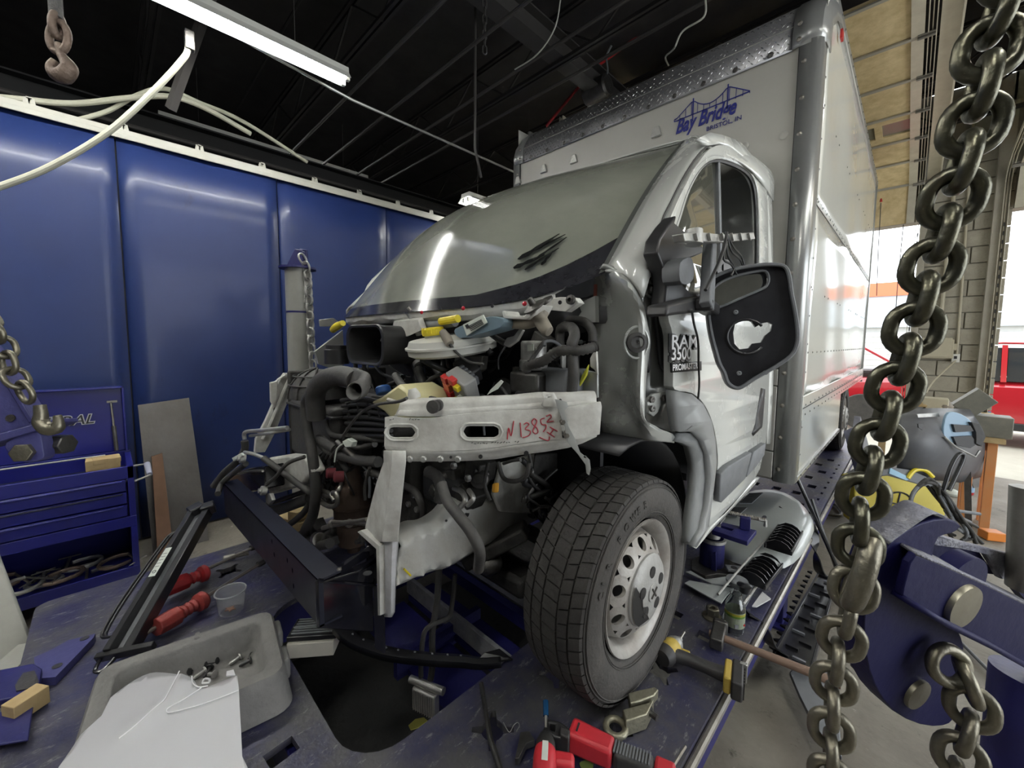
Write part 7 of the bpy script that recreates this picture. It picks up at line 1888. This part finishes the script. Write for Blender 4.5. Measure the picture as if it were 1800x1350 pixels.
build('door_trim_panel', MB().prism([px_poly([(1388, 1180), (1404, 1165), (1430, 1165), (1470, 1190), (1480, 1330), (1440, 1290), (1405, 1220)], Z=-.36)], (0, 0, -.02)), m_greyp, label='grey trim panel lying on the floor under the hammer handle', cat='trim panel', bevel=.004)
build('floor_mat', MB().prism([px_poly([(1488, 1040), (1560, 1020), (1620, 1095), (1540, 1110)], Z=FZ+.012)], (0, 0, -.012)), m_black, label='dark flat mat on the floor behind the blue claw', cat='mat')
# ---- bottle
bc = W(1290, 1108, Z=0)
t = thing('drink_bottle', (bc.x, bc.y, 0), 'empty open clear bottle with a green and yellow label on the deck edge', 'bottle')
hB = .155; rB = .036
m_btl = mat('clear_glass_bottle', (.75, .78, .78), .05, 0, trans=1.0, spec=.6)
build('glass', MB().lathe([(rB*.9, .002), (rB, .01), (rB, .10), (rB*.97, .108), (rB*.62, .135), (rB*.55, .14), (rB*.55, .155), (rB*.6, .156)], (bc.x, bc.y, 0), (0, 0, 1), 28, cap=False), m_btl, t, solid=.002)
build('label_wrap', MB().lathe([(rB*1.01, .030), (rB*1.01, .092)], (bc.x, bc.y, 0), (0, 0, 1), 32, cap=False), mat('pale_green_label', (.55, .62, .45), .4, 0, (40, (.65, .66, .6), .6)), t)
build('label_band', MB().lathe([(rB*1.02, .080), (rB*1.02, .089)], (bc.x, bc.y, 0), (0, 0, 1), 32, cap=False), mat('yellow_band', (.65, .60, .06), .4), t)
build('label_band', MB().lathe([(rB*1.015, .072), (rB*1.015, .080)], (bc.x, bc.y, 0), (0, 0, 1), 32, cap=False), mat('green_band', (.22, .42, .06), .4), t)
build('barcode', MB().box(V((bc.x, bc.y, .042))-V((cF.x, cF.y, 0)).normalized()*rB*1.0-cR*.012, (.014, .004, .014), Matrix.Rotation(YAW, 3, 'Z')), m_greyp, t)
build('red_print', MB().box(V((bc.x, bc.y, .045))-V((cF.x, cF.y, 0)).normalized()*rB*.84+cR*.02, (.006, .008, .006), Matrix.Rotation(YAW, 3, 'Z')), m_red, t)
# flanged nut
nc = W(1252, 1085, Z=0)
t = thing('flange_nut', (nc.x, nc.y, 0), 'large flanged nut standing beside the bottle', 'nut')
build('flange', MB().lathe([(.038, 0), (.038, .006), (.026, .012)], (nc.x, nc.y, 0), (0, 0, 1), 24), m_chain2, t)
build('hex', MB().lathe([(.026, .01), (.026, .04), (.023, .043), (.012, .043), (.011, .02), (0, .02)], (nc.x, nc.y, 0), (0, 0, 1), 6), m_chain2, t, ang=20, bevel=.001)
# sledge hammer
ha = W(1262, 1118, Z=.035); hb2 = W(1450, 1192, Z=.03); dH_ = (hb2-ha).normalized()
t = thing('sledge_hammer', ha, 'sledge hammer with a worn wooden handle reaching off the deck', 'hammer')
sd = V((0, 0, 1)).cross(dH_)
build('head', MB().bar(ha-sd*.055-dH_*.0, ha+sd*.06, .045, .045, (0, 0, 1)).bar(ha+sd*.05, ha+sd*.075, .052, .052), m_dsteel, t, bevel=.006)
build('handle', MB().tube([ha-dH_*.03, ha+dH_*.1, ha.lerp(hb2, .6), hb2, hb2+dH_*.04], [.012, .013, .014, .015, .015], 12), mat('worn_handle_wood', (.26, .17, .12), .6, 0, (14, (.14, .09, .07), .7)), t)
# ---- cordless drill lying on the deck (black and yellow)
m_dy = mat('tool_yellow', (.55, .40, .07), .45, 0, (30, (.35, .25, .06), .6))
m_dk = mat('tool_black', (.02, .02, .022), .5, 0, (40, (.06, .055, .05), .7))
t = thing('cordless_driver', W(1215, 1150, Z=.04), 'black and yellow cordless impact driver lying beside the tyre', 'power tool')
a = W(1175, 1145, Z=.05); b = W(1272, 1185, Z=.045)
hd_ = V((0, 0, 1)); dd = (b-a).normalized(); sd = V((0, 0, 1)).cross(dd)
n0 = W(1200, 1118, Z=.05)
axh = (n0-a); axh.z = 0; axh.normalize()
build('motor_housing', MB().lathe([(.0, -.075), (.026, -.072), (.034, -.06), (.036, -.03), (.034, .0), (.028, .012)], a+axh*.03, axh, 20), m_dy, t)
build('nose', MB().lathe([(.030, .0), (.030, .02), (.020, .04), (.010, .045), (.010, .06), (0, .06)], a+axh*.03, axh, 20), m_alu, t)
build('bit', MB().cyl(a+axh*.09, a+axh*.125+V((0, 0, .01)), .004, n=6), m_steel, t)
build('motor_back', MB().lathe([(.027, -.078), (.037, -.06), (.037, -.045), (.030, -.043)], a+axh*.03, axh, 20), m_dk, t)
build('handle', MB().tube([a+dd*.01-axh*.01, a.lerp(b, .35), a.lerp(b, .7), b], [.026, .021, .020, .024], 14, smooth=4), m_dk, t)
build('trigger', MB().box(a+dd*.045+axh*.025, (.03, .018, .02), Matrix.Rotation(math.atan2(dd.y, dd.x), 3, 'Z')), m_dy, t, bevel=.004)
rz = Matrix.Rotation(math.atan2(dd.y, dd.x), 3, 'Z')
build('base_collar', MB().box(b+dd*.012, (.022, .095, .055), rz), m_dy, t, bevel=.005)
build('battery', MB().box(b+dd*.040, (.034, .115, .062), rz), m_dk, t, bevel=.006)
build('battery_plate', MB().box(b+dd*.042+axh*.048, (.024, .014, .064), rz), m_alu, t, bevel=.002)
for k in range(6): build('battery_rib', MB().box(b+dd*.059+sd*(-.04+k*.014), (.004, .006, .055), rz), m_dk, t)
# ---- clamp block with bolt
m_olive = mat('plated_olive_steel', (.30, .29, .22), .42, .7, (20, (.2, .18, .12), .6), (70, .3))
t = thing('pull_clamp', W(1125, 1240, Z=.03), 'plated steel pull clamp with its bolt lying under the tyre', 'clamp')
build('jaw', MB().prism([px_poly([(1094, 1247), (1140, 1235), (1150, 1228), (1137, 1255), (1100, 1268)], Z=.055)], (0, 0, -.05)), m_olive, t, bevel=.003)
build('jaw', MB().prism([px_poly([(1104, 1218), (1118, 1214), (1150, 1207), (1158, 1212), (1150, 1222), (1125, 1232), (1108, 1236)], Z=.06)], (0, 0, -.03)), m_olive, t, bevel=.003)
build('bolt', MB().cyl(W(1102, 1222, Z=.035), W(1155, 1262, Z=.035), .009, n=10), m_dsteel, t)
build('bolt_nut', MB().lathe([(.016, 0), (.016, .014), (0, .014)], W(1136, 1247, Z=.035), (W(1155, 1262, Z=.035)-W(1102, 1222, Z=.035)), 6), m_dsteel, t)
# ---- eye bolt ring
c = W(1082, 1282, Z=.02)
t = thing('eye_bolt', c, 'thick steel eye bolt ring lying beside the red impact gun', 'eye bolt')
build('ring', MB().tube([c+V((.0275*math.cos(a), .0275*math.sin(a), .006)) for a in [i*PI/14 for i in range(28)]], .0095, 12, closed=True), m_olive, t, ang=60)
q_ = W(1073, 1306, Z=.015); build('shank', MB().cyl(c+(q_-c).normalized()*.034, c+(q_-c).normalized()*.075, .006, n=12), m_olive, t)
# ---- red/black angled cordless tool
m_mred = mat('milled_red_plastic', (.50, .025, .035), .42, 0, (18, (.32, .02, .03), .5))
t = thing('cordless_ratchet', W(1060, 1305, Z=.04), 'red and black cordless band tool lying at the bottom of the picture', 'power tool')
a = W(1002, 1290, Z=.05); b = W(1078, 1325, Z=.05); e = W(1150, 1352, Z=.045)
d1 = (b-a).normalized(); s1 = V((0, 0, 1)).cross(d1)
build('body', MB().bar(a, b, .060, .062, (0, 0, 1), .052, .056), m_mred, t, bevel=.010)
build('slot', MB().box(a+d1*.022+V((0, 0, .0315)), (.005, .026, .002), Matrix.Rotation(math.atan2(d1.y, d1.x), 3, 'Z')), m_black, t)
build('grip', MB().bar(b, e, .050, .050, (0, 0, 1), .042, .046), m_dk, t, bevel=.012)
for k in range(12):
    c = b.lerp(e, (k+.5)/13); build('grip_rib', MB().bar(c+V((0, 0, .024))-s1*.018, c+V((0, 0, .024))+s1*.018, .004, .004), m_greyp, t)
build('tail', MB().bar(e, e+d1*.05, .046, .046), m_mred, t, bevel=.008)
hh = W(972, 1275, Z=.045)
build('guide_head', MB().prism([px_poly([(960, 1262), (985, 1268), (1002, 1280), (1000, 1300), (975, 1295), (962, 1285)], Z=.07), px_poly([(965, 1270), (978, 1272), (976, 1285), (968, 1283)], Z=.07)], (0, 0, -.05)), m_black, t, bevel=.004)
build('guide_arm', MB().prism([px_poly([(985, 1275), (1004, 1283), (1000, 1298), (984, 1290)], Z=.08)], (0, 0, -.05)), m_dk, t, bevel=.004)
# ---- red drill driver pointing up with blue bit
t = thing('drill_driver', W(957, 1320, Z=.04), 'red and grey drill driver with a blue nut-driver bit, bottom centre', 'power tool')
a = W(958, 1330, Z=.06); n1 = W(960, 1290, Z=.06); d2 = (n1-a).normalized()
build('body', MB().lathe([(0, -.07), (.026, -.065), (.030, -.03), (.030, .0), (.027, .02)], a, d2, 20), m_mred, t)
build('gear_case', MB().lathe([(.028, .015), (.026, .035), (.018, .055), (.010, .062), (.009, .072), (0, .072)], a, d2, 20), m_dsteel, t)
bs_ = a+d2*.07; be = W(959, 1232, Z=.085)
build('bit_shank', MB().cyl(bs_, bs_.lerp(be, .5), .0045, n=8), m_steel, t)
build('blue_socket', MB().cyl(bs_.lerp(be, .48), be, .008, .0085, n=12), mat('blue_anodised', (.02, .12, .30), .25, .6), t, label='blue bit sleeve')
g1 = W(1010, 1345, Z=.05)
build('handle', MB().bar(a+V((0, 0, -.01)), g1, .036, .04), m_mred, t, bevel=.01)
build('logo_plate', MB().box(a+V((0, 0, .0295))+d2*(-.01), (.016, .05, .002), Matrix.Rotation(math.atan2(d2.y, d2.x)-PI/2, 3, 'Z')), m_paper, t, bevel=.001)
build('slanted_bracket', MB().prism([px_poly([(915, 1298), (930, 1296), (940, 1312), (925, 1318), (912, 1345), (905, 1345)], Z=.012)], (0, 0, .02)), m_dsteel, label='rusty angled steel bracket lying left of the drill driver', cat='bracket', bevel=.001)
build('pry_bar', MB().tube([W(846, 1202, Z=.012), W(852, 1240, Z=.012), W(862, 1300, Z=.012), W(882, 1360, Z=.012)], [.008, .007, .008, .009], 8), m_dsteel, label='dark steel pry bar lying over the star-shaped slot', cat='pry bar')
build('wire_scrap', MB().tube([W(x, y, Z=.004) for x, y in ((885, 1270), (890, 1280), (896, 1287), (903, 1275), (910, 1270), (913, 1276), (908, 1285))], .0012, 5, smooth=4), m_alu, label='bright curl of thin wire on the deck by the star slot', cat='wire')
build('leaf', MB().prism([px_poly([(1018, 1342), (1030, 1336), (1044, 1340), (1042, 1352), (1022, 1352)], Z=.006)], (0, 0, .002)), mat('green_leaf', (.10, .14, .03), .6), label='green leaf at the bottom edge between the two red tools', cat='leaf')
build('leaf', MB().prism([px_poly([(718, 1276), (730, 1265), (745, 1262), (752, 1268), (735, 1280), (722, 1284)], Z=FZ+.02)], (0, 0, .003)), mat('yellow_leaf', (.28, .26, .05), .6), label='yellow-green leaf on the floor under the rack opening', cat='leaf')
build('leaf', MB().prism([px_poly([(696, 1172), (706, 1162), (716, 1170), (708, 1182)], Z=FZ+.02)], (0, 0, .003)), mat('green_leaf2', (.03, .14, .02), .6), label='small bright green leaf on the dark floor inside the opening', cat='leaf')
build('chrome_rod', MB().cyl(W(1180, 1352, Z=.012), W(1205, 1312, Z=.012), .004, n=8), m_steel, label='thin chrome rod at the bottom edge by the red tool', cat='rod')
# ================================================================== BACKGROUND RIGHT
# yellow equipment case with a round symbol
m_ycase = mat('yellow_case', (.55, .45, .04), .45, 0, (5, (.45, .36, .04), .5))
YP0 = W(1560, 900, Z=-.25)
cF2 = V((cF.x, cF.y, 0)).normalized(); cR2 = V((cR.x, cR.y, 0)).normalized()
yp = thing('equipment_case', V((YP0.x, YP0.y, FZ)), 'yellow equipment case printed with a black crossed circle', 'case')
YP = (YP0, (-cF2+V((0, 0, .18))-cR2*.12).normalized())
yq = lambda l, d=0: [W(x, y, P=YP)+YP[1]*d for x, y in l]
build('front_face', MB().prism([yq([(1500, 838), (1560, 828), (1650, 858), (1662, 905), (1640, 945), (1545, 945), (1505, 915)])], -YP[1]*.16), m_ycase, yp, bevel=.008)
sc_ = yq([(1578, 887)], .004)[0]
build('symbol_ring', MB().tube([yq([(1578+26*math.cos(a), 887+22*math.sin(a))], .003)[0] for a in [i*PI/16 for i in range(32)]], .007, 6, closed=True), m_black, yp)
for l in ([(1553, 880), (1600, 892)], [(1582, 866), (1572, 908)]): build('symbol_bar', MB().tube(yq(l, .003), .006, 6), m_black, yp)
text('lettering', 'F-500', .05, yq([(1546, 905)], .004)[0], (yq([(1580, 914)])[0]-yq([(1546, 905)])[0]), V((0, 0, 1)), m_black, yp, .002)
build('lid', MB().prism([yq([(1545, 818), (1600, 826), (1655, 850), (1650, 862), (1560, 836), (1500, 842)], .01)], -YP[1]*.18), m_greyp, yp, bevel=.01)
build('carry_handle', MB().tube([p for p in yq([(1592, 840), (1604, 826), (1622, 826), (1636, 838)], .02)], .016, 8, smooth=4), m_yellow, yp)
build('blue_stripe', MB().prism([yq([(1562, 822), (1598, 840), (1590, 844), (1560, 832)], .02)], -YP[1]*.01), mat('pale_blue_stripe', (.25, .45, .6), .4), yp)
# coil of black cable with a tall looped handle
hp0 = W(1650, 900, Z=-.1)
cb = thing('cable_coil', V((hp0.x, hp0.y, FZ)), 'tangled coil of black cable heaped beside the yellow case', 'cable')
rnd = random.Random(5); Db = (hp0-CAM).dot(cF)
for k in range(11):
    o_ = k*3.0; pts = [(1600-o_*.2, 905), (1605, 870-o_*.3), (1630+o_*.2, 845+rnd.uniform(-4, 4)), (1655+o_*.4, 862+o_*.3), (1675+o_, 900+o_*.6), (1700+o_*.8, 935+o_*.5), (1690, 950)]
    if k > 5: pts = [(1640+rnd.uniform(-10, 10), 855), (1665+rnd.uniform(-8, 8), 890), (1690+rnd.uniform(-14, 14), 925), (1720+rnd.uniform(-10, 10), 955)]
    build('strand', MB().tube([W(x, y, D=Db+rnd.uniform(-.06, .06)) for x, y in pts], .011, 8, smooth=6), m_rubber if k % 3 else m_greyp, cb, ang=60)
build('welding_handle', MB().tube([W(x, y, D=Db-.05) for x, y in ((1658, 862), (1672, 820), (1685, 799), (1694, 800), (1690, 815), (1668, 862))], .014, 8, smooth=5), m_bp, label='tall black looped handle rising out of the cable coil', cat='handle', ang=60)
for k in range(7):
    x0, y0 = 1660+rnd.uniform(-10, 60), 895+rnd.uniform(0, 45)
    build('rod_end', MB().cyl(W(x0, y0, D=Db), W(x0+rnd.uniform(15, 45), y0+rnd.uniform(5, 35), D=Db+.05), .012, n=8), rnd.choice((m_dsteel, m_greyp, m_black)), cb)
w = W(1743, 940, Z=FZ+.04); build('orange_block', MB().box(w, (.12, .10, .07), Matrix.Rotation(.5, 3, 'Z')), mat('orange_plastic', (.7, .22, .03), .4), label='small orange plastic block at the end of the cable heap', cat='block', bevel=.006)
# grey bumper cover on a stand
m_cover = mat('dark_grey_bumper_plastic', (.10, .10, .105), .42, 0, (6, (.16, .17, .19), .6))
BPc = W(1650, 790, Z=.0); Dc = 3.4
bc_ = thing('bumper_cover', W(1650, 800, D=Dc), 'large dark grey front bumper cover standing on edge in the aisle', 'bumper cover')
rows = []
for i in range(13):
    t_ = i/12; r = []
    px = 1572+t_*150
    ytop = 722-4*math.sin(t_*3); ybot = 838+12*t_ if t_ < .75 else 848-40*(t_-.75)
    for j in range(9):
        s_ = j/8; py = ytop+(ybot-ytop)*s_; dd_ = Dc+.35*(t_-.4)**2*2-.18*math.sin(PI*s_)
        r.append(W(px+8*math.sin(s_*3), py, D=dd_))
    rows.append(r)
build('skin', MB().loft(rows), m_cover, bc_, solid=.012)
def bcl(l, d): return [W(x, y, D=d) for x, y in l]
build('blue_film', MB().prism([crom(bcl([(1660, 745), (1668, 725), (1690, 728), (1710, 745), (1718, 775), (1700, 785), (1675, 780), (1660, 768)], Dc-.16), 3, True)], cF*.02), mat('pale_blue_plastic', (.26, .38, .50), .35), bc_, bevel=.004)
for l in ([(1676, 746), (1706, 748), (1712, 758), (1680, 760)], [(1676, 768), (1708, 766), (1718, 780), (1706, 788), (1682, 782)]):
    build('opening', MB().prism([bcl(l, Dc-.18)], cF*.02), m_black, bc_)
build('end_brace', MB().prism([bcl([(1708, 742), (1722, 745), (1733, 768), (1726, 785), (1716, 780), (1716, 760)], Dc-.19)], cF*.03), m_dk, bc_, bevel=.003)
build('edge_lip', MB().tube([W(x, y, D=Dc-.18) for x, y in ((1660, 768), (1680, 786), (1714, 803), (1722, 792))], .008, 6), m_alu, bc_)
build('square_hole', MB().prism([bcl([(1614, 745), (1623, 744), (1622, 756), (1615, 752)], Dc-.17)], cF*.01), m_black, bc_)
build('vent_notches', MB().prism([bcl([(1612, 728), (1650, 726), (1652, 732), (1614, 734)], Dc-.1)], cF*.01), m_alu, bc_)
build('support_leg', MB().bar(W(1640, 850, D=Dc), V((W(1640, 850, D=Dc).x, W(1640, 850, D=Dc).y, FZ)), .04, .04), m_dsteel, bc_)
build('support_leg', MB().bar(W(1700, 800, D=Dc+.1), V((W(1700, 800, D=Dc+.1).x+.05, W(1700, 800, D=Dc+.1).y, FZ)), .04, .04), m_dsteel, bc_)
# grey sheet leaning below bumper
build('card_sheet', MB().prism([bcl([(1700, 818), (1712, 800), (1730, 855), (1712, 858)], 4.2)], cF*.01), m_foam, label='grey card sheet leaning under the bumper cover', cat='sheet')
# workbench along the block wall
wb = W(1640, 705, Y=6.0)
bench = thing('workbench', (1.9, 6.05, FZ), 'low wooden workbench against the block wall', 'workbench')
zt2 = .35
build('top', MB().box((1.80, 6.0, .32), (1.0, .55, .04)), m_wood, bench, bevel=.004)
for x in (1.36, 2.24):
    for y in (5.78, 6.22): build('leg', MB().box((x, y, (FZ+.30)/2), (.06, .06, .30-FZ)), m_wood, bench)
for i, (px, py, w_, h_, m_, lab, nm, ct_) in enumerate((
    (1622, 690, .30, .12, m_wood, 'tan paper sack slumped on the bench', 'paper_sack', 'sack'),
    (1645, 695, .22, .16, m_beige, 'beige box on the bench by the pale cord', 'storage_box', 'box'),
    (1662, 692, .16, .14, m_tan, 'brown round-topped bundle on the bench', 'bundle', 'bundle'),
    (1605, 700, .25, .08, m_greyp, 'grey tray at the left end of the bench', 'tray', 'tray'))):
    w = W(px, py, Y=6.0)
    if nm in ('paper_sack', 'bundle'): build(nm, MB().sph((w.x, 6.0, .34+h_/2), 1, 14, 8, (w_/2, .12, h_/2)), m_, label=lab, cat=ct_)
    else: build(nm, MB().box((w.x, 6.0, .34+h_/2), (w_, .22, h_)), m_, label=lab, cat=ct_, bevel=.01)
# orange stand with two battery chargers / boxes on it
sx = W(1725, 780, Y=4.3)
st = thing('tool_stand', (sx.x, 4.3, FZ), 'orange-legged wooden stand carrying black boxes', 'stand')
zst = W(1725, 768, Y=4.3).z
x0, x1 = W(1690, 780, Y=4.3).x, W(1762, 780, Y=4.3).x
build('top', MB().box(((x0+x1)/2, 4.3, zst), (x1-x0, .35, .04)), m_wood, st, bevel=.003)
m_or = mat('orange_paint', (.62, .22, .06), .5, 0, (8, (.5, .3, .15), .6))
xl, xr = W(1703, 800, Y=4.25).x, W(1741, 800, Y=4.25).x
for x in (xl, xr):
    for y in (4.2, 4.4): build('leg', MB().box((x, y, (FZ+zst)/2), (.06, .05, zst-FZ)), m_or, st, bevel=.003)
build('brace', MB().box(((xl+xr)/2, 4.22, zst-.06), (xr-xl, .03, .08)), m_or, st)
m_tbx = mat('weathered_box', (.12, .12, .10), .5, .2, (10, (.3, .28, .22), .6))
w = W(1738, 735, Y=4.3); h_ = (W(1738, 708, Y=4.3)-W(1738, 762, Y=4.3)).length
bx1 = build('metal_box', MB().box((w.x, 4.3, zst+.02+.09), (.26, .22, .18)), m_tbx, label='dark weathered metal box on the orange stand', cat='box', bevel=.006)
w2 = W(1718, 715, Y=4.25)
build('metal_box', MB().box((w2.x-.02, 4.3, zst+.02+.19+.09), (.16, .2, .22), Matrix.Rotation(.75, 3, 'Y')), m_tbx, label='tilted open grey box leaning on the dark box of the stand', cat='box', bevel=.006)
# small coloured bottle/rag pile beneath
w = W(1700, 855, Z=FZ+.08)
t = thing('spray_bottle', (w.x, w.y, FZ), 'red spray bottle with a blue and white label beside the orange stand', 'bottle')
build('body', MB().lathe([(.05, 0), (.055, .01), (.055, .12), (.045, .17), (.02, .20), (.018, .23), (0, .23)], (w.x, w.y, FZ), (0, 0, 1), 18), m_red, t)
build('wrap', MB().lathe([(.056, .03), (.056, .11)], (w.x, w.y, FZ), (0, 0, 1), 18, cap=False), mat('blue_wrap', (.3, .45, .62), .4), t)
build('nozzle', MB().box((w.x-.03, w.y-.01, FZ+.24), (.09, .03, .04)), m_red, t, bevel=.005)
for k in range(5):
    w = W(1672+k*6, 862+rnd.uniform(-3, 3), Z=FZ+.04)
    if k == 0: build('rag_heap', MB().sph((w.x, w.y, FZ+.03), .07, 10, 6, (1, 1, .6)), m_paper, label='crumpled white rag on the floor by the spray bottle', cat='rag')
# tilted blue ramp leaf behind the rack
r0, r1, r2, r3 = W(1487, 762, Y=4.9), W(1500, 752, Y=4.9), W(1530, 860, Z=FZ+.05), W(1512, 868, Z=FZ+.05)
rp = thing('ramp', r2, 'blue and grey steel ramp leaf leaning off the rear right of the rack', 'ramp')
build('ramp_plate', MB().prism([[W(1483, 758, X=1.25), W(1505, 748, X=1.35), W(1545, 872, Z=FZ+.02), W(1520, 890, Z=FZ+.02)]], (.0, .03, -.02)), m_rackblue, rp)
build('ramp_side', MB().bar(W(1505, 748, X=1.35), W(1545, 872, Z=FZ+.02), .03, .12), m_wornpl, rp)
# debris by rack
for i, (px, py) in enumerate(((1460, 870), (1475, 862))):
    w = W(px, py, Z=FZ+.03); build('rubble', MB().sph((w.x, w.y, FZ+.03), .08, 9, 5, (1.2, .8, .5)), m_foam, label=['crumpled grey scrap on the floor beside the rear of the rack', 'second crumpled scrap just behind the first by the rack'][i], cat='scrap')
cable([W(1455, 880, Z=FZ+.02), W(1470, 890, Z=FZ+.02), W(1478, 905, Z=FZ+.02), W(1455, 905, Z=FZ+.02), W(1440, 902, Z=FZ+.02)], .012, m_dsteel, 'dark cable looped on the floor beside the rack')
cable([W(1690, 1130, Z=FZ+.015), W(1760, 1200, Z=FZ+.015), W(1810, 1240, Z=FZ+.015)], .008, m_greyp, 'thin grey cable on the floor under the blue arm')

# ---- cars
m_carred = mat('red_car_paint', (.50, .02, .03), .18, 0, coat=.8)
m_cglass = mat('car_glass', (.03, .035, .04), .05, 0, spec=.8)
def simple_car(loc, rz, L, Wd, H, m, label, kind='suv', hood_open=False):
    t = bpy.data.objects.new('car', None); COL.objects.link(t); t.location = loc; t.rotation_euler = (0, 0, rz); tag(t, label, 'car')
    hw = Wd/2
    def B(name, mb, mm, par=None, **k):
        o = build(name, mb, mm, None, **k); o.parent = par or t; return o
    # body side profile loft across width: x along car
    st = [(-L/2, .45, .72), (-L/2+.05, .38, .92), (-L*.30, .30, 1.00), (-L*.18, .28, 1.02), (L*.1, .28, 1.04), (L*.38, .30, 1.05), (L/2-.05, .36, .98), (L/2, .45, .8)]
    rows = []
    for x, z0, z1 in st:
        k = 1 if abs(x) < L*.42 else .9
        rows.append([V((x, y*hw*k, z)) for y, z in ((-.80, z0), (-.97, z0+.12), (-1, (z0+z1)/2), (-.96, z1-.08), (-.86, z1), (0, z1+.03), (.86, z1), (.96, z1-.08), (1, (z0+z1)/2), (.97, z0+.12), (.80, z0))])
    mb = MB().loft(rows, True); n = len(rows)
    mb.f += [tuple(range(11)), tuple(range((n-1)*11, n*11))[::-1]]
    B('body', mb, m)
    # cabin
    cr_ = [(-L*.20, 1.0), (-L*.08, H-.08), (L*.02, H), (L*.30, H-.02), (L*.42, 1.02)]
    rows = []
    for x, z in cr_:
        rows.append([V((x, s*hw*(.9 if z < 1.1 else .76), z)) for s in (-1, 1)])
    B('roof', MB().loft(rows[1:4]), m, solid=.03)
    B('windshield', MB().loft(rows[:2]), m_cglass, solid=.01); B('rear_glass', MB().loft(rows[3:]), m_cglass, solid=.01)
    for s in (-1, 1):
        def sp(x, z): return V((x, s*hw*(.93-(z-1.0)*.32), z))
        for a, b in ((-.17, .02), (.035, .19), (.205, .33)):
            q = [sp(L*a, 1.05), sp(L*b, 1.05), sp(L*min(b, .31), H-.08), sp(L*max(a, -.07), H-.08)]
            B('side_window', MB().prism([q], (0, s*.008, 0)), m_cglass)
        for p0, p1 in (((-.19, 1.03), (-.075, H-.04)), ((.027, 1.03), (.027, H-.04)), ((.197, 1.03), (.197, H-.04)), ((.40, 1.03), (.31, H-.04))):
            B('pillar', MB().bar(sp(L*p0[0], p0[1]), sp(L*p1[0], p1[1]), .06, .05), m)
        B('sill', MB().box((0, s*hw*.97, .34), (L*.55, .05, .12)), m_black, bevel=.01)
        for x in (-.02, .17): B('door_handle', MB().box((L*x, s*hw*1.0, .88), (.16, .03, .03)), m, bevel=.008)
        for x in (-L*.33, L*.31):
            tyq = MB().lathe([(.22, -.10), (.33, -.10), (.345, -.07), (.345, .07), (.33, .10), (.22, .10)], (x, s*(hw-.10), .345), (0, 1, 0), 28)
            w_ = B('tyre', tyq, m_tyre)
            B('rim', MB().lathe([(.22, -.07), (.22, .085), (.19, .07), (.05, .09), (0, .09)], (x, s*(hw-.10), .345), (0, s, 0), 10), m_alu, w_)
        B('lamp', MB().box((-L/2+.06, s*hw*.7, .82), (.08, .35, .12)), m_alu, bevel=.02)
    if hood_open:
        B('open_hood', MB().prism([[V((-L*.19, -hw*.85, 1.05)), V((-L*.19, hw*.85, 1.05)), V((-L*.42, hw*.75, 1.75)), V((-L*.42, -hw*.75, 1.75))]], (0.03, 0, .03)), m, bevel=.01)
        B('engine_mass', MB().box((-L*.33, 0, .98), (.8, 1.1, .25)), m_engine, bevel=.04)
    return t
GZ = FZ-.02
build('yard', MB().box((4, 21.2, GZ-.05), (44, 29.5, .1)), mat('sunlit_asphalt', (.42, .40, .33), .85, 0, (3, (.32, .30, .25), .6), (50, .4)), kind='structure', smooth=False)
simple_car((2.50, 9.75, GZ), 0, 4.6, 1.85, 1.66, m_carred, 'red suv with its hood raised parked outside the roller doors', hood_open=True)
simple_car((-3.0, 16.5, GZ), PI, 4.5, 1.8, 1.5, mat('white_car_paint', (.7, .7, .7), .2), 'white car far across the yard behind the red one')
# building across the yard
m_bldg = mat('pale_grey_cladding', (.50, .54, .58), .6, 0, (3, (.4, .44, .5), .5))
bz_ = W(1570, 520, Y=24).z
bd = thing('building', (3, 24.5, GZ), 'long pale grey building with an orange roof stripe across the yard', 'building')
build('upper_wall', MB().box((4, 24.5, (bz_+W(1570, 575, Y=24).z)/2), (44, 1, bz_-W(1570, 575, Y=24).z)), m_bldg, bd, smooth=False)
zl_ = W(1570, 575, Y=24).z
build('lower_wall', MB().box((4, 24.7, (zl_+GZ)/2), (44, 1, zl_-GZ)), mat('lower_cladding', (.42, .42, .40), .6, 0, (3, (.3, .3, .3), .5)), bd, smooth=False)
build('roof_stripe', MB().box((-6, 24.4, bz_+.3), (19.6, 1.1, .6)), mat('orange_stripe', (.60, .14, .06), .5), bd, smooth=False)
for k in range(7):
    sh = build('shutter', MB().box((-9+k*4.5, 24.15, GZ+(zl_-GZ)*.45), (3.2, .06, (zl_-GZ)*.9)), mat('white_shutter', (.6, .6, .58), .5), bd, smooth=False)
    for j in range(8): build('slat', MB().box((-9+k*4.5, 24.1, GZ+(zl_-GZ)*(.05+.11*j)), (3.2, .03, .03)), m_alu, sh, smooth=False)
for k in range(4):
    f_ = build('window', MB().box((9+k*3.0, 23.98, zl_+.1), (2.2, .06, .9)), m_dsteel, bd, smooth=False)
    build('pane', MB().box((9+k*3.0, 23.93, zl_+.1), (2.0, .02, .75)), m_cglass, f_, smooth=False)
